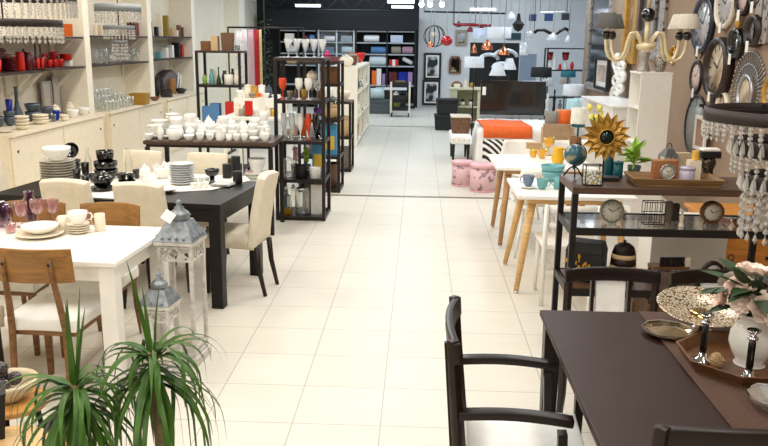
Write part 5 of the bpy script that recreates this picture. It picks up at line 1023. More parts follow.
part('frame', fr, METALD, t); part('pane', MB().box(-w+.003,-w*.58,.007,w-.003,w*.58,h*.72), pattern('leafy_print', (226, 226, 210), (80, 96, 120), 'voronoi', 60, .4, thr=.5, soft=.1, c3=(210, 180, 70)), t)
put(Sx(4.9), 'bottle', 608, 179, 9, 27, TEALD, 'bottle', 'tall deep teal bottle behind sunflower mirror', 'bottle', g); put(Sx(4.86), 'canister', 617, 180, 10, 17, TEALD, 'canister', 'deep teal lidded jar beside the leafy plant', 'jar', g)
t = thing('potted_plant', 'bright green leafy plant behind the sunflower mirror', 'plant', spot(Sx(4.9), 633, 180), 0, g); part('pot', L((0,0),(.03,0),(.042,.07),(.036,.07),(.03,.015),(0,.015)), SLATE, t)
fb = MB(); rn = random.Random(5)
for i in range(46):
    a_ = rn.random()*6.28; e = rn.uniform(-1.25, .1); l_ = rn.uniform(.06, .15); w_ = l_*.16
    M = Matrix.Translation((0,0,.07+rn.uniform(0,.07))) @ Matrix.Rotation(a_, 4, 'Z') @ Matrix.Rotation(e, 4, 'Y'); fb.add([(0,0,0),(l_*.5,w_,.01),(l_,0,-.015),(l_*.5,-w_,.01)], [(0,1,2,3)], False, M)
part('foliage', fb, LGREEN, t)
p0 = spot(Sx(4.68), 672, 184); k = mpp(p0)
t = thing('serving_tray', 'long wooden tray holding square clock and glass jar', 'tray', p0, -.03); a, b_ = .235, .125
TR = wood('light_brown_tray', (140, 108, 72), .5, .25)
part('base', MB().box(-a,-b_,0,a,b_,.01), TR, t); part('side', MB().hexa([(-a,-b_-.002,.0105),(a,-b_-.002,.0105),(a,-b_+.01,.0105),(-a,-b_+.01,.0105)],[(-a-.02,-b_-.017,.045),(a+.02,-b_-.017,.045),(a+.02,-b_-.005,.045),(-a-.02,-b_-.005,.045)]), TR, t); part('side', MB().hexa([(-a,b_-.01,.0105),(a,b_-.01,.0105),(a,b_+.002,.0105),(-a,b_+.002,.0105)],[(-a-.02,b_+.005,.045),(a+.02,b_+.005,.045),(a+.02,b_+.017,.045),(-a-.02,b_+.017,.045)]), TR, t)
for s in (-1, 1): part('end', MB().hexa([(s*a-.008,-b_+.0101,.0105),(s*a+.004,-b_+.0101,.0105),(s*a+.004,b_-.0101,.0105),(s*a-.008,b_-.0101,.0105)],[(s*(a+.018)-.006,-b_-.003,.045),(s*(a+.018)+.006,-b_-.003,.045),(s*(a+.018)+.006,b_+.003,.045),(s*(a+.018)-.006,b_+.003,.045)]), TR, t)
def hands(t, M, r, m_, h1=2.2, h2=.6, z=.004):
    part('hour_hand', MB().bar((0,0,z),(r*.5*cos(h1),r*.5*sin(h1),z),r*.07,.001,M), m_, t); part('minute_hand', MB().bar((0,0,z+.0015),(r*.78*cos(h2),r*.78*sin(h2),z+.0015),r*.05,.001,M), m_, t)
def ticks(t, M, r, m_, n=12, z=.002, r0=.80, r1=.93, w=.045, name='hour_mark'):
    mk = MB()
    for i in range(n):
        a_ = 2*pi*i/n; mk.bar((r*r0*cos(a_),r*r0*sin(a_),z),(r*r1*cos(a_),r*r1*sin(a_),z),r*w,.001,M)
    o = part(name, mk, m_, t); o['kind'] = 'stuff'; return o
FACE = mat('cream_dial', (228, 222, 206), .5, var=.03); INK = mat('black_ink', (20, 18, 18), .6)
MF = lambda x, y, z: Matrix.Translation((x, y, z)) @ Matrix.Rotation(pi/2, 4, 'X')      # a dial looking towards -y
t = thing('mantel_clock', 'square wooden block clock with silver dial on the tray', 'clock', (p0.x-.055, 4.64, ZT+LIFT+.0105)); w = 12*k
part('case', MB().box(-w,0,0,w,.06,2*w*.92), wood('red_oak_block', (158, 104, 66), .45, .25), t, .004); M = MF(.01,-.001,w*.9); r = 8*k
part('bezel', MB().lathe([(r*.8,0),(r,0),(r,.008),(r*.84,.012),(r*.8,.006),(r*.8,0)], 28, M), SILVER, t); part('dial', MB().lathe([(0,.001),(r*.82,.001),(r*.82,.003),(0,.003)], 28, M), FACE, t); ticks(t, M, r*.8, INK, z=.0035); hands(t, M, r*.75, INK, z=.005)
put(('y', 4.64, ZT+.0125), 'canister', 686, 183, 15, 17, mat('lilac_glass', (178, 168, 190), .2, .0, var=.1), 'glass_jar', 'lilac cut-glass lidded jar on the wooden tray', 'jar', g)
p = spot(('y', 4.745, ZT+.0125), 693, 180); t = thing('candle', 'yellow pillar candle on a white block behind lilac jar', 'candle', p, 0, g); part('wax', MB().cyl(.022,.12,.175,16), mat('honey_wax', (228, 180, 84), .5), t); part('block', MB().box(-.04,-.03,0,.03,.03,.119), OFFW, t)
def house(px, py, Y, w, h, m1, m2, label):
    p = spot(Sx(Y), px, py); k = mpp(p); w *= k/2; h *= k; t = thing('candle_lantern', label, 'lantern', p, .2, g)
    part('base', MB().box(-w,-w,0,w,w,h*.1), m1, t)
    for sx in (-1, 1):
        for sy in (-1, 1): part('post', MB().cbox((sx*w*.85, sy*w*.85, h*.36), (w*.22, w*.22, h*.52)), m1, t)
    part('roof', MB().hexa([(-w,-w,h*.62),(w,-w,h*.62),(w,w,h*.62),(-w,w,h*.62)],[(-w*.4,-w*.4,h*.85),(w*.4,-w*.4,h*.85),(w*.4,w*.4,h*.85),(-w*.4,w*.4,h*.85)]), m2, t); part('handle', MB().tube([(w*.4*cos(a),0,h*.86+h*.14*sin(a)) for a in [i*pi/8 for i in range(9)]], .003, 6), METALD, t); part('candle', L((0,0),(w*.5,0),(w*.5,h*.3),(0,h*.3)), OFFW, t).location = (0,0,h*.101)
house(667, 171, 4.9, 15, 34, SILVER, mat('grey_zinc', (96, 98, 98), .5, .4), 'grey metal candle lantern behind square wooden clock')
put(Sx(4.9), 'lidded_box', 681, 171, 14, 25, pattern('carved_cream', (226, 214, 190), (170, 150, 120), 'voronoi', 40, .6, thr=.35, soft=.1), 'carved_box', 'cream carved box behind the tray', 'box', g, d=8)
p = spot(Sx(4.87), 707, 176); t = thing('jewel_chest', 'small black casket on carved metal foot under chandelier', 'box', p, 0, g); part('foot', L((0,0),(.04,0),(.03,.05),(.045,.10),(.035,.13),(0,.13)), pattern('carved_silver', (120,110,96), (60,54,48), 'voronoi', 60, .4, .5, thr=.3, soft=.1), t); part('body', MB().box(-.06,-.04,.131,.06,.04,.17), BLACKM, t, .004); part('cushion', MB().box(-.055,-.035,.1705,.055,.035,.19), WHITEP, t, .008)
# glass shelf
G = lambda Y: ('y', Y, .8); g = 'clocks and decor on the glass shelf'
def round_clock(px, py, r, Y, rim, label, surf, thick=.04, foot=None, h1=2.2, h2=.6, name='table_clock', bells=0, rimw=.14):
    p = spot(surf, px, py); k = mpp(p); r *= k; fz = .012 if foot else .0; t = thing(name, label, 'clock', p, 0, g); M = MF(0,-.0,r+fz)
    part('case', MB().lathe([(0,-thick),(r*.96,-thick),(r,-thick*.8),(r,.0),(r*(1-rimw*.4),.006),(r*(1-rimw),.001),(r*(1-rimw),-.004),(0,-.004)], 32, M), rim, t)
    part('dial', MB().lathe([(0,-.0039),(r*(1-rimw)*.99,-.0039),(r*(1-rimw)*.99,-.002),(0,-.002)], 32, M), FACE, t); ticks(t, M, r*(1-rimw), INK, z=-.001); hands(t, M, r*(1-rimw), INK, h1, h2, z=.0005)
    if foot:
        for s in (-1, 1): part('foot', MB().tube([(s*r*.5,.02,r+fz-r*.85),(s*r*.62,.02,.003)], .006, 8), rim, t)
    if bells:
        for s in (-1, 1): part('bell', MB().sphere(r*.34, (s*r*.5,.02,2*r+fz+r*.02), 12, 8, (1,1,.7)), rim, t)
    return t
round_clock(611.5, 225, 11.8, 4.66, mat('khaki_enamel', (142, 138, 116), .4), 'round white-faced table clock with khaki rim on glass shelf', G(4.66), h1=2.5, h2=.55)
round_clock(711.5, 226, 11.5, 4.64, mat('antique_brass', (120, 84, 56), .4, .6), 'round brass-rimmed footed clock on glass shelf below tray', G(4.64), foot=1, h1=2.3, h2=.3, rimw=.26)
def wire_cage(px, py, w, h, Y, label):
    p = spot(G(Y), px, py); k = mpp(p); a = w*k/2; h *= k; t = thing('wire_basket', label, 'basket', p, 0, g); m = MB()
    for z in (.004, h*.5, h): m.tube([(-a,-a*.5,z),(a,-a*.5,z),(a,a*.5,z),(-a,a*.5,z)], .003, 6, closed=True)
    part('frame', m, METALD, t); m = MB()
    for i in range(5):
        x = -a+2*a*i/4
        for s in (-1, 1): m.tube([(x,s*a*.5,.002),(x,s*a*.5,h)], .002, 5)
    part('wire_mesh', m, METALD, t)
wire_cage(652, 227, 20, 23, 4.66, 'rectangular dark wire basket on the glass shelf')
put(G(4.7), 'cylinder', 667, 226, 7, 22, GREYWOOD, 'candle_cup', 'tall weathered cylinder beside the wire basket', 'candle', g); put(G(4.78), 'canister', 674, 225, 8, 18, mat('dark_olive_tin', (74, 70, 56), .5), 'tin', 'dark olive tin behind weathered cylinder', 'tin', g); put(G(4.62), 'figurine', 681, 227, 6, 16, OFFW, 'figurine', 'small cream figurine beside the dark olive tin', 'figurine', g)
put(G(4.64), 'bowl', 725, 228, 11, 7, PINKG, 'bowl', 'small rose glass bowl beside brass-rimmed clock', 'bowl', g); put(G(4.66), 'bowl', 737, 229, 10, 6, BROWNC, 'bowl', 'small brown bowl under the chandelier drops', 'bowl', g)
put(G(4.72), 'candle', 760, 233, 15, 32, OFFW, 'pillar_candle', 'large cream pillar candle under the chandelier', 'candle', g)
# lower board
LB = lambda Y: ('y', Y, .43); g = 'decor on the low display board'
t = thing('trinket_box', 'black leather trinket chest with gold flower relief', 'box', (1.05, 4.735, .43+LIFT), -.42, g); t.scale = (.74, .8, 1.55)
part('body', MB().box(-.15,-.10,0,.15,.10,.115), BLACKM, t, .004); part('lid', MB().hexa([(-.155,-.105,.1155),(.155,-.105,.1155),(.155,.105,.1155),(-.155,.105,.1155)],[(-.13,-.08,.155),(.13,-.08,.155),(.13,.08,.155),(-.13,.08,.155)]), BLACKM, t, .004)
rl = MB(); rn = random.Random(4)
for i in range(44): 
    fx, fz = rn.gauss(-.0, .055), rn.gauss(.045, .022); rl.sphere(rn.uniform(.006,.014), (max(-.135, min(.135, fx)), -.102, max(.015, min(.1, fz))), 7, 5, (1,.5,1))
part('flower_relief', rl, mat('gold_leaf', (196, 152, 40), .4, .5), t)['kind'] = 'stuff'
p = spot(LB(4.66), 622.5, 270); k = mpp(p); t = thing('woven_jar', 'striped woven lidded basket jar beside black trinket chest', 'basket', p, 0, g); r = 12.5*k; h = 44*k
part('body', L((0,0),(r*.92,0),(r,h*.1),(r,h*.34),(0,h*.34), seg=28), pattern('speckled_weave', (176,160,120), (74,62,50), 'voronoi', 80, .8, thr=.4, soft=.1), t); part('band', L((0,h*.341),(r*1.02,h*.341),(r*1.02,h*.44),(0,h*.44), seg=28), BEIGE, t); part('band', L((0,h*.441),(r,h*.441),(r*.97,h*.60),(0,h*.60), seg=28), DKWOOD, t); part('band', L((0,h*.601),(r*.99,h*.601),(r*.93,h*.70),(0,h*.70), seg=28), BEIGE, t); part('lid', L((0,h*.701),(r*.93,h*.701),(r*.75,h*.86),(r*.4,h*.93),(r*.1,h*.94),(r*.12,h),(0,h), seg=28), DKWOOD, t)
t = thing('key_rack', 'little dark wooden rack with black hooks on low board', 'rack', spot(LB(4.7), 668, 270), .1, g)
part('board', MB().box(-.11,-.05,.09,.11,.05,.11), WALNUT, t); part('hook_strip', MB().box(-.075,-.051,.111,.075,-.04,.17), DKWOOD, t)
for i in range(4): part('hook', MB().tube([(-.055+.037*i,-.053,.16),(-.055+.037*i,-.075,.14),(-.055+.037*i,-.055,.125)], .004, 6), BLACKM, t)
for sx in (-1, 1):
    for sy in (-1, 1): part('leg', MB().box(sx*.1-.008,sy*.04-.008,0,sx*.1+.008,sy*.04+.008,.089), WALNUT, t)
part('tag', MB().box(.08,-.054,.112,.11,-.0515,.168), OFFW, t)
t = round_clock(713.5, 275, 10.5, 4.68, mat('dark_bronze', (58, 46, 40), .4, .4), 'dark round mantel clock on a plinth behind the bouquet', LB(4.68), rimw=.3, foot=1, h1=1.8, h2=1.0, name='mantel_clock')
part('plinth', MB().box(-.07,-.005,0,.07,.06,.016), MATS['dark_bronze'], t)
p = spot(LB(4.62), 729.5, 272); k = mpp(p); t = thing('candle_lantern', 'small dark metal lantern hanging ring up beside the bouquet', 'lantern', p, 0, g); r = 6*k
part('base', L((0,0),(r,0),(r,.012),(r*.8,.02),(0,.02)), BLACKM, t); part('glass', L((r*.7,.021),(r*.75,.05),(r*.6,.10),(r*.55,.1),(r*.7,.05),(r*.65,.021),(r*.7,.021)), GLASS, t); part('cap', L((0,.101),(r*.95,.101),(r*.7,.13),(r*.5,.135),(r*.5,.16),(0,.17)), BLACKM, t); part('ring', MB().tube([(r*.5*cos(a),0,.185+r*.5*sin(a)) for a in [i*2*pi/12 for i in range(12)]], .003, 6, closed=True), BLACKM, t)
# honey-coloured cupboard and white crates seen through the shelf
t = thing('sideboard', 'honey orange wooden sideboard seen through the display shelf', 'sideboard', (2.56, 5.9, 0)); t.scale.x = .84; HO = wood('honey_pine', (206, 134, 56), .4, .2)
part('body', MB().box(-.5,-.3,.1,.5,.3,.6), HO, t, .004); part('top', MB().box(-.53,-.33,.601,.53,.33,.63), HO, t, .004)
for i in range(2): d = part('door', MB().box(-.48+.49*i,-.316,.13,-.01+.49*i,-.301,.58), HO, t, .003); part('knob', MB().sphere(.014, (-.05+.1*i,-.326,.36), 8, 6), METALD, d)
for sx in (-.44, .44):
    for sy in (-.24, .24): part('leg', MB().box(sx-.02,sy-.02,0,sx+.02,sy+.02,.1), HO, t)
for i, (x, y, z0, w, h, l) in enumerate(((1.83, 5.36, 0, .5, .70, 'tall white carton standing behind the display shelf'), (1.36, 5.2, 0, .3, .3, 'low white carton behind the key rack'))):
    t = thing('carton', l, 'box', (x, y, z0), .0); part('body', MB().box(-w/2,-.15,0,w/2,.15,h-.02), WHITEP, t, .003); part('lid', MB().box(-w/2-.004,-.154,h-.019,w/2+.004,.154,h), WHITEP, t, .003)
t = thing('wooden_crate', 'brown slatted crate on the floor below display shelf', 'crate', (1.62, 4.74, .06+LIFT)); cm = MB()
for i in range(3): part('slat', MB().box(-.22,-.16,.02+.09*i,.22,-.145,.09+.09*i).box(-.22,.145,.02+.09*i,.22,.16,.09+.09*i), WALNUT, t)
part('base', MB().box(-.22,-.144,.0,.22,.144,.018), WALNUT, t)
for s in (-1, 1): part('end', MB().box(s*.205-.01,-.144,.019,s*.205+.01,.144,.28), WALNUT, t)
# ================================================================ espresso dining table, chairs and centrepiece
t = thing('dining_table', 'espresso wood dining table with brown runner and tray', 'table', (1.42, 2.58, 0)); a, b_ = .89, .62
part('top', MB().box(-a,-b_,.722,a,b_,.75), wood('espresso_top', (46, 27, 21), .5, .22, (3, 30, 1), .0), t, .006); part('edge_mould', MB().box(-a+.012,-b_+.012,.705,a-.012,b_-.012,.7215), DKWOOD, t, .004)
part('apron', MB().box(-a+.06,-b_+.06,.62,a-.06,-b_+.085,.7045).box(-a+.06,b_-.085,.62,a-.06,b_-.06,.7045).box(-a+.06,-b_+.085,.62,-a+.085,b_-.085,.7045).box(a-.085,-b_+.085,.62,a-.06,b_-.085,.7045), DKWOOD, t)
for sx in (-1, 1):
    for sy in (-1, 1): part('leg', MB().hexa([(sx*(a-.05)-.026,sy*(b_-.05)-.026,0),(sx*(a-.05)+.026,sy*(b_-.05)-.026,0),(sx*(a-.05)+.026,sy*(b_-.05)+.026,0),(sx*(a-.05)-.026,sy*(b_-.05)+.026,0)],[(sx*(a-.05)-.036,sy*(b_-.05)-.036,.7045),(sx*(a-.05)+.036,sy*(b_-.05)-.036,.7045),(sx*(a-.05)+.036,sy*(b_-.05)+.036,.7045),(sx*(a-.05)-.036,sy*(b_-.05)+.036,.7045)]), DKWOOD, t, .003)
single('table_runner', MB().grid(lambda u, v: (-.24+.48*u, -.615+1.23*v, 0), 2, 2, .003), mat('brown_linen', (84, 62, 52), .9, var=.16, scale=120, bump=.15), 'dark brown woven runner across the espresso table', 'runner', (1.18, 2.58, .7545))
def dining_chair(x, y, rz, label, arms=0):
    "espresso chair, front towards +y; white pad between the inner stiles"
    t = thing('armchair' if arms else 'dining_chair', label, 'chair', (x, y, 0), rz, 'espresso dining chairs'); w = .225
    for sx in (-1, 1):
        part('leg', MB().tube([(sx*w,-.238,.90),(sx*w,-.222,.70),(sx*w,-.2,.46),(sx*w,-.205,.2),(sx*w,-.25,0)], [.021,.023,.025,.023,.018], 4), DKWOOD, t, .003)
        part('leg', MB().hexa([(sx*w-.016,.20-.016,0),(sx*w+.016,.20-.016,0),(sx*w+.016,.20+.016,0),(sx*w-.016,.20+.016,0)],[(sx*w-.021,.20-.021,.40),(sx*w+.021,.20-.021,.40),(sx*w+.021,.20+.021,.40),(sx*w-.021,.20+.021,.40)]), DKWOOD, t, .003)
        part('stile', MB().bar((sx*.095,-.222,.46),(sx*.095,-.252,.845),.03,.018), DKWOOD, t)
        if arms:
            r = part('armrest', MB().grid(lambda u, v: (sx*(w+.004)+(v-.5)*.045, -.21+.365*u, .637+.012*sin(pi*u)-.006*u), 8, 2, .028), DKWOOD, t, .004)
            part('arm_post', MB().bar((sx*w,.135,.42),(sx*w,.125,.606),.03,.04), DKWOOD, t)
    part('top_rail', MB().grid(lambda u, v: (-w-.022+(2*w+.044)*u, -.262+.03*(2*u-1)**2-.005*v, .835+.07*v-.012*(2*u-1)**2), 14, 2, .026), DKWOOD, t, .004)
    part('lower_rail', MB().bar((-w+.02,-.206,.52),(w-.02,-.206,.52),.022,.05), DKWOOD, t)
    part('back_pad', MB().grid(lambda u, v: (-.078+.156*u, -.238-.026*v-.006*sin(pi*u), .55+.275*v), 4, 4, .02), WFAB, t, .004)
    part('seat_frame', MB().box(-w+.0,-.19,.385,w,.185,.425), DKWOOD, t, .004); part('seat', MB().grid(lambda u, v: (-.235+.47*u, -.19+.43*v, .455+.022*(sin(pi*u)*sin(pi*v))**.6), 10, 10, .03), WFAB, t, .006)
    return t
dining_chair(.93, 3.40, pi, 'espresso chair behind the table nearest the aisle').scale = (.91, .94, .905)
dining_chair(1.42, 3.40, pi, 'espresso chair behind the table, beside mosaic bowl').scale = (.91, .94, .905)
dining_chair(.375, 2.60, -pi/2-.05, 'espresso armchair with white seat at table end', 1).scale = (1, 1, 1.02)
dining_chair(.865, 2.11, 0, 'espresso chair on our side of the table, only top rail showing')
C = ('z', .756)
g = 'centrepiece on the espresso table'
MOS = pattern('shell_mosaic', (232, 222, 200), (150, 116, 76), 'voronoi', 125, .2, .45, thr=.52, soft=.12, c3=(84, 62, 44))
p = gz(700, 319, .80); t = thing('mosaic_bowl', 'wide shimmering mosaic bowl behind the tray', 'bowl', (p.x, p.y, .757), 0, g); MB0 = Matrix.Translation((0,0,.052)) @ Matrix.Rotation(.16, 4, 'X')
part('foot', L((0,0),(.05,0),(.046,.006),(.02,.014),(.02,.06),(0,.06)), CHROME, t)
part('bowl', MB().lathe([(0,0),(.05,0),(.055,.006),(.11,.018),(.165,.046),(.17,.05),(.163,.05),(.105,.024),(.05,.014),(0,.012)], 48, MB0), MOS, t); part('centre', MB().lathe([(0,.0125),(.045,.0145),(.043,.017),(0,.017)], 32, MB0), mat('gold_mirror', (170, 140, 90), .12, .9), t)
p = gz(683, 338, .756); t = thing('mirror_plate', 'faceted mirrored candle plate in front of mosaic bowl', 'plate', (.985, 2.935, .757), .3, g); part('plate', MB().lathe([(0,0),(.075,0),(.098,.012),(.098,.016),(.075,.008),(0,.008)], 10, None, False), mat('antique_mirror', (200, 186, 156), .1, .9, var=.2, scale=40), t); part('rim', MB().lathe([(.094,.0165),(.101,.0165),(.101,.021),(.094,.021),(.094,.0165)], 10, None, False), CHROME, t)
TW = wood('tray_walnut', (100, 66, 40), .4, .25, coat=.1)
t = thing('octagonal_tray', 'elongated octagonal wooden tray with candlesticks and vase', 'tray', (1.19, 2.635, .757), -.03, g)
def octo(a, b_, c): return [(-a+c,-b_),(a-c,-b_),(a,-b_+c),(a,b_-c),(a-c,b_),(-a+c,b_),(-a,b_-c),(-a,-b_+c)]
part('base', MB().prism(octo(.222,.19,.115), 0, .01), TW, t); o1, o2 = octo(.227,.195,.117), octo(.218,.186,.113); u1, u2 = octo(.247,.215,.126), octo(.237,.205,.122)
for i in range(8):
    j = (i+1) % 8; z0, z1 = .0105, .045
    part('side', MB().add([(*o1[i],z0),(*o1[j],z0),(*o2[j],z0),(*o2[i],z0),(*u1[i],z1),(*u1[j],z1),(*u2[j],z1),(*u2[i],z1)], [(3,2,1,0),(4,5,6,7),(0,1,5,4),(1,2,6,5),(2,3,7,6),(3,0,4,7)]), TW, t)
def candlestick(x, y, z, label):
    t = thing('candlestick', label, 'candlestick', (x, y, z), 0, g)
    part('base', L((0,0),(.036,0),(.034,.008),(.016,.016),(.014,.03),(0,.03), seg=20), CHROME, t); part('column', L((0,.0305),(.011,.0305),(.013,.05),(.013,.125),(.011,.14),(0,.14), seg=6), BLACKG, t); part('ring', L((0,.1405),(.017,.1405),(.017,.148),(0,.148), seg=20), CHROME, t); part('cup', L((0,.1485),(.008,.1485),(.012,.16),(.024,.172),(.021,.174),(.008,.166),(0,.165), seg=20), CHROME, t)
q1, q2, q3, q4 = gz(702, 361, .768), gz(748, 379, .768), gz(716, 368, .768), gz(747, 365, .768)
candlestick(q1.x, q1.y, .768, 'black and chrome candlestick at the far left of tray'); candlestick(q2.x, q2.y, .768, 'black and chrome candlestick in front of white vase')
p = gz(718, 368, .768); t = thing('rope_ball', 'small ball of wound natural rope in the tray', 'ball', (q3.x, q3.y, .768), 0, g)
rb = MB().sphere(.024, (0,0,.026), 14, 10); 
part('core', rb, BEIGE, t)
for k_ in range(3):
    M = Matrix.Translation((0,0,.028)) @ Euler((k_*1.1, k_*.7+.3, k_)).to_matrix().to_4x4()
    for s in (-1, 0, 1): part('winding', MB().tube([((.0255 if s == 0 else .023)*cos(i*pi/10), (.0255 if s == 0 else .023)*sin(i*pi/10), s*.009) for i in range(20)], .0035, 6, M, closed=True), mat('jute', (160, 132, 96), .9, var=.2, scale=60), t)
VX, VY = q4.x+.012, q4.y+.012
t = thing('pitcher_vase', 'round white pitcher vase holding the peony bouquet', 'vase', (VX, VY, .768), 0, g)
part('body', L((0,0),(.045,0),(.05,.006),(.045,.016),(.062,.04),(.076,.08),(.072,.115),(.05,.145),(.042,.158),(.046,.172),(.055,.185),(.05,.185),(.038,.165),(.036,.155),(0,.15), seg=36), WHITE, t); part('handle', MB().tube([(.045,0,.17),(.085,-.01,.172),(.105,-.015,.14),(.095,-.01,.10),(.07,0,.075)], .007, 8), WHITE, t); part('foot', L((.0445,.0),(.052,0),(.052,.004),(.045,.006), seg=36), WHITE, t)
t = thing('peony_bouquet', 'bouquet of blush peonies with dark leaves in white pitcher', 'flowers', (VX-.012, VY, .768+.172), 0); t.scale = (1.08, 1.08, 1.0)
rn = random.Random(11); PE = [mat('blush_petal', (246, 228, 214), .7, var=.05), mat('pale_peach_petal', (248, 232, 212), .7, var=.05), mat('dusty_rose_petal', (236, 206, 190), .7, var=.07)]
def bloom(c, r, m_, tilt, az):
    M0 = Matrix.Translation(c) @ Matrix.Rotation(az, 4, 'Z') @ Matrix.Rotation(tilt, 4, 'Y'); m = MB()
    for ring, (n, op, s) in enumerate(((8, 1.05, 1.0), (7, .7, .85), (6, .4, .68), (5, .15, .5))):
        for i in range(n):
            a_ = 2*pi*i/n+ring*.5+rn.uniform(-.15,.15); L_ = r*s
            def f(u, v):
                w = L_*.62*sin(pi*(.12+.8*v))**.7; x = L_*v*sin(op+.5*v)*.95+L_*.05; z = L_*v*cos(op)*.9-L_*.1*(v**3)*op; q = 2*u-1
                return (x-.25*L_*q*q*v*.5, w*q, z+.12*L_*q*q)
            m.grid(f, 4, 4, 0, True, M0 @ Matrix.Rotation(a_, 4, 'Z'))
    m.sphere(r*.3, (0,0,r*.3), 8, 6, M=M0)
    b_ = part('bloom', m, m_, t); return b_
for i, (x, y, z, r, tl, az) in enumerate(((.0,-.075,.055,.062,1.0,-1.5),(.065,-.03,.115,.06,.6,-.6),(-.055,-.03,.105,.05,.7,-2.3),(.0,.02,.14,.062,.15,0),(.10,.03,.06,.055,1.1,.3),(-.085,-.0,.05,.045,1.2,3.0),(-.03,.07,.09,.055,.9,1.6),(.07,.08,.10,.05,.8,.9),(.055,-.085,.065,.05,1.2,-1.0),(-.06,-.06,.065,.035,1.2,-2.2))): bloom((x, y, z), r, PE[i % 3], tl, az)
for i in range(26):
    a_ = rn.random()*6.28; e = rn.uniform(-.9, .3); l_ = rn.uniform(.07, .12); w_ = l_*.24
    M = Matrix.Translation((.02*cos(a_), .02*sin(a_), .052+rn.uniform(-.01,.06))) @ Matrix.Rotation(a_, 4, 'Z') @ Matrix.Rotation(e, 4, 'Y')
    part('leaf', MB().add([(0,0,0),(.05,0,0),(.05+l_*.35,w_,.006),(.05+l_*.75,w_*.6,.0),(.05+l_,0,-.012),(.05+l_*.75,-w_*.6,0),(.05+l_*.35,-w_,.006)], [(0,1,2),(1,2,3,4,5,6),(0,6,1)], False, M), DGREEN, t)
part('stems', MB().tube([(0,0,-.018),(.0,0,.04),(.01,-.01,.1)], .015, 8), DGREEN, t)
t = thing('glass_dish', 'faceted clear glass dish at our end of runner', 'dish', (1.13, 2.30, .757), .3, g); part('dish', MB().lathe([(0,0),(.055,0),(.10,.035),(.096,.037),(.052,.008),(0,.008)], 8, None, False), CRYS, t); part('facet_rim', MB().lathe([(.096,.0372),(.102,.0372),(.102,.041),(.096,.041),(.096,.0372)], 8, None, False), CHROME, t)
MATS['espresso_top'].node_tree.nodes['Principled BSDF'].inputs['Specular IOR Level'].default_value = .28
DKWOOD.node_tree.nodes['Principled BSDF'].inputs['Specular IOR Level'].default_value = .35
# ================================================================ clocks and mirrors on the right-hand wall
XW = 3.05
MW = Matrix.Rotation(-pi/2, 4, 'Y')      # lathe axis towards -x, out of the wall
ANTF = pattern('aged_dial', (214, 200, 176), (150, 126, 96), 'noise', 6, .5, thr=.5, soft=.2); SILF = mat('silver_dial', (186, 186, 190), .3, .3, var=.08)
def wallclock(px, py, hh, label, rim, face, rimw=.2, depth=.06, name='wall_clock', cat='clock', tag_=1, glassy=0, X=XW, marks=1):
    p = gx(px, py, X-depth); k = mpp(p); r = hh*k; t = thing(name, label, cat, (X, p.y, p.z), 0, 'clocks and mirrors on the taupe wall')
    part('case', MB().lathe([(0,.001),(r*.98,.001),(r,depth*.5),(r*(1-rimw*.35),depth),(r*(1-rimw),depth*.75),(r*(1-rimw),depth*.4),(0,depth*.4)], 40, MW), rim, t)
    part('dial' if cat == 'clock' else 'mirror_pane', MB().lathe([(0,depth*.401),(r*(1-rimw)*.995,depth*.401),(r*(1-rimw)*.995,depth*.5),(0,depth*.5)], 40, MW), face, t)
    if cat == 'clock' and marks:
        ticks(t, MW, r*(1-rimw), INK, z=depth*.52, r0=.72, r1=.95, w=.06); hands(t, MW, r*(1-rimw), INK, 1.1, -.6, z=depth*.56)
    if tag_: part('price_tag', MB().box(-depth-.006,-.03,-r*.93-.05,-depth-.003,.03,-r*.93+.05), WHITEP, t)
    return t
wallclock(700, 24, 29, 'large wall clock with wide blue-black rim above lamp shade', mat('blue_black_rim', (38, 42, 56), .3, .2), SILF, .24)
wallclock(722.5, 4, 25, 'large white-rimmed wall clock at the top of wall', mat('white_rim', (226, 214, 196), .4), SILF, .2)
wallclock(740.5, -2, 18, 'small pink-faced wall clock beside the white-rimmed clock', DKWOOD, mat('pinkish_dial', (206, 180, 176), .4), .25)
wallclock(754, -9, 17, 'dark-rimmed wall clock topmost of all, beside pink-faced one', DKWOOD, ANTF, .3)
wallclock(749, 31, 16.5, 'thick dark-rimmed silver wall clock above the sunburst mirror', mat('dark_walnut_rim', (46, 32, 26), .35), SILF, .3, .1)
wallclock(712, 68, 30.5, 'largest wall clock with map-like cream face and thick dark rim', MATS['dark_walnut_rim'], ANTF, .2, .11)
t = wallclock(731.5, 44, 16, 'black oval ornate mirror with top finial between clocks', mat('black_lacquer', (16, 14, 15), .15, coat=.5), MIRROR, .3, .08, 'ornate_mirror', 'mirror'); part('crest', MB().sphere(.05, (-.04,0,.2), 10, 8, (.5,1,1.2)).sphere(.03, (-.04,0,.27), 10, 8), GOLDP, t)
t = wallclock(694.5, 77, 17, 'slim wire-scroll wall clock left of the largest clock', METALD, mat('rosy_dial', (214, 188, 178), .5), .25, .03); sc = MB()
for s in (-1, 1): sc.tube([(-.012, .05*s+.07*s*sin(a*.9), .2+.12*a/3) for a in [i*.4 for i in range(9)]], .006, 6).tube([(-.012, .05*s+.07*s*sin(a*.9), -.2-.12*a/3) for a in [i*.4 for i in range(9)]], .006, 6)
part('scrollwork', sc, METALD, t)
p = gx(743, 93, 3.0); k = mpp(p)
t = thing('sunburst_mirror', 'large silver sunburst mirror with pale centre on taupe wall', 'mirror', (XW, p.y, p.z), 0, 'clocks and mirrors on the taupe wall'); r = 42*k
part('backing', MB().lathe([(0,.001),(r*.46,.001),(r*.46,.02),(0,.02)], 40, MW), BROWNC, t); part('rim', MB().lathe([(r*.36,.021),(r*.46,.021),(r*.44,.05),(r*.36,.05),(r*.36,.021)], 40, MW), SILVER, t); part('dial', MB().lathe([(0,.021),(r*.355,.021),(r*.355,.03),(0,.03)], 40, MW), ANTF, t)
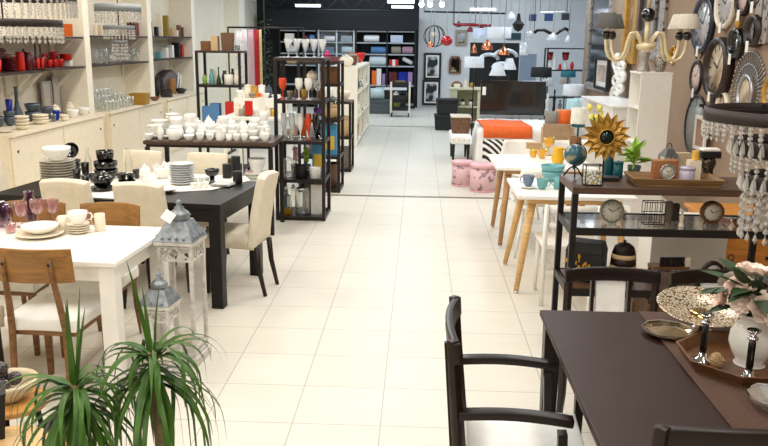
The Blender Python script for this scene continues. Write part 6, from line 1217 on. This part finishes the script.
RAY1 = MB().hexa([(r*.45,-r*.018,.004),(r*.96,-r*.012,.004),(r*.96,r*.012,.004),(r*.45,r*.018,.004)], [(r*.45,-r*.018,.016),(r*.96,-r*.012,.012),(r*.96,r*.012,.012),(r*.45,r*.018,.016)], MW).sphere(r*.032, (r*.97,0,.012), 8, 6, M=MW).sphere(r*.026, (r*.68,0,.018), 8, 6, M=MW).mesh('ray')
for i in range(48):
    o = raw('ray', RAY1, SILVER, t); o.rotation_euler = (2*pi*i/48, 0, 0)
wallclock(769, 94, 20, 'gold-rimmed round wall clock beside the sunburst mirror', GOLDP, ANTF, .22)
wallclock(719.5, 106, 14, 'small cream and gold round clock below the largest clock', OFFW, ANTF, .22, tag_=0)
wallclock(694, 126, 31, 'tall grey mirror with thin dark rim behind the tray', METALD, mat('grey_mirror', (150, 150, 144), .35, .3), .08, .03, 'wall_mirror', 'mirror', 0)
wallclock(671.5, 55, 9.5, 'small brass-rimmed round mirror hanging behind white cabinet', GOLD, mat('brass_mirror', (190, 160, 110), .1, .9), .22, .03, 'wall_mirror', 'mirror', 0)
p = gx(706, 104, 2.98); t = thing('candle_sconce', 'dark scrolled candle sconce below the wire-scroll clock', 'sconce', (XW, p.y, p.z)); part('backplate', MB().box(-.012,-.05,-.12,0,.05,.16), METALD, t, .004); part('arm', MB().tube([(-.01,0,-.05),(-.06,0,-.09),(-.1,0,-.03)], .008, 8), METALD, t); part('cup', L((0,0),(.035,0),(.04,.03),(0,.03)), METALD, t).location = (-.1,0,-.03)
p = spot(('x', 2.7, 0), 699, 150)
t = thing('framed_photo', 'white upright photo frame leaning on wall behind the tray', 'frame', (2.98, gx(699.5,150,2.98).y, gx(699.5,150,2.98).z)); h = .36
part('frame', MB().box(-.02,-.17,0,0,-.13,h).box(-.02,.13,0,0,.17,h).box(-.02,-.13,0,0,.13,.04).box(-.02,-.13,h-.04,0,.13,h), WHITEP, t); part('image', MB().box(-.012,-.13,.04,-.002,.13,h-.04), mat('faded_photo', (176, 140, 120), .5, var=.3, scale=5), t)
# ornate frames between the hanging lamp and the far corner
def wallframe(px0, px1, py0, py1, rim, inner, label, fw=.06, cat='mirror', name='framed_mirror', depth=.05, X=XW, mount=None, stuff=None):
    a0 = gx(px0, (py0+py1)/2, X); a1 = gx(px1, (py0+py1)/2, X); y0, y1 = a1.y, a0.y; zt, zb = gx((px0+px1)/2, py0, X).z, gx((px0+px1)/2, py1, X).z; h = zt-zb; w = (y1-y0)/2
    t = thing(name, label, cat, (X, (y0+y1)/2, zb)); part('frame', MB().box(-depth,-w,0,-.001,-w+fw,h).box(-depth,w-fw,0,-.001,w,h).box(-depth,-w+fw,0,-.001,w-fw,fw).box(-depth,-w+fw,h-fw,-.001,w-fw,h), rim, t, .004)
    if mount: part('mount', MB().box(-.02,-w+fw,fw,-.004,w-fw,h-fw), mount, t); part('image', MB().box(-.024,-w+fw*2.2,fw*2.6,-.0205,w-fw*2.2,h-fw*2.6), inner, t)
    else: part('mirror_pane', MB().box(-.02,-w+fw,fw,-.004,w-fw,h-fw), inner, t)
    return t
CARV = pattern('silvered_carving', (60, 54, 52), (168, 160, 152), 'voronoi', 16, .4, .3, thr=.3, soft=.12)
wallframe(590.5, 612, -30, 92, CARV, mat('dim_mirror', (96, 98, 104), .12, .8), 'tall mirror in dark carved silver frame nearest far corner', .12)
wallframe(597, 610, 57, 90, BLACKM, mat('watercolour_print', (190, 172, 160), .6, var=.35, scale=4), 'black-framed pastel picture hung over the carved silver mirror', .05, 'picture', 'framed_picture', .05, XW-.06, WHITEP)
wallframe(626, 639.5, -20, 64, GOLDP, mat('gold_mirror_pane', (196, 150, 80), .2, .8), 'tall gilded frame hanging beside white scroll ornaments', .16)
wallframe(653, 668, -30, 60, CARV, MATS['dim_mirror'], 'wide carved dark frame behind the cream hanging lamp', .22)
wallframe(641, 652, -30, 40, mat('bronze_carving', (112, 90, 72), .5, .3, bump=.4), MATS['dim_mirror'], 'bronze-framed mirror between gilded frame and carved dark one', .12)
wallframe(761.5, 775, -30, 44, CARV, MATS['dim_mirror'], 'carved dark mirror frame beside thick dark-rimmed clock', .12)
def scroll_panel(px, py0, py1, w, label, off=.004):
    zt, zb = gx(px, py0, XW).z, gx(px, py1, XW).z; h = zt-zb; t = thing('scroll_ornament', label, 'ornament', (XW-off, gx(px, py1, XW).y, zb), 0, 'white scroll ornaments on the wall'); m = MB()
    for j in range(3):
        z0 = h*(j+.5)/3; s = (-1)**j
        m.tube([(-.02, s*w*(.15+.35*(i/14))*cos(i*.55), z0+h/6*1.05*(.2+.8*i/14)*sin(i*.55)) for i in range(15)], .035, 8)
    m.tube([(-.02, w*.3*sin(i*.8), h*i/12) for i in range(13)], .04, 8); part('carving', m, WHITEP, t)
scroll_panel(616, 55, 104, .55, 'white carved scroll ornament by the pastel picture'); scroll_panel(627.5, 60, 93, .45, 'white carved scroll ornament by the white cabinet', .09)
# ================================================================ white cabinets along the right wall
t = thing('open_cabinet', 'tall white cubby cabinet below the hanging lamp', 'cabinet', (2.48, 8.72, 0)); a, b_, hh = .16, .22, 1.56
part('back_panel', MB().box(a-.02,-b_+.02,.0,a,b_-.02,hh-.02), WHITEP, t)
for y in (-b_, b_-.02): part('side_panel', MB().box(-a,y,0,a,y+.02,hh-.02), WHITEP, t)
part('top', MB().box(-a-.008,-b_-.008,hh-.0195,a+.008,b_+.008,hh), WHITEP, t, .003)
for z in (.04, .42, .80, 1.17): part('shelf_board', MB().box(-a+.002,-b_+.0205,z,a-.0205,b_-.0205,z+.02), WHITEP, t)
ware('bottle', (2.44, 8.72, .82+LIFT), (.08, .08, .2), DGREEN, 'bottle', 'dark green bottle inside white cubby cabinet', 'bottle')
for i, (dx, dy, k_, s, m_, nm, l) in enumerate(((-.085,.0,'figurine',(.14,.16,.3),CARV,'statuette','silvered statuette on the white cubby cabinet'),(.08,-.02,'vase',(.15,.15,.26),pattern('mottled_silver', (96,88,80),(190,182,172),'noise',14,.4,.3,thr=.5,soft=.1),'vase','mottled silver vase on the white cubby cabinet'))): ware(k_, (2.48+dx, 8.72+dy, hh+LIFT), s, m_, nm, l, nm)
t = thing('dresser', 'low white dresser with open lilac cubby at wall', 'cabinet', (2.72, 11.1, 0)); a, b_, hh = .29, .95, 1.08
part('body', MB().box(-a+.02,-b_,.0,a,-.2,hh-.03).box(-a+.02,.5,0,a,b_,hh-.03).box(-a+.02,-.2,0,a,.5,.5).box(a-.03,-.2,.5,a,.5,hh-.03), WHITEP, t); part('top', MB().box(-a,-b_-.02,hh-.0295,a,b_+.02,hh), WHITEP, t, .006); part('cubby_lining', MB().box(a-.036,-.199,.501,a-.031,.499,hh-.031), LILAC, t)
for i in range(2): d = part('drawer', MB().box(-a,-b_+.03,.06+.34*i,-a+.0195,-.23,.37+.34*i), WHITEP, t, .003); part('knob', MB().sphere(.016, (-a-.012,-.59,.22+.34*i), 8, 6), CHROME, d)
# ================================================================ hanging lamps with cream arms and grey shades
AY = 6.5; pc = gy(648.5, 15, AY); k = mpp(pc)
t = thing('arm_chandelier', 'cream-armed hanging lamp with grey shades and black balls', 'chandelier', (pc.x, AY, 0)); zb = pc.z; CM = mat('cream_enamel_metal', (224, 208, 168), .3, .1)
part('rod', MB().tube([(0,0,zb),(0,0,3.5)], .016, 8), CM, t); part('black_ball', MB().sphere(7*k, (0,0,zb), 16, 12), BLACKG, t); part('stem', MB().tube([(0,0,zb-6*k),(0,0,zb-32*k)], .02, 10), CM, t)
part('hub', L((0,zb-36*k),(.02,zb-36*k),(.07,zb-33*k),(.075,zb-29*k),(.03,zb-27*k),(0,zb-27*k)), CM, t)
for i, az in enumerate((pi+.12, .1, pi-.85, .42)):
    c, s = cos(az), sin(az); pts = []
    for u_, z_ in ((5,-29),(8,-22),(12,-17),(17,-18),(19.5,-26),(21,-36),(25,-43),(31,-45),(37,-42),(40.5,-35),(41.5,-27),(41.5,-22)): pts.append((u_*k*c, u_*k*s, zb+z_*k))
    arm = part('arm', MB().tube(pts, .013, 8), CM, t); X, Y_, Z = 41.5*k*c, 41.5*k*s, zb-20*k
    part('black_ball', MB().sphere(4.6*k, (X,Y_,Z), 14, 10), BLACKG, t); part('bulb_holder', L((0,0),(.03,0),(.012,.02),(.016,.03),(.016,.09),(0,.09)), OFFW, t).location = (X,Y_,Z+4.3*k)
    sh = part('lamp_shade', MB().lathe([(12.5*k,0),(8*k,14.5*k),(7.6*k,14.5*k),(12.1*k,0),(12.5*k,0)], 28), mat('grey_shade', (78, 76, 72), .8, var=.06) if i in (0, 2) else mat('taupe_shade', (190, 180, 166), .8, var=.05), t); sh.location = (X, Y_, Z+7*k)
    part('shade_spider', MB().box(-11.4*k,-.004,2*k,11.4*k,.004,2.3*k), METALD, sh)
# ================================================================ lamp department at the far right
CORD = mat('pale_cord', (190, 190, 190), .6)
def pendant(px, py, w, h, Y, kind, m_, label, group='pendant lamps in the far lamp corner', cat='lamp'):
    p = gy(px, py, Y); k = mpp(p); t = thing('pendant_lamp', label, cat, (p.x, Y, 0), 0, group); z0, W, Hh = p.z, w*k, h*k
    part('cord', MB().tube([(0,0,z0+Hh),(0,0,3.5)], .006, 5), CORD, t); part('ceiling_rose', L((0,3.47),(.05,3.47),(.05,3.5),(0,3.5), seg=12), WHITEP, t)
    S_ = Matrix.Translation((0,0,z0)) @ Matrix.Diagonal((W, W, Hh, 1))
    b_ = {'dome': lambda: MB().lathe([(.5,0),(.47,.3),(.36,.62),(.15,.85),(.1,1),(0,1)], 20, S_).lathe([(.46,.02),(.43,.3),(.33,.58),(0,.8)], 20, S_), 'drum': lambda: MB().lathe([(.5,0),(.5,1),(.47,1),(.47,0),(.5,0)], 24, S_).box(-.47,-.02,.93,.47,.02,.97,S_), 'ball': lambda: MB().sphere(.5, (0,0,.5), 18, 12, M=S_), 'cone': lambda: MB().lathe([(.5,0),(.1,.9),(.1,1),(0,1)], 20, S_).lathe([(.46,.01),(0,.85)], 20, S_), 'star': lambda: MB().lathe([(0,0),(.32,.12),(.5,.42),(.2,.62),(.1,1),(0,1)], 6, S_, False), 'cube': lambda: MB().box(-.5,-.5,0,.5,.5,1,S_)}.get(kind)
    if kind == 'wire':
        wm = MB()
        for i in range(6): wm.tube([(W/2*cos(i*pi/6)*sin(a), W/2*sin(i*pi/6)*sin(a), z0+Hh/2-Hh/2*cos(a)) for a in [j*2*pi/20 for j in range(20)]], .008, 5, closed=True)
        part('wire_globe', wm, m_, t); part('bulb', MB().sphere(.06, (0,0,z0+Hh*.55), 10, 8), OFFW, t)
    else:
        part('shade', b_(), m_, t)
        if kind not in ('ball', 'star', 'cube'): part('bulb', MB().sphere(min(W, Hh)*.14, (0,0,z0+Hh*.3), 10, 6), mat('bulb_white', (250, 246, 236), .4), t)
    return t
GW = mat('white_shade', (226, 228, 232), .7, var=.03); WG = glass('opal_glass', (.9,.93,.95), 1, .6, (.92,.94,.97))
for a_ in ((434, 47, 21, 21, 16.5, 'wire', METALD, 'dark wire globe pendant nearest the black linen shelves'), (446.5, 46, 12, 10, 16, 'ball', mat('red_lamp', (176, 24, 34), .2, coat=.4), 'round red pendant beside the wire globe'), (430.5, 47, 7, 6, 16.2, 'dome', COPPER, 'small copper pendant under the wire globe'), (474, 53, 6, 9, 16.7, 'dome', COPPER, 'narrow copper pendant left of the white drum shades'), (487, 50, 12, 10, 16, 'dome', COPPER, 'copper pendant under the wide white drum shade'), (503.5, 55, 12, 8, 15.5, 'dome', COPPER, 'wide copper pendant in front of dark round discs'), (499, 38.5, 24, 11, 15.8, 'drum', GW, 'wide white drum pendant, larger of two'), (479, 38.5, 13, 10, 16.4, 'drum', mat('pale_blue_shade', (196,208,224), .7), 'pale blue drum pendant beside wide white one'), (458.5, 27, 5, 6, 17.4, 'dome', BLACKM, 'little black pendant on the hanging frame'), (511, 19, 9, 7, 16.5, 'dome', GW, 'white bell pendant beside dark star lamp'), (518, 32, 12, 18, 15, 'star', BLACKM, 'dark faceted star pendant'), (532.5, 21, 6.5, 6.5, 16, 'cube', NAVY, 'navy cube pendant, nearest the star lamp'), (548.5, 21, 7.5, 7, 16, 'cube', NAVY, 'middle navy cube pendant under white bar'), (565.5, 20, 7.5, 6.5, 16, 'cube', mat('charcoal_shade', (46, 46, 54), .7), 'charcoal cube pendant nearest brown wall end'), (529.5, 39, 7, 8, 15.5, 'ball', WG, 'opal glass ball pendant under the navy cubes'), (553, 40, 13, 7, 15.5, 'dome', WG, 'wide opal glass pendant below the curved branch lamp'), (568, 42, 7, 7, 15.5, 'dome', WG, 'small opal bell pendant at branch lamp end'), (523.5, 55, 9, 12, 15, 'drum', WG, 'clear opal cylinder pendant inside dark ring'), (481, 30, 7, 5, 17.4, 'dome', mat('dark_red_lamp', (140, 30, 40), .3), 'dark red pendant above white drum shades'), (470, 32, 6, 6, 17.4, 'dome', MATS['dark_red_lamp'], 'dark red pendant beside beige wall mirror')): pendant(*a_)
def ceil_bar(pts, r, m_, label, name='track_light', cat='lamp'):
    t = thing(name, label, cat, pts[0]); o = Vector(pts[0]); q = [Vector(p)-o for p in pts]
    part('bar', MB().tube(q, r, 8), m_, t)
    for e in (q[0], q[-1]): part('hanger', MB().tube([e, (e.x, e.y, 3.5-o.z)], .006, 5), METALD, t)
    return t
P_ = lambda px, py, Y: tuple(gy(px, py, Y))
ceil_bar([P_(424, 11.5, 18), P_(506, 13.5, 18)], .02, BLACKM, 'long black lighting track across the lamp corner')
ceil_bar([P_(540, 12.5, 16.5), P_(567, 12, 16.5)], .018, WHITEP, 'short white bar above the navy cube pendants')
t = ceil_bar([P_(453, 24, 17), P_(475.5, 24, 17)], .018, BLACKM, 'rectangular black hanging frame lamp', 'frame_lamp')
t = ceil_bar([P_(454, 24.5, 16.6), P_(491, 25.5, 16.6)], .03, MATS['dark_red_lamp'], 'dark red bar lamp behind the copper pendants', 'bar_lamp')
pts = [P_(535+i*3.5, 31+2.5*sin(i*.9+2.6)*(1.2), 15.8) for i in range(11)]
ceil_bar([P_(534,33,15.8),P_(538,30,15.8),P_(544,30,15.8),P_(550,33,15.8),P_(555,35,15.8),P_(560,31,15.8),P_(565,28.5,15.8),P_(569,30.5,15.8)], .03, DKWOOD, 'curved dark wooden branch lamp under navy cubes', 'branch_lamp')
for i, (px, l) in enumerate(((421.5, 'bright spot bulb nearest the dark wall'), (430, 'second bright spot bulb, in the middle'), (442, 'bright spot bulb above the red pendant'))):
    p = gy(px, 4, 17.5); t = thing('spot_lamp', l, 'lamp', tuple(p)); part('housing', L((0,.02),(.05,.02),(.06,.14),(0,.16), seg=14), WHITEP, t); part('bulb', MB().sphere(.055, (0,0,-.01), 12, 8), mat('lit_bulb', (214, 230, 255), .4, var=0, emit=14), t); part('rod', MB().tube([(0,0,.15),(0,0,3.5-p.z)], .01, 6), METALD, t)
for i, (px, py, ln, Y, l) in enumerate(((308, 6, 1.15, 20.5, 'lit tube light above the far corner shelves'), (401, 2.2, 1.1, 18.5, 'upper lit tube light above the linen shelves'), (402.5, 7.2, 1.0, 20.5, 'lower lit tube light above the linen shelves'), (483, 9.5, 1.1, 19.5, 'lit tube light above the lamp corner'))):
    p = gy(px, py, Y); t = thing('tube_light', l, 'lamp', tuple(p), 0, 'tube lights under the ceiling'); part('tube', MB().tube([(-ln/2*.55,0,0),(ln/2*.55,0,0)], .022, 10), mat('lit_tube', (232, 240, 255), .4, var=0, emit=5), t); part('housing', MB().box(-ln/2*.57,-.03,.023,ln/2*.57,.03,.05), WHITEP, t); part('hanger', MB().tube([(-.2,0,.07),(-.2,0,3.5-p.z)], .008, 6), METALD, t); part('hanger', MB().tube([(.2,0,.07),(.2,0,3.5-p.z)], .008, 6), METALD, t)
def stand_lamp(px, py0, py1, w, Y, m_, label, kind='drum_shade', base=None, zf=0, name='floor_lamp'):
    a0 = gy(px, py1, Y); k = mpp(a0); h = (py1-py0)*k; t = thing(name, label, 'lamp', (a0.x, Y, zf)); z = a0.z-zf; r = w*k/2
    part('base', L((0,0),(r*.55,0),(r*.5,.02),(.02,.035),(0,.035)), base or METALD, t); part('stem', MB().tube([(0,0,.03),(0,0,z+h*.6)], .012, 8), base or METALD, t)
    sh = part('lamp_shade', MB().lathe([(r,0),(r*(.96 if kind == 'drum_shade' else .45),h),(r*(.93 if kind == 'drum_shade' else .42),h),(r*.96,0),(r,0)], 28, Matrix.Translation((0,0,z))), m_, t); part('bulb', MB().sphere(.05, (0,0,z+h*.5), 10, 8), MATS['bulb_white'], t); return t
stand_lamp(474, 57, 67.5, 20, 15.3, GW, 'white drum floor lamp behind the cream cabinet')
stand_lamp(541, 67.5, 77, 21, 15.4, mat('black_shade', (26, 24, 28), .8), 'black drum floor lamp behind the dark headboard')
stand_lamp(547.5, 79, 86, 10, 15.9, GW, 'small white floor lamp under the black drum one')
stand_lamp(568, 71, 77, 15, 15.6, mat('teal_shade', (38, 104, 118), .8), 'teal drum floor lamp by the brown wall end')
stand_lamp(573, 84.5, 95.5, 20.5, 14.6, GW, 'white drum floor lamp at the brown wall end')
stand_lamp(565, 77, 84, 11, 15.95, mat('greige_shade', (176, 168, 164), .8), 'greige floor lamp below the teal drum one')
stand_lamp(497.5, 63.5, 75.5, 17, 14.9, GW, 'white cone floor lamp behind dark headboard, wider one', 'cone')
stand_lamp(509, 58.5, 69.5, 15, 15.5, GW, 'white cone floor lamp beside the wider cone', 'cone')
t = stand_lamp(578.5, 108, 123.5, 16, 10.6, mat('cream_shade', (236, 230, 216), .8), 'cream drum lamp with teal collar near the sunflower mirror'); p = gy(578.5, 127, 10.6)
part('collar', L((0,p.z),(.09,p.z),(.09,p.z+.05),(0,p.z+.05)), TEALD, t)
a0 = gy(469, 84, 19.2); a1 = gy(520, 43, 19.2); w = (a1.x-a0.x)/2
t = thing('display_board', 'black display board behind copper pendants and white cone lamps', 'board', ((a0.x+a1.x)/2, 19.2, 0)); part('board', MB().box(-w,0,.4,w,.04,a1.z), BLACKM, t, .01)
for s in (-1, 1): part('foot', MB().box(s*w*.8-.04,-.2,0,s*w*.8+.04,.3,.399), METALD, t)
for i, (x, y, r, l) in enumerate(((489, 60, 9, 'white arched neon-like wall lamp on display board, nearer one'), (505, 57, 11, 'large white arched wall lamp on the display board'), (500, 68, 8, 'small white arched wall lamp low on display board'))):
    p = gy(x, y, 19.17); k = mpp(p); t = thing('arc_lamp', l, 'lamp', (p.x, p.y-.1*i, p.z), 0, 'arched lamps on the black board'); part('arc', MB().tube([(r*k*cos(a), -.02, r*k*.6*sin(a)) for a in [q*pi/12 for q in range(13)]], .045, 8), mat('white_metal', (214, 220, 228), .3, .2), t); part('bracket', MB().box(-.05,-.04,r*k*.55,.05,.029+.1*i,r*k*.65), METALD, t)
a0 = gy(527, 84, 18.5); a1 = gy(535, 54, 18.5); t = thing('blank_panel', 'pale blue-grey panel standing behind the opal pendant', 'panel', (a0.x, 18.5, 0)); part('board', MB().box(-.19,0,.5,.19,.03,a1.z), mat('blue_grey_board', (140, 156, 176), .7), t); part('foot', MB().box(-.16,-.1,0,-.12,.13,.499).box(.12,-.1,0,.16,.13,.499), METALD, t)
a0 = gy(461, 45, 22.78); a1 = gy(467, 29, 22.78)
framed(455.5, 467.5, 30, 45.5, 22.78, mat('beige_frame', (150, 140, 124), .5), MIRROR, 'beige-framed mirror high on the far grey wall', 'framed_mirror', .07, 'mirror')
framed(506, 521, 33, 39.5, 22.78, mat('dark_teal_frame', (36, 66, 74), .5), mat('dark_teal_panel', (30, 58, 66), .5), 'long dark teal panel high on far grey wall', 'wall_panel', .05, 'panel')
framed(470, 484, 60, 92, 20.0, BLACKM, mat('grey_artwork', (120, 124, 130), .6, var=.4, scale=3), 'dark-framed grey picture behind the white drum floor lamp', fw=.06)
for o in list(bpy.data.objects):
    if o.get('label') == 'dark-framed grey picture behind the white drum floor lamp':
        part('easel', MB().bar((-.16,.02,.02-0),(-.16,.25,-o.location.z),.03).bar((.16,.02,.02),(.16,.25,-o.location.z),.03), BLACKM, o)
# glass-shelved stand with red lamps
rack('lamp_stand', 'glass-shelved metal stand holding red lamps', 2.72, 3.62, 17.4, 17.8, (.12, .7, 1.28, 1.74), .03, None, .025, None, (.7, 1.28))
def tlamp(px, w, h, m_, label):
    p = spot(('y', 17.6, 1.28), px, 66); k = mpp(p); W, hh = w*k, h*k; t = thing('table_lamp', label, 'lamp', p, 0, 'lamps on the glass-shelved stand'); part('base', L((0,0),(.05,0),(.03,.03),(.045,.1),(.012,.16),(.012,hh*.6),(0,hh*.6)), WHITE, t); part('lamp_shade', L((W*.36,hh*.55),(W*.5,hh),(W*.47,hh),(W*.33,hh*.55),(W*.36,hh*.55), seg=24), m_, t)
tlamp(549.5, 6.5, 17, MATS['dark_red_lamp'], 'nearer red-shaded table lamp on glass shelf'); tlamp(565, 7.5, 17, MATS['dark_red_lamp'], 'red-shaded table lamp on glass shelf by wall end')
for px, w, h, k_, m_, nm, l in ((554.5, 5, 15, 'figurine', WHITE, 'figurine', 'white figurine between the two red lamps'), (560, 4, 6, 'figurine', RED, 'figurine', 'small red figurine on the glass shelf'), (572, 4, 8, 'vase', RED, 'vase', 'small red vase at the glass shelf end')): put(('y', 17.55, 1.28), k_, px, 66, w, h, m_, nm, l, nm)
t = thing('side_table', 'slim white stand with carved figures behind the headboard', 'table', (gy(551, 100, 14.75).x, 14.75, 0)); part('top', MB().box(-.2,-.14,.55,.2,.14,.58), WHITEP, t); part('leg', MB().box(-.18,-.12,0,-.14,-.08,.549), WHITEP, t); part('leg', MB().box(.14,.08,0,.18,.12,.549), WHITEP, t); part('leg', MB().box(-.18,.08,0,-.14,.12,.549), WHITEP, t); part('leg', MB().box(.14,-.12,0,.18,-.08,.549), WHITEP, t)
for px, w, h, m_, l in ((547.5, 6, 20, WHITE, 'tall white figurine beside the dark headboard'), (554, 4, 24, BLACKG, 'tall slim black figurine beside the white one'), (560, 5, 14, GREYG, 'grey glass figurine near the cushions')): put(('y', 14.72, .58), 'figurine', px, 105, w, h, m_, 'figurine', l, 'figurine', 'figures on the slim white stand')
t = thing('side_chest', 'white chest under ice-blue cushions by the wall', 'chest', (2.68, 12.62, 0)); part('body', MB().box(-.3,-.25,0,.33,.25,.74), WHITEP, t, .004); part('lid', MB().box(-.32,-.27,.741,.35,.27,.78), WHITEP, t, .004)
for px, l, m_ in ((572.5, 'aqua cushion on the white chest, nearest orange one', mat('aqua_linen', (186, 222, 230), .9)), (579.5, 'ice-blue cushion in the middle of white chest', mat('ice_linen', (196, 222, 230), .9)), (586, 'pale blue cushion at the wall side of chest', mat('pale_blue_linen', (176, 212, 226), .9))):
    p = spot(('y', 12.6+.13*(px-572)/7, .78), px, 108); ware('cushion', p, (.2, .1, .22), m_, 'cushion', l, 'cushion', 'ice-blue cushions on the white chest')
t = thing('flower_vase', 'white tall vase of yellow blossoms near sunflower mirror', 'flowers', (gy(596, 115, 9.6).x, 9.6, 0)); part('stand', MB().box(-.14,-.14,0,.14,.14,.7), WHITEP, t, .004); part('vase', L((0,.701),(.05,.701),(.07,.78),(.04,.88),(.05,.92),(0,.9)), WHITE, t); m = MB(); rn = random.Random(2)
part('stems', MB().tube([(0,0,.88),(-.02,0,1.0)], .012, 6), GREEN, t)
for i in range(18): m.sphere(rn.uniform(.018,.03), (rn.gauss(0,.06), rn.gauss(0,.05), 1.0+rn.uniform(-.05,.12)), 7, 5)
part('blossom', m, mat('yellow_petal', (238, 224, 110), .6), t)['kind'] = 'stuff'
# ================================================================ light
def area(x, y, z, sx, sy, w, col, rot=(0, 0, 0)):
    l = bpy.data.lights.new('ceiling_panel_light', 'AREA'); l.shape = 'RECTANGLE'; l.size, l.size_y = sx, sy; l.energy = w*LK; l.color = col
    o = bpy.data.objects.new('ceiling_panel_light', l); COL.objects.link(o); o.location = (x, y, z); o.rotation_euler = rot; return o
WARM = (1, .93, .82); NEUT = (1, .97, .92); COOL = (.78, .90, 1); LK = .545
for y in (.2, 3.2, 6.2, 9.2):
    area(-3.0, y, 3.45, .5, 1.8, 100, WARM); area(-.5, y, 3.45, .5, 1.8, 84, NEUT); area(1.5, y, 3.45, .5, 1.8, 54, WARM if y < 6 else NEUT)
for y in (12.2, 15.5, 18.8):
    area(-2.6, y, 3.45, .5, 1.8, 70, NEUT if y < 13 else COOL); area(-.2, y, 3.45, .5, 1.8, 80, COOL); area(2.4, y, 3.45, .5, 1.8, 80, COOL)
area(-1.6, 21.2, 3.4, 2.5, .4, 60, COOL, (.5, 0, 0)); area(2.4, 20.8, 3.4, 2.5, .4, 60, COOL, (.5, 0, 0))
w = bpy.data.worlds.new('ambient_fill'); SC.world = w; w.use_nodes = True  # even fill from the open end behind the camera, added to brighten front faces
w.node_tree.nodes['Background'].inputs['Color'].default_value = (1, .95, .88, 1); w.node_tree.nodes['Background'].inputs['Strength'].default_value = .48
# ================================================================ camera
cd = bpy.data.cameras.new('camera'); cam = bpy.data.objects.new('camera', cd); COL.objects.link(cam)
cd.sensor_fit = 'HORIZONTAL'; cd.sensor_width = 36; cd.lens = 36*F/768; cd.clip_start = .05; cd.clip_end = 100
cam.matrix_world = Matrix.Translation(EYE) @ ROT.to_4x4()
SC.camera = cam
SC.view_settings.view_transform = 'Standard'; SC.view_settings.look = 'None'; SC.view_settings.exposure = 0.0; SC.view_settings.gamma = 1; SC.view_settings.use_curve_mapping = False
SC.cycles.max_bounces = 8; SC.cycles.transparent_max_bounces = 24; SC.cycles.use_denoising = True; SC.cycles.sample_clamp_indirect = 6
for l_, v in LABELS.items():
    if len(v) > 1 and len({g_ for _, g_ in v}) > 0: print('SAME LABEL', l_, v[:3])
    n_ = len(l_.replace('-', ' ').split())
    if not 4 <= len(l_.split()) <= 16: print('LABEL LEN', len(l_.split()), l_)
